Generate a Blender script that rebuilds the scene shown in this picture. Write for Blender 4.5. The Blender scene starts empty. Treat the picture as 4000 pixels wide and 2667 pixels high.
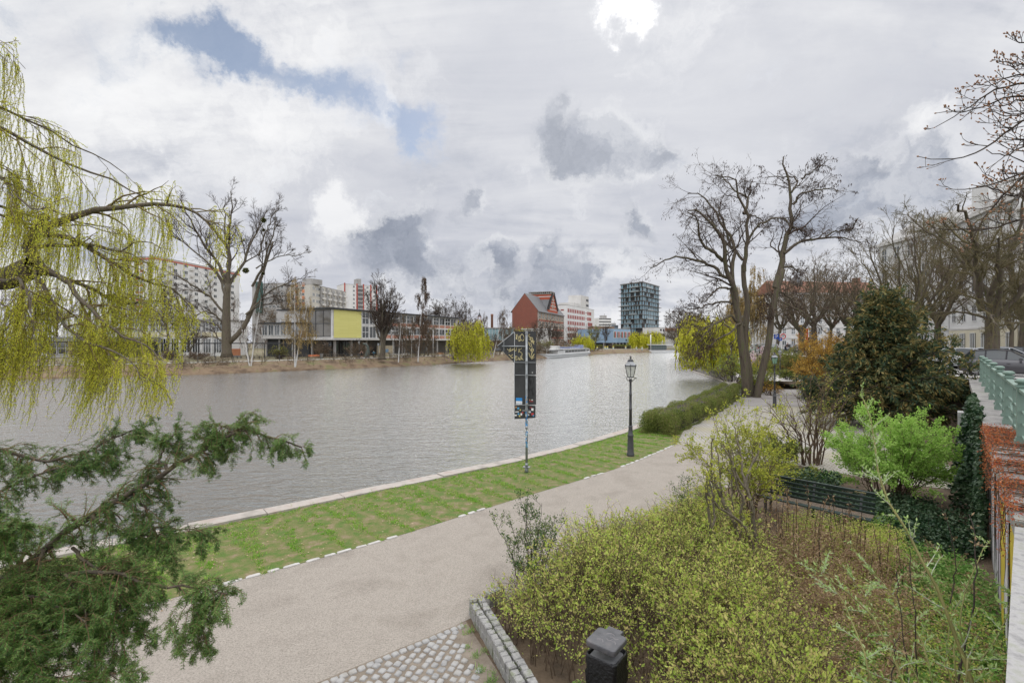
import bpy, math, random
import numpy as np
from mathutils import Vector, Matrix, Quaternion

SC = bpy.context.scene
COL = SC.collection
F, CX, CY, H = 1889.0, 2000.0, 1335.0, 4.6      # focal length and horizon in photo pixels, eye height
PI = math.pi

def at(px, py, D):
    return np.array([(px - CX) / F * D, D, H - (py - CY) / F * D])
def gp(px, py, z=0.0):
    return at(px, py, (H - z) * F / (py - CY))
def zat(py, D):
    return H - (py - CY) / F * D
def xat(px, D):
    return (px - CX) / F * D
def nrm(v):
    return v / np.maximum(np.linalg.norm(v, axis=-1, keepdims=True), 1e-9)
def R_(seed):
    return np.random.default_rng(seed)

# ------------------------------------------------------------------ materials
MATS = {}
def _new(name):
    m = bpy.data.materials.new(name); m.use_nodes = True
    nt = m.node_tree; nt.nodes.clear()
    out = nt.nodes.new('ShaderNodeOutputMaterial')
    MATS[name] = m
    return m, nt, out
def N(nt, kind, **kw):
    n = nt.nodes.new(kind)
    for k, v in kw.items():
        if k.startswith('_'):
            setattr(n, k[1:], v)
        else:
            n.inputs[k.replace('__', ' ')].default_value = v
    return n
def ramp(nt, stops, interp='LINEAR'):
    n = nt.nodes.new('ShaderNodeValToRGB'); cr = n.color_ramp; cr.interpolation = interp
    while len(cr.elements) < len(stops): cr.elements.new(0.5)
    for e, (p, c) in zip(cr.elements, stops):
        e.position = p; e.color = (*c, 1) if len(c) == 3 else c
    return n
def mat(name, c1, c2=None, scale=3.0, rough=0.75, bump=0.0, bscale=30.0, metal=0.0, spec=0.4, c3=None, stretch=None, detail=6, ior=None, lo=.35, hi=.65):
    if name in MATS: return MATS[name]
    m, nt, out = _new(name); L = nt.links.new
    b = N(nt, 'ShaderNodeBsdfPrincipled', Roughness=rough, Metallic=metal)
    b.inputs['Specular IOR Level'].default_value = spec
    if ior: b.inputs['IOR'].default_value = ior
    L(b.outputs[0], out.inputs[0])
    tc = N(nt, 'ShaderNodeTexCoord'); co = tc.outputs['Object']
    if stretch:
        mp = N(nt, 'ShaderNodeMapping'); mp.inputs['Scale'].default_value = stretch
        L(co, mp.inputs[0]); co = mp.outputs[0]
    if c2 is not None:
        nz = N(nt, 'ShaderNodeTexNoise', Scale=scale, Detail=detail, Roughness=0.62); L(co, nz.inputs['Vector'])
        st = [(lo, c1), (hi, c2)] if c3 is None else [(lo - .05, c1), ((lo + hi) / 2, c2), (hi + .05, c3)]
        r = ramp(nt, st); L(nz.outputs[0], r.inputs[0]); L(r.outputs[0], b.inputs['Base Color'])
    else:
        b.inputs['Base Color'].default_value = (*c1, 1)
    if bump:
        n2 = N(nt, 'ShaderNodeTexNoise', Scale=bscale, Detail=5); L(co, n2.inputs['Vector'])
        bp = N(nt, 'ShaderNodeBump', Strength=bump, Distance=0.05); L(n2.outputs[0], bp.inputs['Height']); L(bp.outputs[0], b.inputs['Normal'])
    return m
def leafmat(name, cols, trans=0.35, rough=0.6):
    """colour varies leaf by leaf; light passes through"""
    if name in MATS: return MATS[name]
    m, nt, out = _new(name); L = nt.links.new
    g = N(nt, 'ShaderNodeNewGeometry')
    tc = N(nt, 'ShaderNodeTexCoord'); nz = N(nt, 'ShaderNodeTexNoise', Scale=0.9, Detail=3); L(tc.outputs['Object'], nz.inputs['Vector'])
    ad = N(nt, 'ShaderNodeMath', _operation='MULTIPLY_ADD'); L(nz.outputs[0], ad.inputs[0]); ad.inputs[1].default_value = 1.4; ad.inputs[2].default_value = -0.7
    a2 = N(nt, 'ShaderNodeMath', _operation='ADD', _use_clamp=True); L(g.outputs['Random Per Island'], a2.inputs[0]); L(ad.outputs[0], a2.inputs[1])
    n = len(cols); r = ramp(nt, [(i / max(n - 1, 1), c) for i, c in enumerate(cols)]); L(a2.outputs[0], r.inputs[0])
    d = N(nt, 'ShaderNodeBsdfPrincipled', Roughness=rough); d.inputs['Specular IOR Level'].default_value = 0.25
    t = N(nt, 'ShaderNodeBsdfTranslucent'); L(r.outputs[0], d.inputs['Base Color']); L(r.outputs[0], t.inputs[0])
    mx = N(nt, 'ShaderNodeMixShader'); mx.inputs[0].default_value = trans
    L(d.outputs[0], mx.inputs[1]); L(t.outputs[0], mx.inputs[2]); L(mx.outputs[0], out.inputs[0])
    return m
def brickmat(name, c1, c2, mortar, bw=.25, bh=.075, ms=.012, rough=.85, vertical=True, ang=0.0, wear=None):
    """bricks or slabs on walls (vertical) or on the ground"""
    if name in MATS: return MATS[name]
    m, nt, out = _new(name); L = nt.links.new
    b = N(nt, 'ShaderNodeBsdfPrincipled', Roughness=rough); b.inputs['Specular IOR Level'].default_value = .25
    L(b.outputs[0], out.inputs[0])
    tc = N(nt, 'ShaderNodeTexCoord'); mp = N(nt, 'ShaderNodeMapping')
    mp.inputs['Rotation'].default_value = (0, 0, ang)
    L(tc.outputs['Object'], mp.inputs[0])
    co = mp.outputs[0]
    if vertical:
        s = N(nt, 'ShaderNodeSeparateXYZ'); L(co, s.inputs[0])
        c = N(nt, 'ShaderNodeCombineXYZ')
        L(s.outputs[0], c.inputs[0]); L(s.outputs[2], c.inputs[1]); co = c.outputs[0]
    br = N(nt, 'ShaderNodeTexBrick', Scale=1.0); L(co, br.inputs['Vector'])
    br.inputs['Brick Width'].default_value = bw; br.inputs['Row Height'].default_value = bh; br.inputs['Mortar Size'].default_value = ms
    br.inputs['Color1'].default_value = (*c1, 1); br.inputs['Color2'].default_value = (*c2, 1); br.inputs['Mortar'].default_value = (*mortar, 1)
    col = br.outputs[0]
    if wear:
        nz = N(nt, 'ShaderNodeTexNoise', Scale=wear[1], Detail=7); L(tc.outputs['Object'], nz.inputs['Vector'])
        r = ramp(nt, [(.42, (0, 0, 0)), (.62, (1, 1, 1))]); L(nz.outputs[0], r.inputs[0])
        mx = N(nt, 'ShaderNodeMix', _data_type='RGBA'); mf = N(nt, 'ShaderNodeMath', _operation='MULTIPLY'); mf.inputs[1].default_value = wear[2]
        L(r.outputs[0], mf.inputs[0]); L(mf.outputs[0], mx.inputs[0]); L(col, mx.inputs[6]); mx.inputs[7].default_value = (*wear[0], 1); col = mx.outputs[2]
    L(col, b.inputs['Base Color'])
    bp = N(nt, 'ShaderNodeBump', Strength=.4, Distance=.02); L(br.outputs[1], bp.inputs['Height']); bp.invert = True; L(bp.outputs[0], b.inputs['Normal'])
    return m
def glassmat(name, c, rough=.08, spec=.8, ior=1.6):
    return mat(name, c, rough=rough, spec=spec, ior=ior)

# ------------------------------------------------------------------ mesh builder
ORIGIN = {}
class MB:
    def __init__(s):
        s.V = []; s.n = 0; s.L = []; s.T = []; s.M = []; s.S = []
    def add(s, V, faces, m=0, smooth=False):
        """faces: (n,k) int array or list of index lists"""
        V = np.asarray(V, float).reshape(-1, 3)
        if isinstance(faces, np.ndarray):
            n, k = faces.shape
            s.L.append((faces + s.n).ravel()); s.T.append(np.full(n, k)); s.M.append(np.full(n, m)); s.S.append(np.full(n, smooth))
        else:
            for f in faces:
                s.L.append(np.asarray(f, int) + s.n); s.T.append(np.array([len(f)])); s.M.append(np.array([m])); s.S.append(np.array([smooth]))
        s.V.append(V); s.n += len(V)
    def box(s, c, size, rz=0.0, m=0, bev=0.0, M=None):
        x, y, z = [q / 2 for q in size]
        v = np.array([[sx * x, sy * y, sz * z] for sx in (-1, 1) for sy in (-1, 1) for sz in (-1, 1)])
        f = np.array([[0, 1, 3, 2], [4, 6, 7, 5], [0, 4, 5, 1], [2, 3, 7, 6], [0, 2, 6, 4], [1, 5, 7, 3]])
        if M is not None: v = v @ np.array(M).T
        elif rz:
            ca, sa = math.cos(rz), math.sin(rz); v = v @ np.array([[ca, sa, 0], [-sa, ca, 0], [0, 0, 1]])
        s.add(v + np.asarray(c), f, m)
    def bar(s, p0, p1, w, h, m=0, up=(0, 0, 1)):
        p0, p1 = np.asarray(p0, float), np.asarray(p1, float)
        t = p1 - p0; l = np.linalg.norm(t); t = t / l
        u = np.asarray(up, float)
        if abs(t @ u) > .99: u = np.array([1., 0, 0])
        a = nrm(np.cross(u, t)); b = np.cross(t, a)
        s.box((p0 + p1) / 2, (l, w, h), m=m, M=np.stack([t, a, b], 1))
    def tubes(s, P, R, sides=4, m=0, smooth=True, cap=False):
        P = np.asarray(P, float); R = np.asarray(R, float)
        P = P[None] if P.ndim == 2 else P; R = R[None] if R.ndim == 1 else R
        B, K, _ = P.shape
        T = nrm(np.gradient(P, axis=1))
        mean = nrm(P[:, -1] - P[:, 0] + 1e-6)
        ref = np.where(np.abs(mean[:, 2:3]) > .8, np.array([[1., 0, 0]]), np.array([[0, 0, 1.]]))
        U = nrm(np.cross(T, ref[:, None, :])); W = np.cross(T, U)
        a = np.arange(sides) * 2 * PI / sides
        V = P[:, :, None] + R[:, :, None, None] * (np.cos(a)[None, None, :, None] * U[:, :, None] + np.sin(a)[None, None, :, None] * W[:, :, None])
        i = np.arange(B)[:, None, None] * K * sides; k = np.arange(K - 1)[None, :, None] * sides; j = np.arange(sides)[None, None, :]; j2 = (j + 1) % sides
        f = np.stack([i + k + j, i + k + j2, i + k + sides + j2, i + k + sides + j], -1).reshape(-1, 4)
        s.add(V.reshape(-1, 3), f, m, smooth)
        if cap:
            base = s.n - B * K * sides
            for b in range(B):
                o = b * K * sides
                s.L.append(base + o + np.arange(sides)[::-1]); s.L.append(base + o + (K - 1) * sides + np.arange(sides))
                for _ in (0, 1): s.T.append(np.array([sides])); s.M.append(np.array([m])); s.S.append(np.array([False]))
    def cyl(s, p0, p1, r0, r1=None, n=12, m=0, smooth=True):
        r1 = r0 if r1 is None else r1
        s.tubes(np.array([p0, p1], float), np.array([r0, r1], float), n, m, smooth, cap=True)
    def lathe(s, prof, c, n=16, m=0, smooth=True, rot=0.0):
        """prof: (r,z) list; turned about a vertical axis through c"""
        prof = np.asarray(prof, float); K = len(prof)
        a = np.arange(n) * 2 * PI / n + rot
        V = np.stack([prof[:, 0:1] * np.cos(a), prof[:, 0:1] * np.sin(a), np.repeat(prof[:, 1:2], n, 1)], -1) + np.asarray(c)
        k = np.arange(K - 1)[:, None] * n; j = np.arange(n)[None]; j2 = (j + 1) % n
        f = np.stack([k + j, k + j2, k + n + j2, k + n + j], -1).reshape(-1, 4)
        s.add(V.reshape(-1, 3), f, m, smooth)
        b = s.n - K * n
        s.L.append(b + np.arange(n)[::-1]); s.L.append(b + (K - 1) * n + np.arange(n))
        for _ in (0, 1): s.T.append(np.array([n])); s.M.append(np.array([m])); s.S.append(np.array([False]))
    def prism(s, poly, z0, z1, m=0, mtop=None):
        poly = np.asarray(poly, float); n = len(poly)
        ar = np.sum(poly[:, 0] * np.roll(poly[:, 1], -1) - poly[:, 1] * np.roll(poly[:, 0], -1))
        if ar < 0: poly = poly[::-1]
        V = np.concatenate([np.c_[poly, np.full(n, z0)], np.c_[poly, np.full(n, z1)]])
        s.add(V, [[i, (i + 1) % n, n + (i + 1) % n, n + i] for i in range(n)] + [list(range(n))[::-1]], m)
        s.add(V[n:], [list(range(n))], m if mtop is None else mtop)
    def kites(s, P, D, L, W, m=0, side=None, rng=None, fold=0.0):
        """leaf shaped quads: base at P, pointing along D"""
        n = len(P); D = nrm(D)
        if side is None: side = rng.normal(size=(n, 3))
        S = nrm(np.cross(D, side)); Nn = np.cross(D, S)
        L = np.broadcast_to(L, (n,))[:, None]; W = np.broadcast_to(W, (n,))[:, None]
        V = np.stack([P, P + D * L * .5 + S * W * .5 + Nn * W * fold, P + D * L, P + D * L * .5 - S * W * .5 + Nn * W * fold], 1)
        s.add(V.reshape(-1, 3), np.arange(n * 4).reshape(n, 4), m)
    def sheet(s, poly, z, m=0):
        poly = np.asarray(poly, float)
        ar = np.sum(poly[:, 0] * np.roll(poly[:, 1], -1) - poly[:, 1] * np.roll(poly[:, 0], -1))
        if ar < 0: poly = poly[::-1]
        s.add(np.c_[poly, np.full(len(poly), z)], [list(range(len(poly)))], m)
    def strip(s, A, B, m=0, smooth=False):
        A = np.asarray(A, float); B = np.asarray(B, float); n = len(A)
        i = np.arange(n - 1)
        s.add(np.concatenate([A, B]), np.stack([i, i + 1, n + i + 1, n + i], -1), m, smooth)
    def build(s, name, mats, parent=None, loc=None, sub=None):
        me = bpy.data.meshes.new(name)
        V = np.concatenate(s.V) if s.V else np.zeros((0, 3))
        o0 = np.zeros(3)
        if parent is not None: o0 = ORIGIN.get(parent.name, o0)
        elif loc is not None: o0 = np.asarray(loc, float)
        V = V - o0
        Lp = np.concatenate(s.L).astype(np.int32); T = np.concatenate(s.T).astype(np.int32)
        me.vertices.add(len(V)); me.vertices.foreach_set('co', V.astype(np.float32).ravel())
        me.loops.add(len(Lp)); me.loops.foreach_set('vertex_index', Lp)
        me.polygons.add(len(T)); me.polygons.foreach_set('loop_start', (np.cumsum(T) - T).astype(np.int32))
        me.polygons.foreach_set('material_index', np.concatenate(s.M).astype(np.int32))
        me.polygons.foreach_set('use_smooth', np.concatenate(s.S).astype(bool))
        me.update(calc_edges=True)
        if not isinstance(mats, (list, tuple)): mats = [mats]
        for q in mats: me.materials.append(q)
        o = bpy.data.objects.new(name, me); COL.objects.link(o)
        if parent is not None:
            o.parent = parent; ORIGIN[o.name] = o0
        else:
            o.location = o0; ORIGIN[o.name] = o0
        return o
def tag(o, label=None, cat=None, group=None, kind=None):
    if label: o['label'] = label
    if cat: o['category'] = cat
    if group: o['group'] = group
    if kind: o['kind'] = kind
    return o
def thing(name, label, cat, loc=(0, 0, 0), group=None):
    o = bpy.data.objects.new(name, None); COL.objects.link(o); o.location = loc
    o.empty_display_size = .2
    ORIGIN[o.name] = np.asarray(loc, float)
    return tag(o, label, cat, group)
def structure(mb, name, m):
    return tag(mb.build(name, m), kind='structure')
def dup(root, loc=None, rz=None, sc=None, label=None, group=None):
    r = root.copy(); COL.objects.link(r)
    def rec(a, b):
        for ch in a.children:
            c = ch.copy(); COL.objects.link(c); c.parent = b; rec(ch, c)
    rec(root, r)
    if loc is not None: r.location = loc
    if rz is not None: r.rotation_euler = (0, 0, rz)
    if sc is not None: r.scale = (sc, sc, sc) if np.isscalar(sc) else sc
    if label: r['label'] = label
    if group: r['group'] = group
    return r

# ------------------------------------------------------------------ curves and branching
def resample(pts, K, smooth=True):
    pts = np.asarray(pts, float)
    if smooth and len(pts) > 2:
        p = np.concatenate([2 * pts[:1] - pts[1:2], pts, 2 * pts[-1:] - pts[-2:-1]])
        out = []
        t = np.linspace(0, 1, 9)[:-1, None]
        for i in range(len(pts) - 1):
            a, b, c, d = p[i], p[i + 1], p[i + 2], p[i + 3]
            out.append(.5 * (2 * b + (c - a) * t + (2 * a - 5 * b + 4 * c - d) * t ** 2 + (3 * b - a - 3 * c + d) * t ** 3))
        pts = np.concatenate(out + [pts[-1:]])
    s = np.r_[0, np.cumsum(np.linalg.norm(np.diff(pts, axis=0), axis=1))]
    q = np.linspace(0, s[-1], K)
    return np.stack([np.interp(q, s, pts[:, i]) for i in range(pts.shape[1])], 1)
def limbs(lst, K=14, wob=0.0, rng=None):
    P = np.stack([resample(p, K) for p, _, _ in lst]); R = np.stack([np.linspace(a, b, K) for _, a, b in lst])
    if wob: P[:, 1:] += rng.normal(size=P[:, 1:].shape) * wob
    return P, R
def point_on(P, R, b, t):
    K = P.shape[1]; x = t * (K - 1); i = np.minimum(x.astype(int), K - 2); f = (x - i)[:, None]
    p = P[b, i] * (1 - f) + P[b, i + 1] * f
    tg = nrm(P[b, i + 1] - P[b, i]); r = R[b, i] * (1 - f[:, 0]) + R[b, i + 1] * f[:, 0]
    return p, tg, r
def plen(P):
    return np.linalg.norm(np.diff(P, axis=1), axis=2).sum(1)
def spawn(P, R, n, rng, t0=.2, t1=1.0, ang=(30, 65), ln=.45, K=6, wob=.18, trop=(0, 0, .15), curve=(0, 0, 0), rr=.6, rtip=.004, taper=.55, labs=None, rmin=.004):
    B = len(P)
    n_each = np.full(B, n) if np.isscalar(n) else np.asarray(n)
    b = np.repeat(np.arange(B), n_each); C = len(b)
    t = t0 + (t1 - t0) * rng.random(C)
    p, tg, r = point_on(P, R, b, t)
    u = rng.normal(size=(C, 3)); u = nrm(u - (u * tg).sum(1, keepdims=True) * tg)
    a = np.radians(rng.uniform(*ang, C))[:, None]
    d = nrm(np.cos(a) * tg + np.sin(a) * u + np.asarray(trop))
    L0 = (plen(P)[b] * ln if labs is None else np.full(C, labs)) * (1 - taper * (t - t0) / max(t1 - t0, 1e-6)) * rng.uniform(.65, 1.25, C)
    out = np.zeros((C, K, 3)); out[:, 0] = p
    st = (L0 / (K - 1))[:, None]
    for k in range(1, K):
        d = nrm(d + rng.normal(size=(C, 3)) * wob + np.asarray(curve))
        out[:, k] = out[:, k - 1] + d * st
    r0 = np.maximum(r * rr, rmin)
    Ro = r0[:, None] + (np.minimum(rtip, r0) - r0)[:, None] * np.linspace(0, 1, K)[None]
    return out, Ro
def sample(P, rng, n, t0=0.0, t1=1.0, byl=True):
    w = plen(P); b = rng.choice(len(P), n, p=w / w.sum()) if byl else rng.integers(0, len(P), n)
    t = rng.uniform(t0, t1, n)
    p, tg, _ = point_on(P, np.zeros(P.shape[:2]), b, t)
    return p, tg
def leaves(mb, P, rng, n, L, W, m=0, jit=.02, up=(0, 0, 0), spread=1.0, t0=0.1, t1=1.0, fold=0.0):
    p, tg = sample(P, rng, n, t0, t1)
    d = nrm(tg * .6 + rng.normal(size=(n, 3)) * spread * .6 + np.asarray(up))
    s = rng.uniform(.6, 1.25, n)
    mb.kites(p + rng.normal(size=(n, 3)) * jit, d, L * s, W * s, m, rng=rng, fold=fold)
# ------------------------------------------------------------------ camera, sun, sky
cam = bpy.data.cameras.new('camera'); cam.lens = 17.0; cam.sensor_width = 36.0; cam.clip_start = .05; cam.clip_end = 6000
camo = bpy.data.objects.new('camera', cam); COL.objects.link(camo)
camo.location = (0, 0, H); camo.rotation_euler = (PI / 2, 0, 0)
SC.camera = camo
SC.view_settings.view_transform = 'Standard'; SC.view_settings.look = 'None'; SC.view_settings.gamma = 1.0
SC.view_settings.exposure = 0.14
SUN_AZ, SUN_EL = math.radians(13.7), math.radians(33.0)
sd = Vector((math.sin(SUN_AZ) * math.cos(SUN_EL), math.cos(SUN_AZ) * math.cos(SUN_EL), math.sin(SUN_EL)))
sl = bpy.data.lights.new('sun', 'SUN'); sl.energy = .8; sl.angle = math.radians(70); sl.color = (1, .95, .87)
slo = bpy.data.objects.new('sun', sl); COL.objects.link(slo); slo.location = (0, 0, 60); slo.rotation_euler = sd.to_track_quat('Z', 'Y').to_euler()

def make_world():
    w = bpy.data.worlds.new('World'); SC.world = w; w.use_nodes = True
    nt = w.node_tree; nt.nodes.clear(); L = nt.links.new
    out = nt.nodes.new('ShaderNodeOutputWorld')
    tc = N(nt, 'ShaderNodeTexCoord'); d0 = tc.outputs['Generated']
    def M(op, a, b=None, c=None, clamp=False):
        n = nt.nodes.new('ShaderNodeMath'); n.operation = op; n.use_clamp = clamp
        for i, q in enumerate((a, b, c)):
            if q is None: continue
            if hasattr(q, 'is_linked'): L(q, n.inputs[i])
            else: n.inputs[i].default_value = q
        return n.outputs[0]
    def VM(op, a, b=None, s=None):
        n = nt.nodes.new('ShaderNodeVectorMath'); n.operation = op
        for i, q in enumerate((a, b)):
            if q is None: continue
            if hasattr(q, 'is_linked'): L(q, n.inputs[i])
            else: n.inputs[i].default_value = q
        if s is not None: n.inputs['Scale'].default_value = s
        return n.outputs['Value'] if op == 'DOT_PRODUCT' else n.outputs['Vector']
    def noise(v, sc, det=6, rough=.58, col=False, dist=0.0):
        n = N(nt, 'ShaderNodeTexNoise', Scale=sc, Detail=det, Roughness=rough, Distortion=dist); L(v, n.inputs['Vector'])
        return n.outputs['Color'] if col else n.outputs['Fac']
    def sstep(x, a, b):
        n = N(nt, 'ShaderNodeMapRange', _interpolation_type='SMOOTHSTEP'); L(x, n.inputs[0])
        n.inputs['From Min'].default_value = a; n.inputs['From Max'].default_value = b
        return n.outputs[0]
    # wind-torn edges: the direction is warped by noise before any cloud is looked up
    w1 = VM('SCALE', VM('SUBTRACT', noise(d0, 3.2, 4, .6, True), (.5, .5, .5)), s=.12)
    w2 = VM('SCALE', VM('SUBTRACT', noise(d0, 9, 9, .66, True), (.5, .5, .5)), s=.17)
    dw = VM('NORMALIZE', VM('ADD', VM('ADD', d0, w1), w2))
    def blobs(lst, q=.62):
        acc = None
        for px, py, r, wt in lst:
            c = Vector(((px - CX) / F, 1, (CY - py) / F)).normalized()
            sg = q * r / F
            e = M('MULTIPLY', M('EXPONENT', M('MULTIPLY', M('SUBTRACT', VM('DOT_PRODUCT', dw, tuple(c)), 1.0), 1 / sg ** 2)), wt)
            acc = e if acc is None else M('ADD', acc, e)
        return acc
    def mix(f, a, b):
        n = N(nt, 'ShaderNodeMix', _data_type='RGBA', _clamp_factor=True)
        for k_, q in ((0, f), (6, a), (7, b)):
            if hasattr(q, 'is_linked'): L(q, n.inputs[k_])
            else: n.inputs[k_].default_value = q if k_ == 0 else (*q, 1)
        return n.outputs[2]
    sx = N(nt, 'ShaderNodeSeparateXYZ'); L(d0, sx.inputs[0]); x, y, z = sx.outputs
    zz = M('ADD', M('MAXIMUM', z, 0.0), .26)
    pl = N(nt, 'ShaderNodeCombineXYZ'); L(M('DIVIDE', x, zz), pl.inputs[0]); L(M('DIVIDE', y, zz), pl.inputs[1])
    mp = N(nt, 'ShaderNodeMapping'); mp.inputs['Rotation'].default_value = (0, 0, math.radians(38)); mp.inputs['Scale'].default_value = (.8, 2.2, 1); L(pl.outputs[0], mp.inputs[0])
    streak = noise(mp.outputs[0], 1.1, 9, .6, dist=.5)
    billow = noise(pl.outputs[0], 2.2, 10, .62, dist=.3)
    fine = noise(dw, 12, 9, .66)
    # pale veil in streaks, thinner and thicker
    v = M('ADD', M('MULTIPLY', streak, .55), M('ADD', M('MULTIPLY', billow, .30), M('MULTIPLY', fine, .15)))
    veil = ramp(nt, [(.35, (.38, .41, .49)), (.43, (.54, .56, .615)), (.49, (.68, .69, .725)), (.55, (.79, .795, .81)), (.63, (.91, .91, .91))]); L(v, veil.inputs[0])
    # middle grey layer clouds: wide and soft
    md = blobs([(2250, 330, 330, .55), (2900, 300, 330, .45), (1900, 200, 300, .4), (3300, 700, 420, .6), (2700, 900, 260, .4), (1700, 1120, 380, .7), (2150, 1150, 300, .6), (1250, 1080, 300, .5), (1000, 760, 300, .25), (1500, 700, 300, .3), (250, 80, 260, .35), (3700, 250, 260, .35), (2520, 760, 200, .3)], .75)
    mm = sstep(M('ADD', md, M('MULTIPLY', M('SUBTRACT', M('ADD', M('MULTIPLY', billow, .6), M('MULTIPLY', fine, .4)), .5), 1.5)), .10, .95)
    c1 = mix(M('MULTIPLY', mm, .62), veil.outputs[0], (.46, .48, .55))
    # darker cumulus, each with a torn bright upper rim and a grey base
    dk = blobs([(2160, 520, 90, .7), (2260, 600, 120, 1.05), (2400, 640, 130, 1.05), (2560, 600, 85, .95), (2190, 390, 60, .5), (2370, 540, 80, .6), (1820, 745, 66, .95), (1760, 830, 50, .45), (1950, 955, 75, 1.1), (1990, 985, 50, .8), (2160, 1000, 85, 1.0), (2260, 1070, 100, 1.1), (2330, 1120, 60, .8), (2420, 1030, 62, 1.0),
                (1640, 715, 60, .6), (1560, 880, 80, .8), (1480, 930, 90, .9), (1370, 900, 60, .6), (1640, 1000, 110, .8), (1760, 1090, 150, .75), (1980, 1110, 130, .75), (1500, 1060, 120, .75), (2130, 1170, 110, .65), (2500, 870, 85, .85), (3580, 590, 130, .85), (3660, 680, 80, .5), (3320, 800, 150, .75), (3480, 800, 110, .6), (3150, 930, 150, .75)])
    dmask = sstep(M('ADD', dk, M('MULTIPLY', M('SUBTRACT', M('ADD', M('MULTIPLY', fine, .7), M('MULTIPLY', billow, .3)), .5), 2.1)), .12, 1.12)
    rim = M('MULTIPLY', M('MULTIPLY', dmask, M('SUBTRACT', 1.0, dmask)), 4.0)
    body = ramp(nt, [(.36, (.22, .25, .315)), (.5, (.33, .36, .43)), (.62, (.53, .55, .60))]); L(noise(dw, 7.5, 8, .66), body.inputs[0])
    c2 = mix(M('MULTIPLY', dmask, .86), c1, body.outputs[0])
    up = sstep(noise(VM('ADD', dw, (0, 0, .02)), 8, 5, .6), .42, .60)
    c2 = mix(M('MULTIPLY', M('MULTIPLY', rim, up), .34), c2, (.93, .93, .935))
    # bright white cumulus tops, and the thin place before the sun
    br = blobs([(1330, 800, 60, .8), (1290, 850, 60, .6), (1500, 450, 55, .9), (1400, 880, 60, .6), (3540, 500, 80, .7), (3700, 430, 80, .6), (1700, 1200, 160, .5), (2150, 990, 40, .4), (1300, 960, 120, .5), (2350, 1240, 200, .5), (1500, 1150, 130, .45), (3000, 1000, 150, .3), (700, 480, 420, .55), (1150, 130, 260, .35), (1650, 330, 180, .35), (2050, 700, 140, .3), (2650, 170, 200, .5), (1850, 620, 120, .35), (2300, 760, 160, .35), (2120, 930, 60, .4), (1230, 480, 260, .4)])
    bm = sstep(M('ADD', br, M('MULTIPLY', M('SUBTRACT', fine, .5), 1.6)), .25, 1.0)
    c3 = mix(M('MULTIPLY', bm, .72), c2, (.90, .90, .905))
    sg = blobs([(2455, 20, 62, .8), (2440, -40, 80, .6), (2500, 90, 40, .3)]); glow = blobs([(2460, 60, 520, .5)], .75)
    c4 = mix(M('MULTIPLY', glow, .42), c3, (1.0, 1.0, 1.0)); c4 = mix(sstep(sg, .10, 1.25), c4, (1.9, 1.87, 1.82))
    class _O: outputs = {2: c4}
    mx4 = _O
    k = M('ADD', M('ADD', 1.0, M('MULTIPLY', sstep(z, .60, .95), ZENITH_FILL)), M('MULTIPLY', sstep(y, .15, -.5), BEHIND_FILL))
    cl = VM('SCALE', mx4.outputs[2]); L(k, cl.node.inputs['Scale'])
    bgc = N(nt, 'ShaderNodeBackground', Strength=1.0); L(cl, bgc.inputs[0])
    # clear sky behind the gaps
    sky = nt.nodes.new('ShaderNodeTexSky'); sky.sky_type = 'NISHITA'; sky.sun_disc = False; sky.sun_elevation = SUN_EL; sky.sun_rotation = SUN_AZ
    sky.dust_density = .6; sky.air_density = 1.0; sky.ozone_density = 1.6
    bgs = N(nt, 'ShaderNodeBackground', Strength=.085); L(sky.outputs[0], bgs.inputs[0])
    gap = blobs([(640, 40, 60, .55), (760, 90, 80, 1.0), (880, 160, 85, 1.2), (960, 210, 70, 1.0), (1060, 270, 60, .9), (1150, 310, 60, .85), (1260, 350, 70, .8), (1380, 390, 80, .8), (1470, 450, 70, .55), (1580, 510, 75, .8), (1660, 560, 70, .75), (1720, 580, 50, .5), (1570, 590, 70, .5), (1590, 250, 50, .6), (120, 60, 160, .35), (420, 190, 90, .3)])
    gm = sstep(M('ADD', gap, M('MULTIPLY', M('SUBTRACT', fine, .5), 2.0)), .15, 1.35)
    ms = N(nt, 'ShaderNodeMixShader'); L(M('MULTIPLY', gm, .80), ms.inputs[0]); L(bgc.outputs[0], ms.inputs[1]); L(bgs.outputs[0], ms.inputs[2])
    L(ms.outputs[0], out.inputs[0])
    w.cycles.sampling_method = 'MANUAL'; w.cycles.sample_map_resolution = 512
ZENITH_FILL, BEHIND_FILL = 2.2, .9  # out-of-view sky overhead and behind the camera brightened, added to light the scene
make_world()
SC.cycles.max_bounces = 6; SC.cycles.diffuse_bounces = 3; SC.cycles.glossy_bounces = 3; SC.cycles.transparent_max_bounces = 4; SC.cycles.transmission_bounces = 3
SC.cycles.caustics_reflective = False; SC.cycles.caustics_refractive = False
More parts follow.
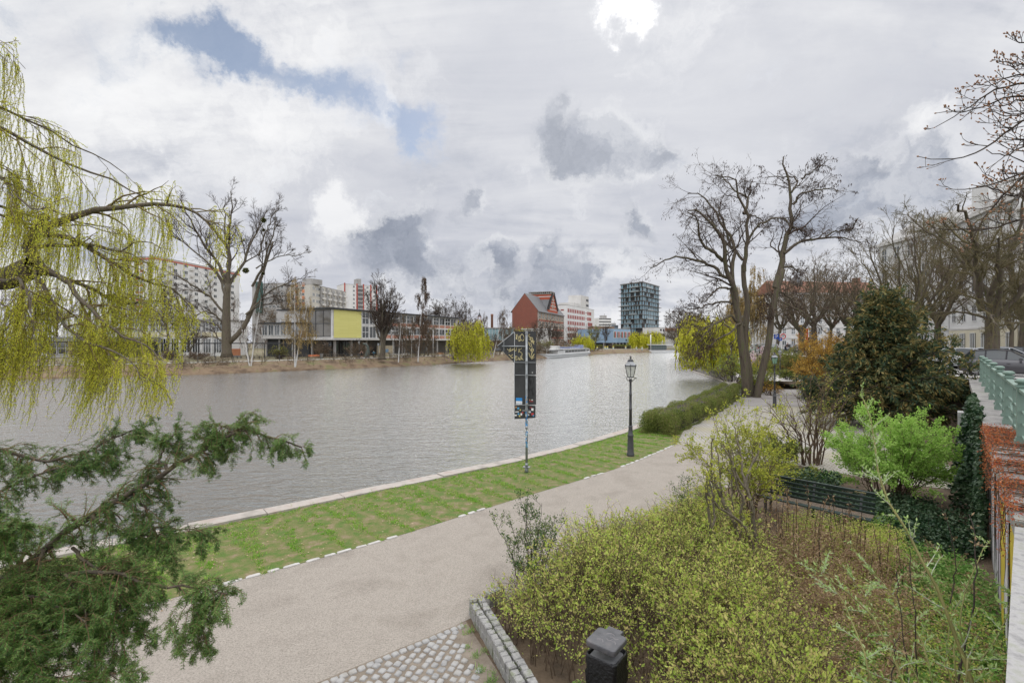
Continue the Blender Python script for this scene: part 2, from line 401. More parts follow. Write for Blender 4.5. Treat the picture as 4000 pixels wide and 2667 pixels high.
# ------------------------------------------------------------------ lie of the land
WATER_Z = -0.8
Q = resample([(-60, -34), (-40, -16), (-24, -2), (-15.5, 5.6), (-7.56, 11.9), (-3.5, 15.3), (.5, 18.7), (3.2, 21.4), (5.6, 24.1), (8.5, 28), (12, 33), (16, 39.3), (20.8, 47), (27, 57)], 160)
QF = resample([(27, 57), (36.6, 104), (44, 124), (62, 150), (100, 185), (160, 215), (320, 270)], 60)
PL = resample([(-46, -26), (-15, 1.2), (-9, 6.3), (-5.6, 9.05), (-3.1, 11.07), (0, 14), (2.97, 16.7), (4.8, 18.6), (7.4, 21.7)], 90)
PR = resample([(-40, -27), (-12, -1.8), (-6.4, 3.4), (-2.62, 6.52), (-.72, 8.0), (2.5, 11.1), (5.7, 14), (10.1, 19)], 90)
W_ = resample([(-420, -60), (-200, 25), (-120, 54), (-72, 68), (-52, 78), (-36, 93), (-27, 102), (-18, 113), (-7, 131), (0, 140), (10, 153), (28, 190), (50, 219), (66, 237), (105, 262), (180, 300), (360, 370)], 150)
WALL0, WALLD = np.array([5.19, 4.98]), nrm(np.array([.677, .737]))
WALLN = np.array([WALLD[1], -WALLD[0]])          # points to the street
def wl(s, off=0.0, z=None):
    p = WALL0 + WALLD * s + WALLN * off
    return p if z is None else np.array([p[0], p[1], z])
def z3(A, z):
    return np.c_[A, np.full(len(A), z)]
def offset(A, d):
    t = nrm(np.gradient(A, axis=0)); n = np.stack([-t[:, 1], t[:, 0]], 1)
    return A + n * d

def water_material():
    m, nt, out = _new('canal water'); L = nt.links.new
    b = N(nt, 'ShaderNodeBsdfGlossy', Roughness=.05); b.inputs['Color'].default_value = (.95, .96, .97, 1)
    d = N(nt, 'ShaderNodeBsdfDiffuse'); d.inputs['Color'].default_value = (.06, .072, .068, 1)
    fr = N(nt, 'ShaderNodeFresnel', IOR=1.36); fk = N(nt, 'ShaderNodeMath', _operation='MULTIPLY', _use_clamp=True); L(fr.outputs[0], fk.inputs[0]); fk.inputs[1].default_value = WATER_K
    mx = nt.nodes.new('ShaderNodeMixShader'); L(fk.outputs[0], mx.inputs[0]); L(d.outputs[0], mx.inputs[1]); L(b.outputs[0], mx.inputs[2]); L(mx.outputs[0], out.inputs[0])
    tc = N(nt, 'ShaderNodeTexCoord')
    hs = []
    for rot, st, sc, det, am in ((20, (1, 2.3, 1), .6, 4, .9), (-14, (1, 2.2, 1), 1.9, 5, .62), (12, (1, 2.2, 1), 5.0, 4, .20)):
        mp = N(nt, 'ShaderNodeMapping'); mp.inputs['Rotation'].default_value = (0, 0, math.radians(rot)); mp.inputs['Scale'].default_value = st
        L(tc.outputs['Object'], mp.inputs[0])
        nz = N(nt, 'ShaderNodeTexNoise', Scale=sc, Detail=det, Roughness=.6, Distortion=.4); L(mp.outputs[0], nz.inputs['Vector'])
        q = N(nt, 'ShaderNodeMath', _operation='MULTIPLY'); L(nz.outputs[0], q.inputs[0]); q.inputs[1].default_value = am; hs.append(q.outputs[0])
    a = N(nt, 'ShaderNodeMath', _operation='ADD'); L(hs[0], a.inputs[0]); L(hs[1], a.inputs[1])
    a2 = N(nt, 'ShaderNodeMath', _operation='ADD'); L(a.outputs[0], a2.inputs[0]); L(hs[2], a2.inputs[1])
    bp = N(nt, 'ShaderNodeBump', Strength=1.0, Distance=WATER_BUMP); L(a2.outputs[0], bp.inputs['Height']); L(bp.outputs[0], b.inputs['Normal']); L(bp.outputs[0], fr.inputs['Normal'])
    return m
WATER_K, WATER_BUMP = 2.8, .17
M_SOIL = mat('garden soil', (.05, .036, .025), (.12, .085, .055), 2.2, .95, .6, 18, c3=(.17, .125, .085))
M_GRAVEL = mat('sandy gravel path', (.245, .215, .182), (.315, .28, .24), .9, .95, .5, 55, c3=(.28, .248, .212), detail=12, lo=.34, hi=.66)
def gravel():
    nt = M_GRAVEL.node_tree; L = nt.links.new
    b = [n for n in nt.nodes if n.type == 'BSDF_PRINCIPLED'][0]; src = b.inputs['Base Color'].links[0].from_socket
    tc = [n for n in nt.nodes if n.type == 'TEX_COORD'][0]
    n2 = N(nt, 'ShaderNodeTexNoise', Scale=42.0, Detail=3, Roughness=.8); L(tc.outputs['Object'], n2.inputs['Vector'])
    r = ramp(nt, [(.32, (.62, .60, .58)), (.5, (1, 1, 1)), (.7, (1.28, 1.27, 1.26))]); L(n2.outputs[0], r.inputs[0])
    mx = N(nt, 'ShaderNodeMix', _data_type='RGBA', _blend_type='MULTIPLY'); mx.inputs[0].default_value = 1.0
    L(src, mx.inputs[6]); L(r.outputs[0], mx.inputs[7]); L(mx.outputs[2], b.inputs['Base Color'])
gravel()
M_GRASS_G = mat('thin grass ground', (.085, .14, .024), (.15, .15, .05), 3.4, .95, .6, 40, c3=(.24, .18, .115), detail=12, lo=.44, hi=.62)
M_GRANITE = mat('pale granite', (.26, .235, .205), (.40, .36, .32), 1.6, .8, .25, 60, c3=(.33, .255, .215), detail=9)
M_COBBLE = mat('grey granite setts', (.21, .205, .20), (.36, .35, .335), 3.5, .8, .35, 45, c3=(.30, .275, .24), detail=8)
M_QUAYWALL = mat('stained quay stone', (.10, .09, .075), (.26, .24, .21), .7, .9, .4, 14, c3=(.36, .33, .29), stretch=(1, 1, 2.2), detail=10)
M_PLAZA = brickmat('pale park paving', (.40, .38, .35), (.33, .31, .285), (.21, .19, .15), .22, .16, .022, vertical=False, ang=.75, wear=((.30, .27, .17), .5, .55))
M_ASPH = mat('grey park asphalt', (.20, .185, .17), (.29, .27, .25), .6, .9, .2, 60, detail=10)
M_STREET = brickmat('street cobbles', (.26, .25, .245), (.19, .185, .18), (.11, .105, .10), .2, .16, .02, vertical=False, ang=.8)
M_WALK = mat('street pavement slabs', (.33, .315, .30), (.42, .40, .38), .8, .9, .2, 40)
M_BANK = mat('leaf littered bank', (.10, .067, .042), (.20, .14, .088), .45, .95, .8, 6, c3=(.13, .13, .05), detail=12, lo=.40, hi=.62)
M_FARLAWN = mat('far lawn and earth', (.10, .115, .04), (.19, .15, .10), .09, .95, .3, 8, c3=(.12, .14, .045), detail=10)
M_FARPATH = mat('far asphalt path', (.33, .325, .32), (.42, .41, .40), .3, .9)
M_LAWN = mat('mown lawn', (.07, .17, .03), (.13, .22, .05), .4, .95, .4, 25, detail=9)

# water
m = MB(); m.sheet([(-900, -120), (900, -120), (900, 700), (-900, 700)], WATER_Z); structure(m, 'water', water_material())
# near ground, one sheet out to the horizon behind and to the right
m = MB(); far = np.concatenate([Q, QF[1:]])
m.sheet(np.concatenate([far, [(2500, 400), (2500, -1500), (-900, -1500), (-200, -150)]]), 0.0)
structure(m, 'ground', M_SOIL)
# path, grass verge
m = MB(); m.strip(z3(PR, .006), z3(PL, .006)); structure(m, 'path', M_GRAVEL)
m = MB(); Lx = resample(np.concatenate([PL, [(9.2, 25.5), (13, 31), (17, 37)]]), 110); m.strip(z3(Lx, .010), z3(resample(Q[:136], 110), .010)); structure(m, 'grass_verge', M_GRASS_G)
# stone quay along the near bank: wall with a coping of long granite blocks
quay = thing('quay_wall', 'low granite quay wall with pale coping blocks between grass verge and water', 'quay wall', (Q[80][0], Q[80][1], 0))
m = MB()
Qw = offset(Q, .40)
m.strip(z3(Qw, -1.6), z3(Qw, -.14)); m.build('wall_face', M_QUAYWALL, quay)
m = MB(); rq = R_(3)
s = np.r_[0, np.cumsum(np.linalg.norm(np.diff(Q, axis=0), axis=1))]; pos = 0
while pos < s[-1] - .2:
    l = rq.uniform(1.35, 2.1); a, b_ = pos + .012, min(pos + l, s[-1]) - .012; pos += l
    ss = np.array([a, (a + b_) / 2, b_]); C = np.stack([np.interp(ss, s, Q[:, i]) for i in (0, 1)], 1)
    Oo = np.stack([np.interp(ss, s, offset(Q, .47)[:, i]) for i in (0, 1)], 1)
    h = rq.normal(0, .012) + .05
    m.strip(z3(C, h), z3(Oo, h)); m.strip(z3(Oo, h), z3(Oo, -.17)); m.strip(z3(C, -.05), z3(C, h))
    for e in (0, 2):
        v = np.array([[*C[e], -.1], [*Oo[e], -.1], [*Oo[e], h], [*C[e], h]]); m.add(v, np.array([[0, 1, 2, 3]]))
m.build('coping', M_GRANITE, quay)
# higher stone wall farther along the bank
qf = thing('embankment_wall', 'weathered grey stone embankment wall curving along the right bank beyond the tall tree', 'embankment wall', (30, 70, -.8))
m = MB(); A = QF[:34]; Qb = offset(A, -.5)
m.strip(z3(A, -1.6), z3(A, .52)); m.build('wall_face', M_QUAYWALL, qf)
m = MB(); A2 = offset(A, .06); m.strip(z3(A2, .52), z3(A2, .74)); m.strip(z3(A2, .74), z3(Qb, .74)); m.strip(z3(Qb, .74), z3(Qb, .3))
i0 = np.array([[*A2[0], -1.6], [*Qb[0], -1.6], [*Qb[0], .74], [*A2[0], .74]]); m.add(i0, np.array([[0, 1, 2, 3]]))
m.build('coping', M_GRANITE, qf)
m = MB(); m.strip(z3(offset(A, .25), -.79), z3(A, -.72)); m.strip(z3(offset(A, .25), -1.2), z3(offset(A, .25), -.79)); m.build('footing', M_GRANITE, qf)
# raised lawn behind that wall, rising to the street
S_EDGE = resample([(24, 25.8), (27.5, 34), (31, 45), (36, 60), (42, 78), (48, 104), (56, 128), (76, 152), (112, 190), (170, 222), (330, 276)], 70)
k = np.linspace(0, 1, 60); Aq = resample(np.concatenate([[(19.3, 44)], QF + [0, 0]]), 60); Aq = offset(Aq, -.45)
Sq = resample(S_EDGE[8:], 60)
mid = Aq * .55 + Sq * .45; mid2 = Aq * .2 + Sq * .8
zz = np.clip(np.arange(60) / 7, 0, 1)
m = MB(); cols = [np.c_[Aq, .014 + .64 * zz], np.c_[mid, .014 + .72 * zz], np.c_[mid2, .05 + 1.15 * zz], np.c_[Sq, .05 + 2.62 * np.clip(np.arange(60) / 2, 0, 1)]]
for a, b_ in zip(cols[:-1], cols[1:]): m.strip(b_, a, smooth=True)
structure(m, 'park_slope', M_LAWN)
# paved square, dark cross path and pale path beyond
m = MB(); m.sheet([(7.3, 21.5), (9.3, 19.4), (11.2, 17.2), (12.4, 15.6), (14.0, 14.9), (16, 17.5), (18.5, 23), (24.5, 34.2), (14.0, 34.2), (11.0, 28.8), (8.7, 24.6)], .014); structure(m, 'paved_square', M_PLAZA)
m = MB(); m.sheet([(13.8, 34.2), (24.5, 34.2), (27.2, 38.5), (29, 46.5), (21.5, 46.5), (18, 42)], .018); structure(m, 'asphalt_path', M_ASPH)
m = MB(); m.sheet([(22.4, 46.5), (29, 46.5), (30, 52), (31.5, 58), (34.5, 66), (32.2, 66.5), (27.5, 59), (24.5, 53)], .80); m2 = MB()
structure(m, 'far_paved_path', mat('sandy far path', (.44, .415, .385), (.52, .49, .46), .5, .9))
m2.strip(np.array([[21.9, 46.3, .02], [29.0, 46.3, .02]]), np.array([[22.4, 46.52, .80], [29.0, 46.52, .80]])) if False else None
# loose edging stones between path and grass
m = MB(); re_ = R_(5); sp = np.r_[0, np.cumsum(np.linalg.norm(np.diff(PL, axis=0), axis=1))]
def edge_stone(a, l, w, h):
    p = np.array([np.interp(a, sp, PL[:, i]) for i in (0, 1)]); q = np.array([np.interp(a + .1, sp, PL[:, i]) for i in (0, 1)])
    t = math.atan2(*(q - p)[::-1]) + re_.normal(0, .05)
    n = 8; an = np.arange(n) * 2 * PI / n + .39
    sx = np.sign(np.cos(an)) * np.abs(np.cos(an)) ** .45 * l / 2 * re_.uniform(.85, 1.1, n); sy = np.sign(np.sin(an)) * np.abs(np.sin(an)) ** .45 * w / 2 * re_.uniform(.8, 1.1, n)
    ca, sa = math.cos(t), math.sin(t)
    base = np.c_[p[0] + sx * ca - sy * sa, p[1] + sx * sa + sy * ca]; c = base.mean(0)
    V = np.concatenate([np.c_[base, np.zeros(n)], np.c_[c + (base - c) * .93, np.full(n, h)]])
    m.add(V, [[i, (i + 1) % n, n + (i + 1) % n, n + i] for i in range(n)] + [list(range(n, 2 * n))])
a = 0
while a < sp[-1] - .4:
    p = np.array([np.interp(a, sp, PL[:, i]) for i in (0, 1)])
    l = re_.uniform(.22, .36)
    gap = (-2.6 < p[0] < 2.3 and not (-1.35 < p[0] < -.65)) or (3.6 < p[0] < 4.0)
    if not gap and re_.random() > .05: edge_stone(a, l, re_.uniform(.09, .13), re_.uniform(.018, .032))
    a += l + re_.uniform(.03, .10)
structure(m, 'path_edging', mat('white edging stone', (.38, .36, .335), (.50, .48, .455), 4, .85))
# cobbled corner beside the planted bed: every sett laid as geometry on one sheet of sand
CORN = np.array([(-2.62, 6.52), (-.76, 7.95), (-.02, 6.35), (.45, 5.2), (1.0, 3.6), (-1, 2.2), (-6.4, 3.4)])
m = MB(); m.sheet(CORN, .010); structure(m, 'paving_bed', mat('sandy joints', (.15, .12, .09), (.25, .21, .165), 3, .95, .5, 40))
m = MB(); rc = R_(8)
def sett(c, ang, l, w, h):
    n = 8; an = np.arange(n) * 2 * PI / n + PI / 8
    sx = np.sign(np.cos(an)) * np.abs(np.cos(an)) ** .4 * l / 2 * rc.uniform(.86, 1.08, n); sy = np.sign(np.sin(an)) * np.abs(np.sin(an)) ** .4 * w / 2 * rc.uniform(.86, 1.08, n)
    ca, sa = math.cos(ang), math.sin(ang)
    b = np.c_[c[0] + sx * ca - sy * sa, c[1] + sx * sa + sy * ca]
    t1 = np.array(c) + (b - c) * .97; t2 = np.array(c) + (b - c) * .80
    V = np.concatenate([np.c_[b, np.full(n, 0)], np.c_[t1, np.full(n, h * .6)], np.c_[t2, np.full(n, h) + rc.normal(0, .002, n)]])
    m.add(V, [[r * n + i, r * n + (i + 1) % n, (r + 1) * n + (i + 1) % n, (r + 1) * n + i] for r in (0, 1) for i in range(n)] + [list(range(2 * n, 3 * n))], 0, True)
def inside(p, poly):
    x, y = p; r = False; j = len(poly) - 1
    for i in range(len(poly)):
        if (poly[i][1] > y) != (poly[j][1] > y) and x < (poly[j][0] - poly[i][0]) * (y - poly[i][1]) / (poly[j][1] - poly[i][1]) + poly[i][0]: r = not r
        j = i
    return r
d1 = nrm(np.array([.79, .61])); n1 = np.array([d1[1], -d1[0]])
e0 = np.array([-6.4, 3.55])
for i in range(62):                                   # border row along the gravel
    c = e0 + d1 * (i * .125) + n1 * .06
    if c[0] < -.78: sett(c, math.atan2(d1[1], d1[0]) + rc.normal(0, .06), .115, .105, .034)
ga = 1.25
for i in range(-70, 70):
    for j in range(-70, 70):
        q = np.array([i * .136 + (j % 2) * .05, j * .128 + .02 * math.sin(i * .5)]) + rc.normal(0, .009, 2)
        c = np.array([-1.2, 5.4]) + np.array([q[0] * math.cos(ga) - q[1] * math.sin(ga), q[0] * math.sin(ga) + q[1] * math.cos(ga)])
        cs = c - n1 * .16
        d_wall = (c - np.array([-.65, 8.16])) @ nrm(np.array([-2.03, -.81]))
        if inside(cs, CORN) and inside(c, CORN) and d_wall > .20 + rc.random() * .25 and c[1] > 2.8: sett(c, ga + rc.normal(0, .09), rc.uniform(.095, .118), rc.uniform(.09, .112), rc.uniform(.024, .034))
structure(m, 'cobbled_pavement', M_COBBLE)
# street on the high side of the wall
m = MB(); Sl = np.concatenate([[wl(-20, .95)], [wl(0, .95)], [wl(24.5, .95)], S_EDGE[3:]])
m.sheet(np.concatenate([Sl, [(1500, 300), (1500, -900), (-60, -60)]]), 2.66); structure(m, 'street', M_STREET)
m = MB(); n_ = len(S_EDGE); So = offset(S_EDGE, -3.2); m.strip(z3(So, 2.70), z3(S_EDGE, 2.70)); m.strip(z3(So, 2.6), z3(So, 2.70)); structure(m, 'street_pavement', M_WALK)
# far bank: slope of leaf litter, asphalt path, lawn reaching the horizon
m = MB(); rb = R_(12)
rows = [(-.6, -1.4), (0, -.86), (.25, -.55), (2.0, .12), (4.2, .62), (6.2, .88)]
B = [np.c_[offset(W_, o), np.full(150, z_) + (rb.normal(0, .05, 150) if 0 < o < 6 else 0)] for o, z_ in rows]
for a_, b_ in zip(B[:-1], B[1:]): m.strip(b_, a_, smooth=True)
structure(m, 'river_bank', M_BANK)
m = MB(); c0 = np.array([0, 20.0]); e1 = offset(W_, 6.2)
e2 = offset(W_, 30); e3 = c0 + (e2 - c0) * 12
m.strip(z3(e2, .88), z3(e1, .88)); m.strip(z3(e3, .88), z3(e2, .88)); structure(m, 'far_ground', M_FARLAWN)
m = MB(); m.strip(z3(offset(W_, 9.6), .90), z3(offset(W_, 6.9), .90)); structure(m, 'far_path', M_FARPATH)
# ------------------------------------------------------------------ trees
BARK = mat('grey brown bark', (.055, .042, .03), (.13, .105, .078), 2.5, .95, .8, 9, stretch=(3, 3, .5), c3=(.10, .105, .055), detail=9)
BARK_D = mat('dark bark', (.022, .017, .013), (.055, .043, .032), 3, .95, .7, 10, stretch=(3, 3, .5))
BARK_MOSS = mat('mossy furrowed bark', (.05, .038, .028), (.12, .095, .07), 2.2, .95, 1.0, 8, stretch=(4, 4, .4), c3=(.085, .10, .03), detail=9)
BARK_BIRCH = mat('white birch bark', (.07, .06, .05), (.50, .48, .45), 2.4, .8, .2, 10, c3=(.60, .58, .55), stretch=(1, 1, 3), lo=.30, hi=.48)
TWIG = mat('twigs', (.045, .033, .025), (.095, .07, .052), .8, .95)
TWIG_TAN = mat('tan twigs', (.10, .075, .05), (.19, .145, .095), .8, .95)
TWIG_OLIVE = mat('olive twigs', (.085, .072, .032), (.17, .14, .07), .8, .95)
WILLOWTWIG = mat('willow twigs', (.16, .12, .045), (.26, .20, .07), 1, .9)
LF_WILLOW = leafmat('young willow leaves', [(.46, .50, .05), (.66, .66, .06), (.80, .74, .10), (.52, .62, .08)], .55)
LF_WILLOW_F = leafmat('far willow leaves', [(.44, .47, .04), (.64, .64, .045), (.76, .72, .09)], .5)
LF_CATKIN = leafmat('golden catkins', [(.24, .17, .065), (.38, .27, .10), (.50, .37, .15)], .35)
LF_BROWN = leafmat('brown hanging twigs', [(.07, .045, .03), (.13, .085, .055), (.17, .12, .08)], .2)
LF_POD = leafmat('brown seed pods', [(.022, .011, .008), (.05, .024, .015), (.08, .042, .026)], .1)
LF_SPRING = leafmat('fresh spring leaves', [(.16, .22, .035), (.28, .32, .05), (.40, .40, .07)], .4)

def bez(a, b, c, n=8):
    t = np.linspace(0, 1, n)[:, None]; a, b, c = map(lambda q: np.asarray(q, float), (a, b, c))
    return a * (1 - t) ** 2 + 2 * b * t * (1 - t) + c * t ** 2
def finish_tree(root, trunk_batches, crown_batches, bark, twig, ts=9, cs=4, leaf=None, crown_name='crown', sides=None):
    m = MB()
    for i, (P, R) in enumerate(trunk_batches): m.tubes(P, R, ts if i == 0 else 6, cap=i == 0)
    m.build('trunk', bark, root)
    m = MB()
    for i, (P, R) in enumerate(crown_batches): m.tubes(P, R, 5 if i == 0 else (sides or 3))
    mats = [twig]
    if leaf: leaf(m, 1); mats.append(leaf.mat)
    m.build(crown_name, mats, root)
def bare_tree(name, label, loc, h, spread, tr, seed, fork=.28, nl=8, lv=(8, 7, 6), bark=BARK, twig=TWIG, up=.25, lean=(0, 0), group=None, cat='bare tree', twigr=.012, leader=True, leaf=None, droop=0.0, lens=(.5, .46, .5), low=.0, wob=.16):
    r = R_(seed); root = thing(name, label, cat, loc, group); o = np.asarray(loc, float)
    hx = np.array([lean[0], lean[1], 0])
    top = o + hx + [0, 0, h * .97]
    tp = [o + [0, 0, -.1], o + hx * .1 + [r.normal(0, .02) * h, r.normal(0, .02) * h, h * fork], o + hx * .5 + [r.normal(0, .03) * h, r.normal(0, .03) * h, h * .62], top]
    if not leader: tp = tp[:2] + [o + hx * .3 + [0, 0, h * (fork + .08)]]
    Pt, Rt = limbs([(tp, tr, tr * (.12 if leader else .7))], 14)
    Rt[:, 0] *= 1.45; Rt[:, 1] *= 1.08
    ll = []
    for i in range(nl):
        az = (i + r.uniform(-.3, .3)) / nl * 2 * PI * (1 if nl > 4 else 1) + seed
        t = fork + low + (r.random() ** 1.2) * (.45 if leader else .06)
        if not leader: t = fork * r.uniform(.9, 1.05)
        st = o + hx * t + [0, 0, h * t]
        idx = min(int(t / (.97 if leader else fork + .08) * 13), 13); st = Pt[0, idx]
        zt = h * min(1.0, (t + r.uniform(.35, .62)) if leader else r.uniform(.72, 1.0)) - droop * h * r.random()
        sp = spread * r.uniform(.65, 1.0) * (1 - .55 * max(0, t - .4)) * (math.sqrt(max(.15, 1 - (zt / h) ** 3)) if not leader else 1)
        en = o + hx * .8 + [math.cos(az) * sp, math.sin(az) * sp, zt]
        md = st + (en - st) * [.62, .62, .32] + r.normal(0, .03 * h, 3)
        ll.append((bez(st, md, en), tr * r.uniform(.26, .44) * (1 if leader else 1.2), tr * .05))
    P1, R1 = limbs(ll, 12, h * .006, r)
    base = (np.concatenate([P1]), np.concatenate([R1]))
    A = spawn(*base, lv[0] + 2, r, .12, 1, (28, 62), lens[0], 8, wob, (0, 0, up), rr=.5, rtip=twigr, curve=(0, 0, up * .18 - droop * .2))
    if leader:
        A0 = spawn(Pt, Rt, lv[0] * 2, r, fork, 1, (35, 70), .34, 8, wob, (0, 0, up), rr=.5, rtip=tr * .03, curve=(0, 0, up * .18))
        A = (np.concatenate([A[0], A0[0]]), np.concatenate([A[1], A0[1]]))
    Bt = spawn(*A, lv[1], r, .15, 1, (25, 60), lens[1], 6, wob, (0, 0, up * .6), rr=.5, rtip=twigr * .7, rmin=twigr * .9, curve=(0, 0, up * .1 - droop * .3))
    Ct = spawn(*Bt, lv[2] * 2, r, .1, 1, (22, 58), lens[2], 4, wob, (0, 0, up * .5), rr=.7, rtip=twigr * .45, rmin=twigr * .62, curve=(0, 0, -droop * .4))
    if leaf: leaf.P = Ct[0]; leaf.r = r
    finish_tree(root, [(Pt, Rt), (P1, R1)], [A, Bt, Ct], bark, twig, leaf=leaf)
    return root
class Leaf:
    def __init__(s, mt, n, L, W, **kw): s.mat = mt; s.n = n; s.L = L; s.W = W; s.kw = kw
    def __call__(s, m, mi): leaves(m, s.P, s.r, s.n, s.L, s.W, mi, **s.kw)
def gfar(px, D, z=.88):
    return np.array([xat(px, D), D, z])

# ---- weeping willow, seen whole, far off
def willow(name, label, loc, h, spread, seed, n=420, drop=1.0, trunk_r=.35, lean=(0, 0), lw=.16, mt=None, group=None, bottom=.4, ll=.5):
    r = R_(seed); root = thing(name, label, 'willow', loc, group); o = np.asarray(loc, float); L3 = np.array([lean[0], lean[1], 0])
    top = o + L3 + [0, 0, h * .62]
    Pt, Rt = limbs([([o - [0, 0, .1], o + L3 * .35 + [0, 0, h * .25], top], trunk_r, trunk_r * .5)], 10); Rt[:, 0] *= 1.35
    ls = []
    for i in range(14):
        az = i / 14 * 2 * PI + r.uniform(-.25, .25); sp = spread * r.uniform(.55, 1.0)
        st = Pt[0, r.integers(4, 10)]
        qq = sp / spread; en = o + L3 * 1.3 + [math.cos(az) * sp, math.sin(az) * sp, h * (.92 - .42 * qq ** 2) * r.uniform(.85, 1.05)]
        md = (st + en) / 2; md[2] = h * r.uniform(.9, 1.12) + o[2]
        ls.append((bez(st, md, en), trunk_r * .4, .03))
    P1, R1 = limbs(ls, 10, .05 * spread / 4, r)
    P2, R2 = spawn(P1, R1, 9, r, .2, 1, (25, 70), .5, 6, .25, (0, 0, .35), rr=.5, rtip=.012, curve=(0, 0, -.12))
    PP = np.concatenate([P2, P1[:, [0, 2, 4, 6, 8, 9]]])
    st, tg = sample(PP, r, n, .15, 1)
    out = (st - (o + L3)) * [1, 1, 0]; d = nrm(out + tg * [1, 1, 0] * spread * .4 + 1e-4)
    Lz = np.maximum((st[:, 2] - o[2] - bottom) * np.minimum(r.uniform(.25, 1.15, n), 1.0) * drop, .4)
    K = 7; t = np.linspace(0, 1, K)
    S = np.zeros((n, K, 3))
    S[:, :, :2] = st[:, None, :2] + d[:, None, :2] * (1 - np.exp(-3.2 * t))[None, :, None] * (spread * .10) + r.normal(0, .05, (n, 1, 2)) * t[None, :, None] * 2
    S[:, :, 2] = st[:, None, 2] - Lz[:, None] * t[None] ** 1.15
    m = MB(); m.tubes(Pt, Rt, 8); m.tubes(P1, R1, 5); m.build('trunk', BARK, root)
    m = MB(); m.tubes(P2, R2, 3, 0); m.tubes(S, np.full((n, K), .012), 3, 0)
    q, tg = sample(S, r, n * 11, .02, 1.0)
    dd = nrm(tg + r.normal(0, .25, q.shape)); m.kites(q + r.normal(0, .05, q.shape), dd, r.uniform(.6, 1.3, len(q)) * ll, r.uniform(.6, 1.3, len(q)) * lw, 1, rng=r)
    m.build('crown', [WILLOWTWIG, mt or LF_WILLOW_F], root)
    return root

# ---- birch with hanging twigs
def birch(name, label, loc, h, seed, mt=LF_BROWN, n=260, stems=((0, 0),), spread=2.2, lw=.07, ll=.5, tr=.13, dens=9, group=None, hang=1.6):
    r = R_(seed); root = thing(name, label, 'birch', loc, group); o = np.asarray(loc, float)
    TP = []
    for i, (lx, ly) in enumerate(stems):
        hh = h * (1 if i == 0 else r.uniform(.82, .95))
        TP.append(([o + [lx * .03, ly * .03, -.1], o + [lx * .35, ly * .35, hh * .35], o + [lx * .7 + r.normal(0, .1), ly * .7, hh * .7], o + [lx, ly, hh]], tr, .012))
    Pt, Rt = limbs(TP, 14)
    P1, R1 = spawn(Pt, Rt, 30, r, .25, .98, (30, 60), .0, 7, .12, (0, 0, .4), rr=.4, rtip=.012, labs=spread, curve=(0, 0, -.13), rmin=.015, taper=.7)
    P2, R2 = spawn(P1, R1, 5, r, .2, 1, (25, 70), .5, 5, .18, (0, 0, 0), rr=.6, rtip=.008, rmin=.009, curve=(0, 0, -.25))
    st, tg = sample(np.concatenate([P2, P1[:, [0, 2, 3, 5, 6]]]), r, n * len(stems), .3, 1)
    K = 5; t = np.linspace(0, 1, K); nn = len(st); Lz = r.uniform(.3, 1.1, nn) * hang
    S = st[:, None] + tg[:, None] * [1, 1, .2] * (1 - np.exp(-3 * t))[None, :, None] * .3
    S[:, :, 2] -= Lz[:, None] * t[None] ** 1.2
    m = MB(); m.tubes(Pt, Rt, 7); m.build('trunk', BARK_BIRCH, root)
    m = MB(); m.tubes(P1, R1, 4); m.tubes(P2, R2, 3); m.tubes(S, np.full((nn, K), .009), 3)
    q, tg = sample(S, r, nn * dens, .1, 1); m.kites(q + r.normal(0, .03, q.shape), nrm(tg + r.normal(0, .35, q.shape)), r.uniform(.5, 1.2, len(q)) * ll, r.uniform(.6, 1.3, len(q)) * lw, 1, rng=r)
    m.build('crown', [TWIG if mt is LF_BROWN else TWIG_TAN, mt], root)
    return root

# ================= far bank, left to right
GB = 'bare trees on the far bank'
bare_tree('bare_tree', 'bare grey tree on far bank behind the left end of the willow curtain', gfar(75, 104), 17, 8, .34, 21, nl=8, lv=(8, 6, 5), twig=TWIG_TAN, group=GB, twigr=.025)
bare_tree('bare_tree', 'bare brownish tree on far bank behind the flat roofed pavilion and willow', gfar(235, 132), 17, 9, .34, 22, nl=8, lv=(8, 6, 5), twig=TWIG_TAN, group=GB, twigr=.03)
bare_tree('bare_tree', 'slender bare tree on far bank before the white high-rise, close left of the big tree', gfar(648, 108), 16.5, 5.5, .36, 24, nl=6, lv=(7, 6, 5), group=GB, twigr=.022, fork=.3)
bare_tree('bare_tree', 'short spreading bare tree before the windowed school wing, under the big tree', gfar(742, 107), 8.5, 5.5, .2, 25, nl=7, lv=(7, 6, 4), group=GB, twigr=.022, fork=.2, leader=False)
bare_tree('bare_tree', 'bare brown tree far behind, between high-rise and apartment slab', gfar(1110, 150), 20, 7, .3, 26, nl=8, lv=(7, 6, 5), group=GB, twigr=.03, twig=TWIG_TAN)
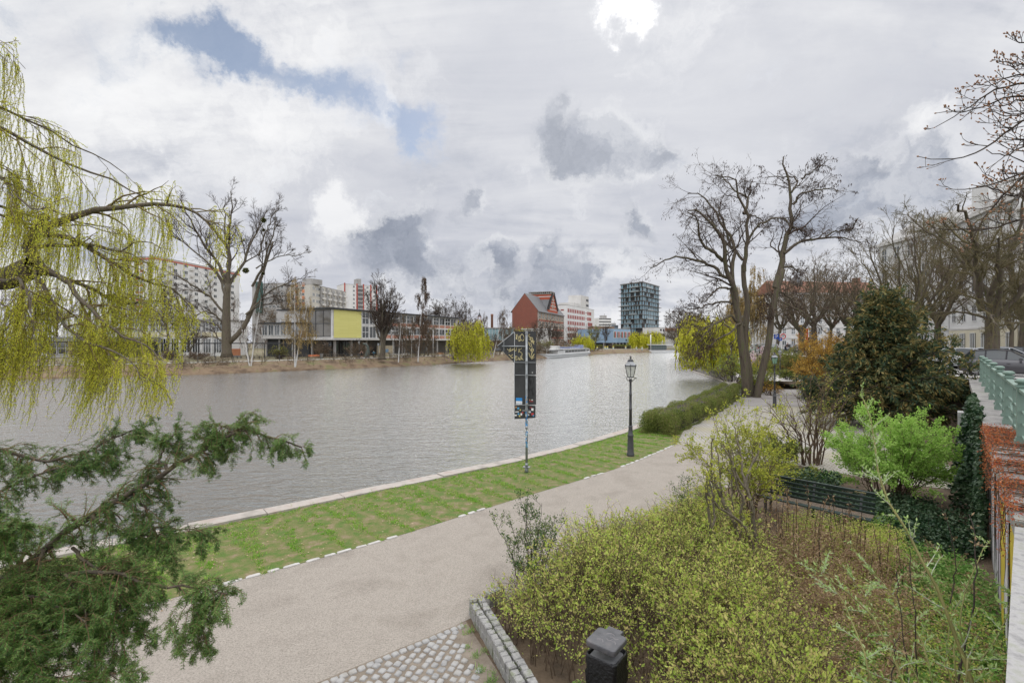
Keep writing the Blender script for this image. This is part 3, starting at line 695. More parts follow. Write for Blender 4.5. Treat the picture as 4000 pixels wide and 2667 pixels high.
# the big one
def big_tree():
    r = R_(31); o = gfar(886, 101); root = thing('big_bare_tree', 'largest bare tree on far bank, thick forked trunk and mistletoe balls in its crown', 'bare tree', o, GB)
    D = 101.0
    def T(pts, r0, r1, dy=0.0):
        p = np.array([at(a, b, D) for a, b in pts]); k = np.linspace(0, 1, len(p)); p[:, 1] += dy * k; return (p, r0, r1)
    tr = [T([(886, 1398), (884, 1330), (884, 1240), (886, 1160), (890, 1110)], 1.0, .62), T([(893, 1340), (935, 1290), (968, 1210), (985, 1120), (1008, 1020), (1030, 930)], .55, .18, 4)]
    lm = [T([(890, 1120), (870, 1040), (830, 960), (800, 880), (775, 810)], .36, .06, -6), T([(890, 1110), (885, 1020), (865, 930), (850, 850), (845, 775)], .40, .06, 3),
          T([(892, 1110), (905, 1020), (910, 920), (930, 840), (935, 770)], .42, .06, -3), T([(893, 1120), (930, 1030), (955, 930), (975, 850), (985, 790)], .36, .06, 6),
          T([(985, 1120), (1040, 1040), (1080, 960), (1110, 900), (1125, 850)], .26, .05, -5), T([(960, 1230), (1030, 1150), (1100, 1100), (1150, 1080), (1195, 1070)], .24, .05, 5),
          T([(1000, 1050), (1060, 1000), (1120, 980), (1160, 960)], .16, .04, 7), T([(884, 1240), (830, 1160), (770, 1110), (720, 1075), (672, 1058)], .30, .05, -6),
          T([(882, 1280), (830, 1235), (780, 1215), (735, 1225), (700, 1260)], .24, .05, 4), T([(882, 1300), (830, 1265), (770, 1250), (720, 1245), (670, 1250)], .2, .05, -3), T([(884, 1200), (850, 1120), (800, 1040), (760, 960), (715, 900)], .28, .05, 8),
          T([(888, 1130), (850, 1050), (800, 990), (750, 940), (735, 850)], .24, .05, -8), T([(1012, 1000), (1030, 900), (1050, 840), (1060, 810)], .2, .05, 2), T([(884, 1340), (850, 1322), (800, 1318), (760, 1322)], .14, .04, -4),
          T([(960, 1240), (1000, 1190), (1040, 1185), (1090, 1210), (1120, 1205)], .15, .04, 6)]
    Pt, Rt = limbs(tr, 14); Rt[0, 0] *= 1.3; P1, R1 = limbs(lm, 14, .12, r)
    A = spawn(P1, R1, 9, r, .2, 1, (25, 58), .42, 8, .15, (0, 0, .3), rr=.55, rtip=.03, curve=(0, 0, .06))
    Bt = spawn(*A, 9, r, .15, 1, (25, 58), .5, 6, .16, (0, 0, .2), rr=.5, rtip=.018, rmin=.024)
    Ct = spawn(*Bt, 8, r, .1, 1, (22, 55), .55, 4, .16, (0, 0, .15), rr=.7, rtip=.010, rmin=.015)
    finish_tree(root, [(Pt, Rt), (P1, R1)], [A, Bt, Ct], BARK, TWIG, ts=10)
    for px, py, rad in ((960, 1058, .75), (1030, 862, .65), (1030, 900, .4), (1040, 952, .35), (1028, 1070, .4)):
        mm = MB(); c = at(px, py, D - .5); n = 420; d = nrm(r.normal(size=(n, 3))); mm.kites(c + d * rad * .25, d + r.normal(0, .35, d.shape), r.uniform(.4, .85, n) * rad, .12 * rad + .03, rng=r)
        mm.build('mistletoe', leafmat('mistletoe', [(.05, .06, .02), (.10, .11, .03), (.15, .15, .05)], .2), root)
big_tree()
GBI = 'birches on the far bank'
birch('birch_tree', 'white-stemmed leaning birch pair at the waterline just right of the big bare tree', gfar(978, 86, .0), 13.5, 41, LF_BROWN, 110, ((-3.2, .5), (1.4, 1)), 2.0, dens=4, group=GBI, lw=.06)
birch('birch_tree', 'golden catkin-hung birch pair at the waterline before the glazed corner of the school', gfar(1152, 89, .0), 16.5, 42, LF_CATKIN, 330, ((-.2, .3), (2.3, 1)), 3.0, dens=6, group=GBI, lw=.07, hang=2.2)
bare_tree('bare_tree', 'dark bare tree with upright limbs beside the yellow panel and joggers', gfar(1494, 104), 17.0, 5.6, .62, 33, fork=.22, nl=9, lv=(9, 7, 5), bark=BARK, group=GB, twigr=.022, up=.32, leader=False, lean=(.6, 0))
birch('birch_tree', 'thin white birch on far bank left of the tall drooping birch', gfar(1556, 103, .3), 10.5, 43, LF_BROWN, 130, ((.6, .3),), 2.6, dens=4, group=GBI, lw=.06)
birch('birch_tree', 'tall birch with drooping brown crown on far bank left of the bright willow', gfar(1632, 105, .3), 18.8, 44, LF_BROWN, 520, ((1.2, .4),), 2.6, dens=9, group=GBI, lw=.09, hang=1.9)
birch('birch_tree', 'birch leaning right on far bank between bright willow and arrow sign', gfar(1925, 136, .3), 14.5, 45, LF_BROWN, 200, ((3.6, 0),), 3.0, dens=5, group=GBI, lw=.07)
birch('birch_tree', 'brown bare-crowned birch behind the pale blue hall', gfar(1890, 165), 14.0, 46, LF_BROWN, 260, ((.3, 0),), 3.0, dens=6, group=GBI, lw=.08)
birch('birch_tree', 'brown birch close left of the red brick gable', gfar(1965, 170), 15.0, 47, LF_BROWN, 260, ((-.4, 0),), 3.4, dens=6, group=GBI, lw=.08)
for i, (px, D, h, sp, sd_, lb) in enumerate([(1690, 172, 17.5, 4.5, 51, 'upright bare tree behind the school roof, left of the round-crowned one'), (1728, 176, 18.5, 4.0, 52, 'tallest slim bare tree behind the end of the school roof'), (1800, 170, 18.0, 6.5, 53, 'round-crowned bare tree standing behind the bright willow'), (1850, 180, 12.0, 5.0, 54, 'low bare tree between bright willow and church tower')]):
    bare_tree('bare_tree', lb, gfar(px, D), h, sp, .28, sd_, fork=.2, nl=8, lv=(8, 6, 5), group=GB, twigr=.03, leader=False)
GW = 'weeping willows along the canal'
willow('weeping_willow', 'bright yellow-green willow overhanging the far bank beside the school wing', gfar(1772, 118, .4), 9.8, 5.6, 61, 950, lean=(2.8, -.5), trunk_r=.42, group=GW, bottom=-.3)
willow('weeping_willow', 'small yellow willow half hidden behind the arrow sign and under the brick gable', gfar(2020, 205), 10.3, 5.5, 62, 380, group=GW, ll=.7, lw=.25)
willow('weeping_willow', 'rounded yellow willow on the lawn beside the moored tour boat', gfar(2275, 205), 6.8, 5.0, 63, 420, group=GW, ll=.6, lw=.22)
willow('weeping_willow', 'leftmost of three yellow willows under the dark glass tower', gfar(2490, 258), 10.2, 5.2, 64, 420, group=GW, ll=.8, lw=.3)
willow('weeping_willow', 'middle and lowest of the three yellow willows under the dark glass tower', gfar(2523, 262), 9.0, 4.2, 65, 330, group=GW, ll=.8, lw=.3)
willow('weeping_willow', 'rightmost of three yellow willows, behind the moored house boat', gfar(2560, 268), 10.8, 5.8, 66, 400, group=GW, ll=.8, lw=.3)
willow('weeping_willow', 'tall yellow-green willow trailing over the embankment wall on the right bank', np.array([xat(2785, 72), 72, .7]), 8.8, 5.0, 67, 800, lean=(-1.6, -2), trunk_r=.3, group=GW, bottom=.0)
for i, (px, D, h, sp, sd_, lb) in enumerate([(2105, 195, 12, 5, 71, 'leftmost bare tree before the brick gable house'), (2150, 188, 11.5, 4.5, 72, 'middle bare tree before the brick gable house'), (2178, 192, 10.5, 5, 73, 'rightmost bare tree before the brick gable house')]):
    bare_tree('bare_tree', lb, gfar(px, D), h, sp, .22, sd_, fork=.25, nl=7, lv=(7, 6, 4), group=GB, twigr=.03, leader=False)
bare_tree('budding_tree', 'budding greenish tree before the left wall of the blue hall', gfar(2325, 238), 11, 6, .22, 74, fork=.2, nl=7, lv=(7, 6, 4), twigr=.035, twig=TWIG_OLIVE, leader=False, cat='tree', leaf=Leaf(LF_SPRING, 500, .4, .25))
bare_tree('bare_tree', 'thin dark bare tree standing at the corner of the blue hall', gfar(2366, 236), 11, 5, .2, 75, fork=.3, nl=6, lv=(7, 6, 4), twigr=.035, twig=TWIG, leader=False, group=GB)

# ================= right bank
GR = 'bare trees along the street'
bare_tree('bare_tree', 'distant dark bare tree on the right bank beside the glass tower', np.array([xat(2672, 125), 125, .9]), 12, 5.5, .3, 81, nl=8, lv=(8, 6, 5), twigr=.025, group=GR)
birch('golden_birch', 'tall golden catkin-hung birch behind the three-stemmed pod tree', np.array([xat(2868, 82), 82, .8]), 13.5, 82, LF_CATKIN, 560, ((.2, 0),), 2.8, dens=9, hang=3.0, lw=.10)
birch('golden_birch', 'tallest golden birch, seen between the middle and right stems of the pod tree', np.array([xat(2945, 84), 84, .8]), 18.0, 83, LF_CATKIN, 620, ((.2, 0),), 3.0, dens=9, hang=3.2, lw=.10)
def locust():
    r = R_(91); D = 40.0; o = np.array([xat(2958, D), D, 0.0]); root = thing('locust_tree', 'tall three-stemmed tree hung with dark seed pods at the end of the hedge', 'tree', o)
    f4 = lambda p: (2500 + p[0] * .3827, 600 + p[1] * .3827)
    f5 = lambda p: (2500 + p[0] * .3826, 1100 + p[1] * .3826)
    def T(pts, r0, r1, y0=0.0, y1=0.0, f=f4):
        p = np.array([at(*f(q), D) for q in pts]); p[:, 1] += np.linspace(y0, y1, len(p)); return (p, r0, r1)
    tr = [T([(1085, 1250), (1070, 900), (1030, 600), (1010, 400), (960, 150), (935, 60)], .35, .22, 0, 0, f5), T([(1150, 1260), (1130, 900), (1095, 640), (1110, 400), (1130, 200), (1095, 20), (1090, -180)], .31, .18, .3, .6, f5), T([(1165, 1260), (1230, 900), (1290, 600), (1310, 300), (1370, 50), (1405, -110)], .31, .20, -.2, -.8, f5)]
    lm = [T([(985, 1568), (960, 1400), (880, 1270), (820, 1120), (800, 950), (720, 840), (640, 770), (540, 690), (470, 650), (380, 680)], .25, .05, 0, -2.5),
          T([(880, 1270), (780, 1160), (640, 1080), (480, 1040), (400, 1030), (330, 1050), (200, 1130)], .15, .04, 0, 2.5), T([(820, 1110), (720, 1050), (640, 1030), (530, 960), (480, 860), (440, 770), (330, 720)], .15, .04, -.5, -3.5),
          T([(985, 1568), (970, 1400), (960, 1200), (985, 1050), (1000, 960), (970, 850), (870, 670), (820, 560), (740, 430), (650, 370), (560, 350)], .2, .04, 0, 1.5), T([(995, 960), (940, 650), (930, 520), (960, 420)], .10, .04, 1, 3),
          T([(1092, 1200), (1090, 1100), (1110, 900), (1090, 750), (1085, 600), (1000, 500), (970, 420), (960, 330), (900, 280), (820, 280), (720, 260)], .18, .03, .5, -1), T([(1085, 600), (1130, 540), (1160, 450), (1110, 380), (1040, 330), (1000, 250), (950, 180), (930, 120)], .12, .03, .5, 2),
          T([(1150, 480), (1200, 340), (1230, 240), (1290, 210)], .07, .03, 1, 2), T([(1090, 600), (1180, 600), (1300, 610), (1400, 640)], .08, .03, .5, 2), T([(1110, 940), (1180, 780), (1280, 700), (1400, 680), (1440, 740), (1430, 830)], .11, .04, .5, -1.5),
          T([(1080, 1080), (1010, 940), (960, 840), (830, 570), (830, 450)], .12, .03, .5, 3.2), T([(1340, 1380), (1400, 1200), (1420, 1030), (1430, 900), (1490, 780), (1470, 660), (1490, 560), (1465, 400), (1460, 320), (1420, 230), (1380, 150), (1390, 80)], .26, .04, -.6, -1),
          T([(1475, 440), (1560, 320), (1540, 260), (1480, 235), (1340, 220)], .08, .03, -1, .5), T([(1570, 300), (1680, 230), (1760, 160)], .06, .03, -1, -2), T([(1490, 560), (1540, 470), (1640, 450), (1780, 440), (1810, 500)], .09, .03, -1, -2.5),
          T([(1490, 790), (1570, 770), (1700, 770), (1820, 760)], .10, .03, -1, 1.5), T([(1420, 1040), (1520, 950), (1650, 915), (1780, 905), (1900, 895), (2000, 930), (2080, 960)], .14, .03, -.8, -2), T([(1780, 890), (1850, 850), (1980, 840), (1990, 800), (2010, 740)], .07, .03, -1.4, -2.5), T([(1420, 1180), (1520, 1160), (1640, 1170), (1780, 1220)], .09, .03, -.6, 1.6),
          T([(900, 80), (830, 70), (740, 90), (640, 180), (520, 250)], .10, .03, 0, -2, f5), T([(990, 410), (880, 360), (750, 420), (640, 460), (500, 500), (430, 560)], .12, .03, 0, -3, f5), T([(1080, 460), (1000, 430), (880, 520), (760, 560), (640, 630), (560, 650), (480, 630)], .10, .03, .3, -3.4, f5), T([(940, 230), (880, 200), (780, 220), (640, 280), (520, 250)], .10, .03, 0, 2, f5),
          T([(1340, 180), (1420, 230), (1520, 300), (1640, 400), (1740, 530)], .08, .03, -.4, -2, f5), T([(1360, 100), (1500, 130), (1640, 190), (1740, 260)], .08, .03, -.6, 2, f5), T([(860, 540), (840, 600), (780, 650), (770, 740), (690, 860)], .05, .02, -2, -3, f5), T([(1300, 150), (1245, 130), (1240, 200), (1270, 330)], .07, .03, -.4, -1, f5), T([(1050, 480), (1200, 470), (1330, 380), (1440, 340)], .05, .02, .4, 2, f5), T([(640, 460), (520, 560), (430, 650), (400, 760)], .05, .02, -2, -4, f5)]
    Pt, Rt = limbs(tr, 14); Rt[:, 0] *= 1.25; P1, R1 = limbs(lm, 16, .045, r)
    A = spawn(P1, R1, 10, r, .15, 1, (28, 65), .42, 8, .2, (0, 0, .06), rr=.42, rtip=.010, rmin=.014, taper=.35)
    Bt = spawn(*A, 6, r, .15, 1, (30, 70), .50, 5, .28, (0, 0, .03), rr=.55, rtip=.006, rmin=.009, taper=.35)
    Ct = spawn(*Bt, 5, r, .2, 1, (30, 70), .55, 4, .3, (0, 0, 0), rr=.7, rtip=.005, rmin=.007)
    m = MB(); m.tubes(Pt, Rt, 10, cap=True); m.tubes(P1, R1, 6); m.build('trunk', BARK_MOSS, root)
    m = MB(); m.tubes(*A, 4); m.tubes(*Bt, 3); m.tubes(*Ct, 3); m.build('crown', TWIG, root)
    m = MB(); tp = np.concatenate([Bt[0][:, -1], Ct[0][:, -1]]); tp = tp[r.random(len(tp)) < .16]
    n = 4; q = np.repeat(tp, n, 0) + r.normal(0, .09, (len(tp) * n, 3))
    m.kites(q, np.array([0, 0, -1.]) + r.normal(0, .38, q.shape), r.uniform(.12, .27, len(q)), r.uniform(.035, .07, len(q)), rng=r)
    m.build('pods', LF_POD, root)
locust()
for i, (px, D, h, sp, tr_, sd_, fk, lb) in enumerate([
        (3130, 66, 11.5, 6.5, .42, 101, .27, 'bare street tree left of the red banner, behind the green railing'),
        (3185, 74, 15.0, 6.5, .45, 102, .3, 'bare street tree directly before the red banner and white house'),
        (3300, 84, 17.0, 7.5, .40, 103, .3, 'bare street tree rising above the golden bush'),
        (3395, 72, 14.0, 7.5, .40, 104, .28, 'bare street tree behind the top of the dark yew'),
        (2880, 92, 12.0, 6.0, .38, 105, .3, 'bare street tree behind the cherry in blossom'),
        (3030, 98, 15.5, 7.0, .38, 108, .3, 'distant bare street tree under the red tiled roof'),
        (3560, 46, 14.5, 8.0, .40, 106, .22, 'wide bare tree spreading above the yew before the white facade')]):
    bare_tree('bare_tree', lb, np.array([xat(px, D), D, 2.66]), h, sp, tr_, sd_, fork=fk, nl=9, lv=(7, 6, 3), group=GR, twigr=.014 if D < 60 else .02, leader=False, twig=TWIG_OLIVE if D < 60 else TWIG_TAN, bark=BARK_MOSS, up=.2)
def plane_tree():
    r = R_(111); D = 33.0; o = np.array([xat(3872, D), D, 2.66]); root = thing('bare_tree', 'nearest big bare street tree with thick mossy trunk beside parked cars', 'bare tree', o, GR)
    f = lambda p: (3100 + p[0] * .4464, 1000 + p[1] * .4464)
    g = lambda p: (3400 + p[0] * .7255, 650 + p[1] * .7255)
    def T(pts, r0, r1, y1=0.0, f=f):
        p = np.array([at(*f(q), D) for q in pts]); p[:, 1] += np.linspace(0, y1, len(p)); return (p, r0, r1)
    tr = [T([(1735, 985), (1735, 850), (1740, 700), (1735, 600), (1740, 540)], .44, .36)]
    lm = [T([(1735, 600), (1700, 420), (1620, 250), (1500, 60), (1420, -60)], .24, .06, -3), T([(1740, 560), (1780, 380), (1760, 200), (1740, 0), (1720, -150)], .27, .06, 2), T([(1750, 580), (1840, 380), (1880, 240), (1960, 150), (2080, 60)], .2, .05, -3),
          T([(600, 780), (520, 560), (440, 420), (340, 320), (240, 290), (170, 300)], .22, .04, -4, g), T([(520, 560), (500, 440), (420, 330), (380, 250), (390, 190)], .13, .03, 3, g), T([(590, 700), (620, 560), (640, 440), (560, 300), (540, 200)], .16, .03, 4, g), T([(640, 700), (660, 540), (700, 420), (690, 260), (660, 160)], .18, .04, -2, g),
          T([(1735, 640), (1600, 560), (1480, 540), (1350, 570), (1290, 640)], .10, .03, -4), T([(1745, 620), (1850, 600), (1960, 640), (2060, 680)], .10, .03, -3), T([(1720, 560), (1600, 490), (1480, 480), (1380, 500)], .10, .03, 3), T([(1745, 640), (1860, 560), (2000, 400), (2080, 380)], .12, .03, 2), T([(1500, 60), (1380, 60), (1290, 40), (1200, 60)], .08, .03, -4)]
    Pt, Rt = limbs(tr, 12); Rt[:, 0] *= 1.25; P1, R1 = limbs(lm, 14, .06, r)
    A = spawn(P1, R1, 11, r, .15, 1, (30, 70), .42, 8, .2, (0, 0, .1), rr=.5, rtip=.014, rmin=.018)
    Bt = spawn(*A, 9, r, .15, 1, (30, 70), .5, 6, .26, (0, 0, .06), rr=.5, rtip=.008, rmin=.011)
    Ct = spawn(*Bt, 7, r, .2, 1, (30, 65), .55, 4, .26, (0, 0, .1), rr=.7, rtip=.005, rmin=.007)
    finish_tree(root, [(Pt, Rt), (P1, R1)], [A, Bt, Ct], BARK_MOSS, TWIG_OLIVE, ts=12)
plane_tree()
for i, (px, D, h, sp, tr_, sd_, fk, lb) in enumerate([
        (3655, 54, 16.0, 7.5, .36, 162, .25, 'bare street tree between the wide tree and the nearest big one'), (3240, 96, 17.0, 8.0, .36, 164, .28, 'bare street tree before the red tiled roof, above the golden bush'), (3985, 46, 15.0, 7.0, .3, 165, .28, 'bare street tree at the right edge before the cream house')]):
    bare_tree('bare_tree', lb, np.array([xat(px, D), D, 2.66]), h, sp, tr_, sd_, fork=fk, nl=9, lv=(9, 7, 5), group=GR, twigr=.016, leader=False, twig=TWIG_OLIVE if i == 1 else TWIG_TAN, bark=BARK_MOSS, up=.2)
for i, (px, D, h, sp, sd_, lb) in enumerate([(560, 128, 15, 6, 171, 'bare tree behind the willow curtain before the white high-rise'), (1058, 122, 11, 5, 172, 'bare tree between big bare tree and golden birch, behind the canopy'), (1245, 190, 19, 6, 173, 'bare tree far behind the golden birch, above the school roof'), (1585, 118, 9.5, 4.5, 174, 'short bare tree between the thin and the drooping birch'), (1672, 124, 9, 4.5, 175, 'short bare tree right of the drooping birch'), (1995, 185, 12, 6, 176, 'bare tree at the left foot of the brick gable wall'), (2075, 180, 9, 5, 177, 'low bare tree behind the arrow sign'), (2240, 215, 10, 6, 178, 'bare tree before the white office block'), (2640, 150, 11, 6, 179, 'bare tree right of the glass tower, before the pale house'), (2700, 110, 9.5, 5, 180, 'bare tree behind the right bank willow')]):
    bare_tree('bare_tree', lb, gfar(px, D), h, sp, .24, sd_, fork=.22, nl=8, lv=(8, 6, 4), group=GB, twigr=.024, leader=False, twig=TWIG_TAN)
bare_tree('young_street_tree', 'small bare pale-stemmed street tree before the cream house and grey hatchback', np.array([xat(3945, 38), 38, 2.66]), 8.0, 3.6, .17, 113, fork=.35, nl=7, lv=(7, 6, 5), twigr=.012, leader=False, twig=TWIG_OLIVE, bark=BARK_MOSS, group=GR)
def chestnut():
    r = R_(121); D = 9.0; o = np.array([14.2, 8.6, 2.66]); root = thing('chestnut_tree', 'chestnut branches with sticky brown buds reaching in from the right edge', 'tree', o)
    f = lambda p: (3200 + p[0] * 1.116, 100 + p[1] * 1.116)
    def T(pts, r0=.028, r1=.006, y0=0.0, y1=0.0):
        p = np.array([at(*f(q), D) for q in pts]); p[:, 1] += np.linspace(y0, y1, len(p)); return (p, r0, r1)
    lm = [T([(900, 330), (760, 300), (717, 310), (640, 340), (560, 350), (505, 345)], y1=-.5), T([(900, 360), (760, 320), (700, 350), (640, 400), (560, 440), (480, 450), (415, 430)], y1=.4), T([(900, 200), (740, 190), (660, 200), (600, 250), (525, 295)], y1=.7),
          T([(900, 380), (717, 420), (620, 460), (540, 500), (440, 498)], y1=-.8), T([(900, 480), (717, 520), (640, 545), (560, 560), (500, 555)], y1=.3), T([(900, 120), (717, 135), (680, 142), (635, 125)], y1=0), T([(900, 40), (717, 62), (690, 55), (675, 30)]),
          T([(900, 560), (717, 600), (620, 605), (540, 585), (470, 580)], y1=-.4), T([(900, 250), (717, 225), (640, 245), (565, 225)], y1=.9), T([(900, 300), (760, 380), (700, 440), (650, 520), (610, 620), (560, 680)], .035, y1=-.6), T([(900, 420), (800, 480), (717, 560), (660, 640), (620, 740)], .035, y1=.5),
          T([(900, 520), (800, 600), (740, 700), (700, 800)], .035, y1=-.5), T([(900, 170), (720, 160), (650, 185), (615, 170)], y1=.4), T([(900, 640), (780, 660), (690, 690), (600, 690), (520, 670)], y1=.8), T([(900, 720), (760, 740), (680, 760), (600, 800)], y1=-.9), T([(900, 270), (800, 260), (680, 275), (590, 300), (560, 265)], y1=-.3)]
    P1, R1 = limbs(lm, 16, .012, r); c = np.array([13.6, 8.6, 5.2])
    tr = limbs([([o - [0, 0, .1], o + [-.1, 0, 1.2], c], .42, .32), ([c, c + [-.6, .2, 2.0], c + [-1.6, .3, 4.5]], .25, .05), ([c, c + [.4, .4, 2.5], c + [.6, .4, 6.0]], .25, .05)], 10)
    con = [([c + [-.6 * k, .1, 2.2 * k], (c + P1[i, 0]) / 2 + [0, 0, .5 * k], P1[i, 0], P1[i, 1]], .07, R1[i, 1]) for i, k in zip(range(len(lm)), r.uniform(.1, 1.2, len(lm)))]
    Pc, Rc = limbs(con, 10)
    A = spawn(P1, R1, 9, r, .12, 1, (30, 60), .28, 7, .14, (-.1, 0, .1), rr=.6, rtip=.004, rmin=.005, curve=(-.03, 0, .10))
    Bt = spawn(*A, 4, r, .25, 1, (35, 65), .42, 5, .12, (0, 0, .1), rr=.7, rtip=.004, rmin=.004, curve=(0, 0, .12))
    finish_tree(root, [tr, (Pc, Rc)], [(P1, R1), A, Bt], BARK_MOSS, mat('chestnut twigs', (.035, .026, .02), (.08, .06, .042), 3, .9), sides=4)
    m = MB()
    tips = np.concatenate([P1[:, -1], A[0][:, -1], Bt[0][:, -1]]); td = nrm(np.concatenate([P1[:, -1] - P1[:, -2], A[0][:, -1] - A[0][:, -2], Bt[0][:, -1] - Bt[0][:, -2]]))
    t = np.array([0, .012, .03, .045]); P = tips[:, None] + td[:, None] * t[None, :, None]; R = np.tile([.005, .014, .012, .001], (len(tips), 1)) * r.uniform(.6, 1.25, (len(tips), 1))
    m.tubes(P, R, 6); m.build('buds', mat('sticky chestnut buds', (.20, .085, .035), (.34, .19, .10), 20, .45), root)
chestnut()
# ---- the great willow at the left edge, close by
def near_willow():
    r = R_(131); D = 14.0; o = np.array([-19.5, 1.6, 0.0]); root = thing('weeping_willow', 'great weeping willow hanging over the water at the left edge', 'willow', o, GW)
    f = lambda p: (p[0] * .4252, 900 + p[1] * .4252)
    g = lambda p: (p[0] * .574, 100 + p[1] * .574)
    def T(pts, r0, r1, f=f, y0=0.0, y1=0.0, d=D):
        p = np.array([at(*f(q), d) for q in pts]); p[:, 1] += np.linspace(y0, y1, len(p)); return (p, r0, r1)
    fork = at(140, 1040, D)
    tr = [([o - [0, 0, .2], o + [0.2, .3, 2.2], np.array([-18.9, 5.5, 4.9]), np.array([-17.0, 11.5, 5.9]), at(0, 1092, D), at(80, 1065, D), fork], .62, .30)]
    lm = [T([(330, 320), (290, 230), (260, 120), (330, 0), (420, -140)], .16, .11), T([(200, 1480), (280, 1370), (420, 1290), (620, 1220), (870, 1180), (1080, 1180), (1220, 1240), (1330, 1360), (1370, 1450)], .115, .02, g, 0, 1.2),
          T([(340, 310), (560, 430), (700, 480), (760, 560), (900, 680), (1100, 850), (1250, 940), (1400, 1010), (1560, 1060), (1700, 1180)], .085, .012, f, 0, -1.0), T([(330, 380), (560, 440), (680, 480), (830, 570), (970, 650), (1180, 640), (1350, 640), (1480, 740)], .075, .012, f, 0, .8),
          T([(370, 40), (560, 50), (700, 140), (900, 300), (960, 360), (1100, 440), (1300, 500), (1450, 740)], .08, .012, f, 0, 1.6), T([(120, 500), (300, 480), (450, 490), (540, 530), (650, 650), (740, 840), (800, 1000)], .07, .012, f, -.5, -1.6), T([(300, 150), (500, 140), (640, 110), (800, 130), (960, 160), (1100, 60), (1250, 90)], .06, .01, f, 0, .9),
          T([(320, 340), (420, 400), (480, 540), (530, 640), (520, 800), (480, 980)], .035, .01, f, -.2, -.8), T([(270, 400), (260, 600), (220, 800), (160, 1000), (60, 1180)], .03, .008, f, 0, -.6), T([(-900, 240), (-300, 400), (0, 550), (120, 620), (240, 660), (330, 750), (450, 790), (580, 900)], .07, .012, g, -1, 1.5), T([(-700, 560), (-200, 660), (0, 710), (120, 750), (240, 820), (360, 890), (500, 960), (620, 990), (740, 1060), (840, 1120), (980, 1130)], .08, .012, g, -1, 1.0),
          T([(-600, 800), (-200, 900), (0, 980), (150, 1080), (300, 1170), (450, 1230)], .06, .012, g, -1, -.6), T([(-500, 1080), (-200, 1200), (0, 1290), (120, 1330), (300, 1290), (450, 1330)], .06, .012, g, -1, 1.8), T([(-700, 100), (-250, 120), (0, 140), (80, 170), (140, 230), (160, 300)], .04, .006, g, -1, 0), T([(-700, 260), (-200, 200), (0, 210), (60, 240), (75, 300)], .03, .006, g, -1, -.4),
          T([(-200, 1150), (-50, 1230), (60, 1250), (200, 1240), (420, 1290)], .05, .01, g, 0, 2.2), T([(-300, 900), (-100, 930), (60, 1000), (200, 1100), (420, 1300), (600, 1320), (760, 1390)], .05, .01, g, 0, -1.5), T([(330, 420), (480, 520), (640, 720), (780, 860), (1000, 1000), (1200, 1060), (1450, 1130), (1640, 1240), (1720, 1330)], .06, .01, f, 0, -1.8), T([(-400, 700), (-100, 640), (100, 600), (300, 640), (420, 800), (440, 1000)], .05, .01, f, -1, -2.0)]
    Pt, Rt = limbs(tr, 18); Rt[0, 0] *= 1.3
    P1, R1 = limbs(lm, 16, .02, r)
    A = spawn(P1[1:], R1[1:], 12, r, .2, 1, (25, 65), .3, 7, .16, (.15, 0, .12), rr=.5, rtip=.006, rmin=.010, curve=(.02, 0, -.10))
    Bt = spawn(*A, 4, r, .2, 1, (25, 60), .5, 6, .2, (.05, 0, 0), rr=.6, rtip=.004, rmin=.006, curve=(0, 0, -.2))
    PP = np.concatenate([A[0][:, [0, 1, 2, 4, 5, 6]], Bt[0]]); n = 4000
    st, tg = sample(PP, r, n, .15, 1)
    vis = (st[:, 0] / st[:, 1] > -1.15) & ((st[:, 2] < 7.0) | (r.random(n) < .45)); st, tg = st[vis], tg[vis]; n = len(st)
    px = CX + st[:, 0] / st[:, 1] * F
    low = np.interp(px, [0, 150, 330, 560, 720, 800], [2.2, 1.9, 1.7, 2.0, 3.0, 6.0])
    Lz = np.maximum((st[:, 2] - low) * r.uniform(.15, .95, n), .25); Lz = np.minimum(Lz, r.uniform(.5, 3.3, n))
    K = 8; t = np.linspace(0, 1, K)
    S = st[:, None] + tg[:, None] * [1, 1, .3] * (1 - np.exp(-3 * t))[None, :, None] * .22
    S[:, :, 2] -= Lz[:, None] * t[None] ** 1.15
    S[:, :, 0] -= (Lz * r.uniform(.0, .38, n))[:, None] * t[None] ** 1.6
    S[:, :, :2] += r.normal(0, .05, (n, K, 2)) * t[None, :, None]
    m = MB(); m.tubes(Pt, Rt, 12); m.tubes(P1, R1, 7); m.build('trunk', BARK, root)
    m = MB(); m.tubes(*A, 4); m.tubes(*Bt, 3); m.tubes(S, np.tile(np.linspace(.0045, .003, K), (n, 1)), 3)
    cnt = 140000; q, tg = sample(S, r, cnt, .03, 1.0); side = nrm(np.cross(tg, r.normal(size=tg.shape)))
    m.kites(q, nrm(tg * .8 + side * .6), r.uniform(.03, .07, cnt), r.uniform(.012, .021, cnt), 1, rng=r)
    q2, tg2 = sample(Bt[0], r, 20000, .2, 1.0); m.kites(q2, nrm(tg2 * .6 + r.normal(size=tg2.shape) * .5), .05, .015, 1, rng=r)
    m.build('crown', [mat('near willow twigs', (.10, .075, .03), (.20, .15, .055), 2, .8), LF_WILLOW], root)
near_willow()
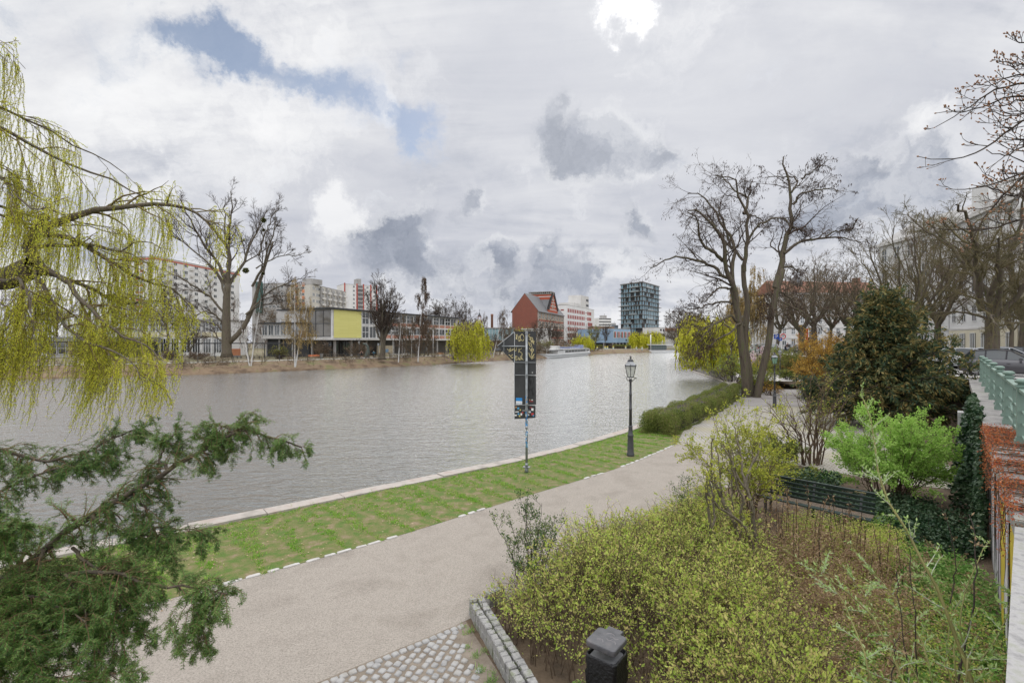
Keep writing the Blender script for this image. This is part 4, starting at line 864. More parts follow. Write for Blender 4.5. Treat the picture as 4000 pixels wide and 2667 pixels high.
# ------------------------------------------------------------------ shrubs, hedge and ground plants
LF_BED = leafmat('yellow green bed leaves', [(.28, .40, .06), (.46, .58, .11), (.64, .70, .18), (.66, .52, .24), (.38, .52, .08)], .5)
LF_BRIGHT = leafmat('bright green leaves', [(.22, .40, .07), (.34, .56, .10), (.45, .62, .17), (.28, .48, .08)], .45)
LF_LIME = leafmat('lime shrub leaves', [(.26, .32, .04), (.40, .43, .06), (.52, .50, .09)], .4)
LF_HEDGE = leafmat('olive hedge leaves', [(.09, .13, .025), (.16, .21, .04), (.24, .27, .07), (.22, .18, .08)], .3)
LF_IVY = leafmat('ivy leaves', [(.012, .035, .014), (.025, .06, .024), (.05, .09, .04), (.09, .13, .07)], .12, .35)
LF_YEW = leafmat('yew needles', [(.035, .085, .018), (.07, .145, .03), (.12, .21, .045), (.20, .30, .08)], .35, .4)
LF_YEWB = leafmat('dark yew sprays', [(.022, .045, .024), (.042, .075, .034), (.08, .105, .042), (.19, .155, .055)], .25, .6)
LF_YEWTIP = leafmat('yew sprays with brown cones', [(.10, .12, .04), (.23, .19, .06), (.34, .24, .085)], .25, .6)
LF_GOLD = leafmat('golden bush leaves', [(.36, .20, .04), (.54, .32, .06), (.64, .42, .08), (.44, .30, .08)], .4)
LF_DRY = leafmat('dead brown fern', [(.18, .11, .06), (.32, .215, .125), (.46, .35, .21), (.26, .16, .09)], .3)
LF_HERB = leafmat('green herbs', [(.10, .23, .04), (.17, .34, .07), (.27, .44, .12), (.36, .42, .14)], .4)
LF_SILVER = leafmat('silvery opening leaves', [(.28, .42, .10), (.38, .52, .18), (.48, .58, .30)], .4)
LF_PYR = leafmat('dark glossy small leaves', [(.03, .07, .02), (.06, .12, .03), (.12, .18, .05), (.24, .27, .07)], .2, .4)
LF_PINK = leafmat('pale pink blossom', [(.62, .42, .46), (.75, .60, .62), (.82, .72, .72)], .3)
LF_FORS = leafmat('forsythia blossom', [(.55, .38, .02), (.70, .50, .03)], .3)
LF_OLIVE = leafmat('olive budding shrub', [(.13, .14, .03), (.20, .21, .045), (.28, .28, .07)], .3)
LF_GRASS = leafmat('grass blades', [(.12, .30, .025), (.20, .43, .04), (.29, .48, .07), (.40, .40, .15)], .4)
LF_STRAW = leafmat('straw and dead leaves', [(.30, .20, .10), (.42, .31, .18), (.50, .40, .26)], .1)
LF_RED = leafmat('red creeper shoots', [(.28, .06, .03), (.46, .11, .04), (.54, .21, .07), (.30, .12, .05)], .25)
ST_BROWN = mat('brown shrub stems', (.08, .055, .035), (.16, .11, .075), 3, .95)
ST_GREY = mat('grey shrub stems', (.10, .085, .06), (.20, .17, .12), 5, .95, .5, 20)
ST_OLIVE = mat('olive shoots', (.12, .115, .035), (.22, .20, .07), 2, .7)
ST_PALE = mat('pale felted twigs', (.34, .35, .26), (.46, .47, .38), 3, .9)
ST_DARK = mat('dark stems', (.03, .022, .018), (.065, .05, .04), 3, .95)

def shrub(name, label, cat, loc, rx, ry, h, seed, nst=24, n1=7, n2=4, nleaf=3000, L=.05, W=.025, lm=LF_LIME, sm=ST_BROWN, group=None, sr=.02, z0=0.0, vase=.35, up=.25, jit=.03, t0=.35, spread=1.0, parts=('stems', 'foliage'), wob=.12, fold=.1):
    r = R_(seed); root = thing(name, label, cat, loc, group); o = np.asarray(loc, float); ls = []
    for i in range(nst):
        az = r.uniform(0, 2 * PI); q = math.sqrt(r.random())
        b = o + [math.cos(az) * rx * q * .25, math.sin(az) * ry * q * .25, -.03]
        e = o + [math.cos(az) * rx * q * .95, math.sin(az) * ry * q * .95, h * math.sqrt(max(.08, 1 - .75 * q * q)) * r.uniform(.75, 1.02)]
        md = b + (e - b) * [vase, vase, .6]
        ls.append((bez(b, md, e), sr * r.uniform(.7, 1.3), sr * .2))
    P, Rr = limbs(ls, 9, h * .012, r)
    A = spawn(P, Rr, n1, r, .2, 1, (25, 65), .4, 6, wob, (0, 0, up), rr=.6, rtip=sr * .15, rmin=sr * .25)
    Bt = spawn(*A, n2, r, .2, 1, (25, 65), .5, 4, wob, (0, 0, up * .6), rr=.7, rtip=sr * .12, rmin=sr * .18)
    m = MB(); m.tubes(P, Rr, 5); m.tubes(*A, 4); m.tubes(*Bt, 3); m.build(parts[0], sm, root)
    if nleaf:
        m = MB(); k = int(nleaf * .75)
        leaves(m, Bt[0], r, k, L, W, 0, jit, (0, 0, .2), spread, 0.05, 1, fold); leaves(m, A[0], r, nleaf - k, L, W, 0, jit, (0, 0, .2), spread, t0, 1, fold)
        m.build(parts[1], lm, root)
    return root

# hedge along the water, dense olive box with soft edges
def hedge():
    r = R_(201); line = resample([(7.2, 24.0), (9.2, 26.8), (12.2, 31.0), (15.6, 36.2), (18.6, 41.2)], 40)
    root = thing('hedge', 'clipped olive green hedge along the water beyond the lamp', 'hedge', (line[0][0], line[0][1], 0))
    n = 56000; t = np.r_[r.random(n - 7000) * 39, r.random(7000) * .9]; i = np.minimum(t.astype(int), 38); fr = (t - i)[:, None]; c = line[i] * (1 - fr) + line[i + 1] * fr
    tg = nrm(line[i + 1] - line[i]); nn = np.stack([-tg[:, 1], tg[:, 0]], 1)
    hh = 1.0 + .10 * np.sin(t * .9) + .06 * np.sin(t * 2.3 + 1); ww = .82 + .07 * np.sin(t * 1.7)
    a = r.uniform(-.2, PI + .2, n); ca, sa = np.cos(a), np.sin(a)
    q = np.sign(ca) * np.abs(ca) ** .45; zq = np.sign(sa) * np.abs(sa) ** .5; rad = r.uniform(.80, 1.05, n)
    P = np.c_[c + nn * (q * ww * rad)[:, None], np.maximum(zq * hh * rad, .03)]
    endc = (t < .6); P[endc, :2] -= tg[endc] * (r.random(endc.sum()) * .5)[:, None]; P[-7000:] = P[-7000:] * [1, 1, 1]; P[-7000:, :2] = c[-7000:] + (P[-7000:, :2] - c[-7000:]) * r.random((7000, 1)) ** .5; P[-7000:, 2] *= r.random(7000) ** .5
    out = np.c_[nn * ca[:, None], sa]
    m = MB(); s = np.linspace(0, 39, 40); lo = offset(line, .66); hi = offset(line, -.55); lo = offset(line, .55); lo[0] = lo[1]; hi[0] = hi[1]
    m.strip(z3(lo, 0.0), z3(lo, .92)); m.strip(z3(lo, .92), z3(hi, .92)); m.strip(z3(hi, .92), z3(hi, 0))
    for e in (0, 39): m.add(np.array([[*lo[e], 0], [*hi[e], 0], [*hi[e], .92], [*lo[e], .92]]), np.array([[0, 1, 2, 3]]))
    m.build('branches', ST_DARK, root)  # dark solid box behind the leaves blocks the view through, no branches modelled
    m = MB(); m.kites(P, nrm(out + r.normal(0, .7, P.shape) + [0, 0, .4]), r.uniform(.05, .11, n), r.uniform(.02, .04, n), rng=r, fold=.1); m.build('foliage', LF_HEDGE, root)
hedge()
# low spreading shrubs filling the bed in front
BEDP = np.array([(-.45, 8.15), (1.2, 9.7), (2.9, 11.15), (4.9, 13.0), (5.9, 13.3), (5.4, 11.2), (4.8, 9.4), (4.3, 7.6), (4.15, 6.2), (4.1, 4.6), (3.6, 3.4), (1.55, 3.6), (1.5, 5.4), (1.75, 6.2), (.75, 6.5), (.15, 6.75)])
def bed():
    r = R_(202); root = thing('low_shrub', 'broad mass of yellow-green low shrubs filling the bed beside the path', 'shrub bed', (2.2, 8.5, 0))
    pts = []
    while len(pts) < 1750:
        p = np.array([r.uniform(-.5, 5.7), r.uniform(3.4, 13.4)])
        if inside(p, BEDP): pts.append(p)
    p = np.array(pts); n = len(p)
    ed = np.min([np.abs((p - a) @ np.array([-(b - a)[1], (b - a)[0]]) / np.linalg.norm(b - a)) + 10 * ((((p - a) @ (b - a)) / ((b - a) @ (b - a)) > 1.05) | (((p - a) @ (b - a)) / ((b - a) @ (b - a)) < -.05)) for a, b in zip(BEDP, np.roll(BEDP, -1, 0))], 0)
    hgt = (.45 + .62 * np.clip(ed / 1.1, 0, 1) + .24 * np.sin(p[:, 0] * 2.3 + p[:, 1]) * np.cos(p[:, 1] * 1.9)) * r.uniform(.7, 1.12, n) * np.where(r.random(n) < .05, 1.3, 1)
    az = r.uniform(0, 2 * PI, n); rd = r.uniform(.15, .55, n)
    b = np.c_[p, np.zeros(n)]; e = np.c_[p + np.stack([np.cos(az), np.sin(az)], 1) * rd[:, None], hgt]
    md = b + (e - b) * [.3, .3, .8] + [0, 0, .12]
    t = np.linspace(0, 1, 8)[None, :, None]
    P = b[:, None] * (1 - t) ** 2 + 2 * md[:, None] * t * (1 - t) + e[:, None] * t ** 2
    Rr = np.tile(np.linspace(.007, .003, 8), (n, 1))
    A = spawn(P, Rr, 6, r, .25, 1, (30, 75), .5, 6, .2, (0, 0, .1), rr=.6, rtip=.002, rmin=.0025)
    m = MB(); m.tubes(P, Rr, 4); m.tubes(*A, 3); m.build('stems', ST_BROWN, root)
    m = MB(); leaves(m, A[0], r, 50000, .036, .020, 0, .02, (0, 0, .3), 1.0, .1, 1, .15); leaves(m, A[0][::3], r, 20000, .058, .030, 0, .012, (0, 0, .3), 1.0, .5, 1, .15); leaves(m, P, r, 16000, .036, .02, 0, .02, (0, 0, .3), 1.0, .45, 1, .15)
    m.build('foliage', LF_BED, root)
bed()
shrub('firethorn', 'spiky dark green shrub with upright shoots rising from the bed at the path edge', 'shrub', (.35, 8.95, 0), .95, .8, 1.75, 203, 11, 7, 5, 4200, .045, .018, LF_PYR, ST_DARK, sr=.012, up=.3, vase=.3)
shrub('firethorn', 'small dark green shoot thicket behind the bed by the grey-stemmed elder', 'shrub', (4.3, 11.2, 0), .55, .5, 1.75, 204, 7, 6, 4, 1500, .045, .018, LF_PYR, ST_GREY, sr=.012)
shrub('flowering_shrub', 'tall lime green shrub with bare brown stems between bed and bench', 'shrub', (6.0, 12.6, 0), 1.6, 1.5, 3.2, 205, 28, 7, 4, 9500, .06, .034, LF_LIME, ST_BROWN, sr=.014, vase=.2)
shrub('bare_shrub', 'vase-shaped bare brown shrub standing in the paved square', 'shrub', (11.2, 18.2, 0), 2.2, 1.6, 3.7, 206, 19, 6, 3, 800, .07, .035, LF_LIME, ST_BROWN, sr=.03, vase=.12, t0=.5)
shrub('evergreen_shrub', 'dark evergreen bush at the foot of the bare brown shrub', 'shrub', (10.0, 18.0, 0), 1.1, .9, 1.15, 207, 20, 7, 4, 6000, .07, .04, LF_HEDGE, ST_DARK, sr=.012)
shrub('green_shrub', 'loose spring green shrub behind the bench backrest', 'shrub', (8.3, 15.0, 0), 1.2, 1.0, 1.15, 208, 18, 7, 4, 3600, .055, .03, LF_SPRING, ST_BROWN, sr=.010)
shrub('green_shrub', 'bright green leafy shrub before the dark yew and beside the wall', 'shrub', (11.05, 14.1, 0), 1.95, 1.6, 2.8, 209, 50, 8, 5, 32000, .065, .04, LF_BRIGHT, ST_BROWN, sr=.014, vase=.3)
# elder: crooked grey stems with tufts of opening leaves
def elder():
    r = R_(210); D = 9.6; o = np.array([4.6, 9.6, 0.0]); root = thing('elder_shrub', 'many-stemmed grey elder with crooked trunks and yellow-green leaf tufts', 'shrub', o)
    f = lambda p: (2600 + p[0] * .4464, 1500 + p[1] * .4464)
    def T(pts, r0, r1, y0=0, y1=0.0):
        p = np.array([at(*f(q), D) for q in pts]); p[:, 1] += np.linspace(y0, y1, len(p)); return (p, r0, r1)
    lm = [T([(640, 1680), (560, 1540), (450, 1390), (380, 1280), (290, 1195)], .055, .04, 0, -.6), T([(290, 1195), (270, 1100), (245, 970), (215, 880), (210, 740), (200, 680)], .032, .012, -.6, -.9), T([(300, 1180), (325, 1080), (320, 980), (310, 860), (290, 740)], .026, .010, -.6, -.5),
          T([(750, 1700), (715, 1480), (680, 1330), (630, 1200), (560, 1080), (540, 1040)], .06, .04, .2, .3), T([(540, 1050), (500, 960), (460, 880), (458, 830)], .028, .012, .3, .1), T([(545, 1045), (550, 930), (545, 700), (535, 600)], .028, .01, .3, .5), T([(530, 960), (470, 900), (425, 850), (415, 700), (405, 480)], .026, .009, .3, 0),
          T([(830, 1700), (780, 1500), (690, 1260), (580, 1150), (500, 1100), (430, 1060), (400, 1010), (300, 900), (340, 740)], .045, .008, .1, -.4), T([(900, 1700), (860, 1500), (830, 1270), (835, 1120), (810, 1010), (770, 950), (720, 880), (690, 760), (640, 640), (600, 590)], .06, .012, .2, .6), T([(800, 1000), (830, 900), (900, 800), (1000, 680), (1060, 590)], .03, .010, .4, 1.0),
          T([(780, 960), (775, 820), (790, 700), (770, 560), (760, 420)], .028, .008, .4, .8), T([(740, 1060), (700, 960), (660, 850), (630, 760), (610, 640), (540, 540)], .024, .008, .3, .2), T([(740, 1060), (735, 1120), (720, 1190), (740, 1300)], .03, .022, .3, .3), T([(660, 1160), (650, 1000), (670, 820), (690, 650), (640, 480)], .016, .007, .3, .6), T([(420, 1050), (380, 960), (340, 800), (330, 720)], .014, .006, -.1, -.5)]
    P, Rr = limbs(lm, 14, .008, r)
    A = spawn(P, Rr, 6, r, .35, 1, (25, 60), .3, 6, .2, (0, 0, .25), rr=.5, rtip=.003, rmin=.005); Bt = spawn(*A, 4, r, .2, 1, (25, 65), .6, 5, .25, (0, 0, .1), rr=.6, rtip=.002, rmin=.003)
    m = MB(); m.tubes(P, Rr, 8); m.build('trunk', ST_GREY, root); m = MB(); m.tubes(*A, 4); m.tubes(*Bt, 3); m.build('twigs', ST_GREY, root)
    tips = np.concatenate([A[0][:, -1], P[:, -1], Bt[0][::3, -1]]); n = 7; q = np.repeat(tips, n, 0)
    m = MB(); m.kites(q + r.normal(0, .012, q.shape), r.normal(size=q.shape) + [0, 0, .5], r.uniform(.03, .075, len(q)), r.uniform(.015, .03, len(q)), rng=r, fold=.15); m.build('foliage', LF_LIME, root)
elder()
# yew: broad dark bush of drooping sprays
def yew():
    r = R_(211); o = np.array([20.0, 26.2, 0.0]); root = thing('yew', 'huge dark yew with brown-tipped drooping sprays beside the green railing', 'yew', o); ls = []
    for i in range(120):
        az = i * 2.399 + r.uniform(-.2, .2); t = ((i + .5) / 120) ** .9; zt = .5 + 6.9 * t
        rad = np.interp(zt, [.4, 2, 3.1, 4.0, 4.9, 6.1, 7.3], [3.2, 3.8, 3.5, 2.9, 2.1, 1.35, .4]) * ((1.0 if zt < 2.6 else .78) if math.cos(az) < 0 else 1.12)
        rad = max(.3, rad) * r.uniform(.78, 1.08)
        b = o + [r.normal(0, .25), r.normal(0, .25), max(.1, zt * .55)]
        e = o + [math.cos(az) * rad, math.sin(az) * rad * .85, zt]
        md = b + (e - b) * .6 + [0, 0, .5]
        ls.append((bez(b, md, e), .07, .012))
    P, Rr = limbs(ls, 9, .05, r); tr = limbs([([o + [x, y, -.1], o + [x * .6, y * .6, 3.2], o + [0, 0, 6.3]], .16, .04) for x, y in ((0, 0), (.4, .2), (-.4, .1), (.1, -.4))], 8)
    A = spawn(P, Rr, 13, r, .25, 1, (25, 70), .30, 6, .16, (0, 0, .12), rr=.5, rtip=.006, rmin=.01, curve=(0, 0, -.10), taper=.35)
    m = MB(); m.tubes(*tr, 8); m.tubes(P, Rr, 5); m.build('trunk', BARK_D, root)
    m = MB(); m.tubes(*A, 3)
    q, tg = sample(A[0], r, 46000, .1, 1.0); dirs = nrm(tg * .7 + r.normal(0, .4, q.shape) + [0, 0, -.42])
    mi = (r.random(len(q)) < .12)
    for k, sel in ((1, ~mi), (2, mi)): m.kites(q[sel] + r.normal(0, .06, (sel.sum(), 3)), dirs[sel], r.uniform(.14, .34, sel.sum()), r.uniform(.045, .10, sel.sum()), k, rng=r, fold=.1)
    qt, tt_ = sample(A[0], r, 10000, .62, 1.0); m.kites(qt + [0, 0, .05] + r.normal(0, .05, qt.shape), nrm(tt_ * .9 + r.normal(0, .35, qt.shape) + [0, 0, -.15]), r.uniform(.12, .30, len(qt)), r.uniform(.04, .08, len(qt)), 2, rng=r, fold=.1)
    q2 = q[r.random(len(q)) < .25]; m.kites(q2 + r.normal(0, .15, q2.shape) + [0, 0, .02], r.normal(size=q2.shape) + [0, 0, .2], .12, .035, 1, rng=r)
    m.build('crown', [BARK_D, LF_YEWB, LF_YEWTIP], root)
yew()
# the yew boughs hanging in from the left, close to the camera
def near_yew():
    r = R_(212); o = np.array([-5.9, 2.2, 0.0]); root = thing('yew', 'dark green yew boughs reaching across the lower left corner', 'yew', o)
    f = lambda p: (p[0] * .744, 1500 + p[1] * .744)
    def T(pts, r0, r1, d0=3.6, d1=3.6):
        ds = np.linspace(d0, d1, len(pts)); return (np.array([at(*f(q), d) for q, d in zip(pts, ds)]), r0, r1)
    main = T([(-260, 1180), (-100, 1080), (0, 1035), (80, 985), (230, 870), (330, 790), (440, 710), (560, 640), (690, 565), (800, 500), (900, 440), (1000, 390), (1100, 330), (1200, 270), (1290, 235), (1400, 270), (1500, 300), (1580, 335)], .036, .006, 3.4, 3.9)
    lm = [main, T([(80, 985), (200, 985), (330, 995), (470, 995), (640, 1000), (770, 1050), (900, 1060), (1080, 1080), (1200, 1110)], .02, .004, 3.45, 3.2), T([(-250, 420), (-50, 345), (60, 360), (230, 410), (330, 380), (450, 360), (560, 300), (680, 250), (800, 220)], .016, .004, 3.9, 4.3), T([(-200, 620), (0, 560), (150, 500), (300, 440), (440, 430), (600, 390)], .014, .004, 3.8, 4.1),
          T([(-200, 1140), (60, 1115), (240, 1135), (380, 1200), (460, 1280)], .016, .004, 3.2, 3.1), T([(-250, 1450), (0, 1470), (150, 1500), (300, 1540), (420, 1560)], .018, .004, 3.0, 2.9), T([(-250, 1250), (0, 1290), (120, 1330), (240, 1400)], .014, .004, 3.0, 3.0), T([(-200, 830), (-40, 770), (60, 740), (130, 760)], .014, .004, 3.2, 3.2),
          T([(690, 565), (760, 650), (800, 760), (850, 860), (880, 960)], .012, .003, 3.65, 3.5), T([(480, 690), (560, 760), (640, 780), (760, 800), (1000, 760), (1080, 790)], .012, .003, 3.5, 3.6), T([(380, 860), (440, 920), (520, 980), (600, 1080), (700, 1200), (760, 1330)], .012, .003, 3.5, 3.3), T([(880, 450), (840, 400), (860, 330), (910, 270)], .012, .003, 3.7, 3.8), T([(1230, 260), (1180, 230), (1150, 215), (1120, 235)], .010, .003, 3.8, 3.8),
          T([(230, 870), (200, 930), (260, 1060), (340, 1180), (380, 1300)], .012, .003, 3.4, 3.2), T([(100, 1000), (120, 1080), (150, 1200), (160, 1400)], .012, .003, 3.3, 3.1), T([(620, 1000), (640, 1100), (620, 1240), (660, 1420)], .010, .003, 3.4, 3.2), T([(940, 1060), (1000, 1130), (1050, 1230), (1070, 1340)], .008, .003, 3.3, 3.2), T([(340, 1000), (420, 1120), (480, 1300), (560, 1500), (640, 1560)], .010, .003, 3.3, 3.0)]
    P, Rr = limbs(lm, 20, .006, r)
    st = np.array([-6.4, 3.0, 2.4]); con = limbs([([o - [0, 0, .1], o + [0, .1, 1.2], o + [.3, .4, 2.4]], .16, .10)] + [([o + [.1, .2, 1.0 + .15 * i], (o + P[i, 0]) / 2 + [0, 0, 1.0], P[i, 0], P[i, 1]], .045, Rr[i, 1]) for i in range(8)], 10)
    A = spawn(P, Rr, np.array([120, 70, 64, 56, 60, 70, 60, 44, 24, 34, 34, 22, 24, 34, 30, 30, 26, 40]), r, .06, 1, (30, 80), .0, 7, .16, (.02, -.02, .15), rr=.4, rtip=.0012, rmin=.003, curve=(0, 0, -.20), labs=.25, taper=.45)
    Bt = spawn(*A, 5, r, .15, 1, (30, 70), .62, 6, .14, (0, 0, -.05), rr=.6, rtip=.001, rmin=.0016, curve=(0, 0, -.14), taper=.3)
    Ct = spawn(Bt[0][::2], Bt[1][::2], 2, r, .2, 1, (30, 60), .55, 5, .14, (0, 0, -.05), rr=.6, rtip=.001, rmin=.0013, curve=(0, 0, -.10), taper=.3)
    m = MB(); m.tubes(*con, 8); m.tubes(P, Rr, 7); m.build('trunk', mat('yew bough bark', (.035, .026, .02), (.10, .08, .055), 9, .95, .6, 40, c3=(.13, .13, .05)), root)
    m = MB(); m.tubes(*A, 4); m.tubes(*Bt, 3); m.tubes(*Ct, 3)
    def needles(S, per, t0):
        B = len(S); b = np.repeat(np.arange(B), per); t = t0 + (1 - t0) * (np.tile(np.arange(per), B) + r.random(B * per) * .6) / per
        p, tg, _ = point_on(S, np.zeros(S.shape[:2]), b, np.minimum(t, .999)); side = nrm(np.cross(tg, [0, 0, 1.]) + r.normal(0, .35, tg.shape)); sg = np.where(np.arange(len(b)) % 2, 1., -1.)[:, None]
        d = nrm(side * sg * .8 + tg * .65 + r.normal(0, .10, tg.shape)); m.kites(p, d, r.uniform(.018, .030, len(b)), .0036, 1, side=np.cross(d, tg) * 1.0 + 1e-3 * r.normal(size=d.shape), rng=r)
    needles(A[0], 44, .25); needles(Bt[0], 34, .05); needles(Ct[0], 22, .0)
    m.build('foliage', [mat('yew twigs', (.10, .06, .03), (.17, .11, .055), 9, .9), LF_YEW], root)
near_yew()
# golden bush and its neighbours on the right bank
shrub('golden_bush', 'big golden-leaved bush between the far path and the dark yew', 'shrub', (25.0, 38.6, 0), 2.9, 2.4, 5.6, 221, 90, 8, 5, 30000, .12, .06, LF_GOLD, ST_BROWN, sr=.03)
shrub('olive_shrub', 'tall olive shrub right of the green-glass lamp, before the railing', 'shrub', (31.2, 55.5, .6), 3.6, 2.6, 3.3, 222, 50, 7, 4, 8000, .13, .06, LF_OLIVE, TWIG_OLIVE, sr=.03)
shrub('olive_shrub', 'green hillside bush under the railing of the street', 'shrub', (34.0, 62, .8), 4.0, 2.6, 3.0, 229, 40, 7, 4, 7000, .15, .07, LF_SPRING, TWIG_OLIVE, sr=.03)
shrub('spring_shrub', 'light green shrub between the embankment wall and the pod tree', 'shrub', (22.7, 50, .5), 3.2, 2.4, 2.6, 223, 36, 7, 4, 4600, .12, .06, LF_SPRING, TWIG, sr=.025)
shrub('spring_shrub', 'light green shrub between the stems of the pod tree and the green-glass lamp', 'shrub', (22.3, 43.5, .05), 2.3, 1.8, 3.1, 224, 36, 7, 4, 4600, .11, .055, LF_SPRING, TWIG, sr=.022)
shrub('cherry', 'cherry in pale pink blossom behind the pod tree stems', 'cherry tree', (30.6, 60, .7), 2.9, 2.2, 3.0, 225, 22, 8, 5, 4200, .14, .10, LF_PINK, TWIG, sr=.035)
shrub('forsythia', 'yellow forsythia beside the cherry in blossom', 'shrub', (29.0, 57.5, .7), 1.7, 1.2, 1.7, 226, 22, 6, 4, 1600, .13, .07, LF_FORS, TWIG, sr=.02)
shrub('round_evergreen', 'small round dark evergreen at the bend of the far path', 'shrub', (27.5, 48.0, .7), 1.15, 1.0, 1.35, 227, 30, 7, 4, 5000, .09, .05, LF_HEDGE, ST_DARK, sr=.02)
shrub('round_evergreen', 'dark conical evergreen at the left foot of the yew', 'shrub', (20.7, 33.6, 0), 1.1, 1.0, 2.1, 228, 30, 7, 4, 6000, .10, .04, LF_YEWB, ST_DARK, sr=.02)
shrub('brown_shrub', 'reddish brown low shrub at the foot of the pod tree', 'shrub', (22.0, 41.2, 0), 1.2, 1.0, 1.2, 230, 20, 6, 4, 900, .09, .05, LF_GOLD, ST_BROWN, sr=.02)
# thickets on the far bank
GT = 'shrubs on the far bank'
FARS = [((2120, 170), 6, 4, 4.2, LF_OLIVE, 2500, 'green-grey thicket left behind the tour boat'), ((2165, 178), 6, 4, 5.0, LF_BROWN, 1200, 'brown thicket behind the tour boat'), ((2215, 190), 6, 4, 4.8, LF_BROWN, 1400, 'brown thicket between tour boat and white office block'), ((2065, 165), 5, 4, 4.0, LF_BROWN, 900, 'brown thicket behind the pole of the arrow sign'),
        ((2172, 172), 1.6, 1.4, 1.9, LF_FORS, 420, 'left yellow forsythia behind the tour boat'), ((2212, 180), 2.0, 1.6, 2.3, LF_FORS, 520, 'right yellow forsythia behind the tour boat'),
        ((1250, 110), 3.4, 2.4, 3.8, LF_BROWN, 700, 'bare brown shrub before the pillared ground floor of the school'), ((1405, 116), 4.2, 2.4, 4.2, LF_BROWN, 800, 'wide brown shrub under the yellow panel'), ((1090, 103), 2.8, 2.4, 2.9, LF_OLIVE, 700, 'round olive shrub between the birch pairs'), ((770, 99), 3.2, 1.8, 1.7, LF_BROWN, 800, 'low reddish shrub left of the big bare tree'),
        ((660, 97), 3.0, 1.8, 2.0, LF_BROWN, 700, 'low brown shrub behind the willow curtain'), ((1640, 122), 4.5, 2.4, 4.2, LF_BROWN, 700, 'brown shrub before the school wing behind the tall birch'), ((1850, 142), 4.5, 2.4, 3.4, LF_OLIVE, 700, 'olive shrub right of the bright willow'), ((2395, 252), 3.0, 2.4, 3.2, LF_BROWN, 500, 'brown bush at the pillars of the blue hall'), ((340, 96), 5, 2.4, 2.6, LF_BROWN, 900, 'brown bush before the flat roofed pavilion'), ((120, 92), 5, 2.4, 3.0, LF_BROWN, 900, 'leftmost brown bush on the far bank')]
for i, ((px, D), rx, ry, h, lm_, nl_, lb) in enumerate(FARS):
    shrub('shrub', lb, 'shrub', gfar(px, D), rx, ry, h, 240 + i, 34, 7, 4, nl_, .30, .10, lm_, TWIG_TAN if lm_ is LF_BROWN else TWIG, GT, sr=.05)
# box hedges by the blue hall
for i, (a, b, D, lb) in enumerate([(2300, 2352, 236, 'low dark hedge left of the blue hall pillars'), (2395, 2462, 246, 'low dark hedge under the blue hall')]):
    r = R_(260 + i); x0, x1 = xat(a, D), xat(b, D); root = thing('hedge', lb, 'hedge', ((x0 + x1) / 2, D, .88), GT); n = 2600
    P = np.c_[r.uniform(x0, x1, n), D + r.uniform(-1.0, 1.0, n), .88 + 1.9 * np.sqrt(r.random(n))]
    m = MB(); m.box(((x0 + x1) / 2, D, 1.7), (x1 - x0, 1.7, 1.6)); m.build('branches', ST_DARK, root); m = MB(); m.kites(P, r.normal(size=P.shape) + [0, 0, .5], .35, .2, rng=r); m.build('foliage', LF_HEDGE, root)  # solid dark box inside the leaves stands in for branches
# wood of bare shrubs far behind, read as one brown mass
def thicket(name, pts, n, h, seed, mt):
    r = R_(seed); pts = np.asarray(pts, float); k = r.integers(0, len(pts) - 1, n); t = r.random(n)[:, None]
    p = pts[k] * (1 - t) + pts[k + 1] * t + r.normal(0, 3.0 if h > 2 else 1.1, (n, 2)); b = np.c_[p, np.full(n, .8 if h > 2 else .25)]; K = 6
    hh = h * r.uniform(.5, 1.1, n); tt = np.linspace(0, 1, K); P = np.repeat(b[:, None], K, 1); P[:, :, 2] += hh[:, None] * tt; P[:, :, :2] += r.normal(0, .35, (n, K, 2)) * tt[None, :, None] * 2
    Rr = np.tile(np.linspace(.10, .03, K) * (1 if h > 2 else .35), (n, 1)); A = spawn(P, Rr, 9, r, .2, 1, (25, 60), .45, 5, .2, (0, 0, .3), rr=.5, rtip=.018, rmin=.02); Bt = spawn(*A, 5, r, .2, 1, (25, 60), .5, 4, .2, (0, 0, .2), rr=.6, rtip=.012, rmin=.016)
    m = MB(); m.tubes(P, Rr, 4); m.tubes(*A, 3); m.tubes(*Bt, 3); return tag(m.build(name, mt), kind='stuff')
thicket('far_wood', [(-190, 120), (-150, 135), (-120, 140), (-90, 142)], 120, 9.5, 271, TWIG_TAN)
thicket('far_wood', [(-28, 190), (-10, 195), (0, 190)], 45, 7, 272, TWIG_TAN)
thicket('far_wood', [(45, 110), (52, 130), (66, 155)], 50, 7, 273, TWIG_TAN)
thicket('bankside_scrub', [(-2, 140), (3, 147), (8, 156)], 60, 3.2, 274, TWIG_TAN)
# leaf litter clumps and dead plants standing on the far slope
def slope_tufts():
    r = R_(275); n = 5200; i = r.integers(10, 110, n); o_ = r.uniform(.3, 6.3, n); t = nrm(np.gradient(W_, axis=0))[i]; nn = np.stack([-t[:, 1], t[:, 0]], 1)
    p = W_[i] + t * r.uniform(-3, 3, n)[:, None] + nn * o_[:, None]; z = np.interp(o_, [q for q, _ in rows], [q for _, q in rows])
    m = MB(); m.kites(np.c_[p, z - .03], r.normal(0, .7, (n, 3)) + [0, 0, .8], r.uniform(.2, .7, n), r.uniform(.05, .12, n), rng=r); tag(m.build('dead_grass', leafmat('dead bank grass', [(.13, .09, .05), (.22, .16, .09), (.16, .15, .05)], .2)), kind='stuff')
slope_tufts()
thicket('bank_brambles', offset(W_, 3.2)[18:92], 420, 1.5, 276, TWIG_TAN)
thicket('far_wood', [(-75, 165), (-45, 190), (-28, 195)], 60, 9, 277, TWIG_TAN)
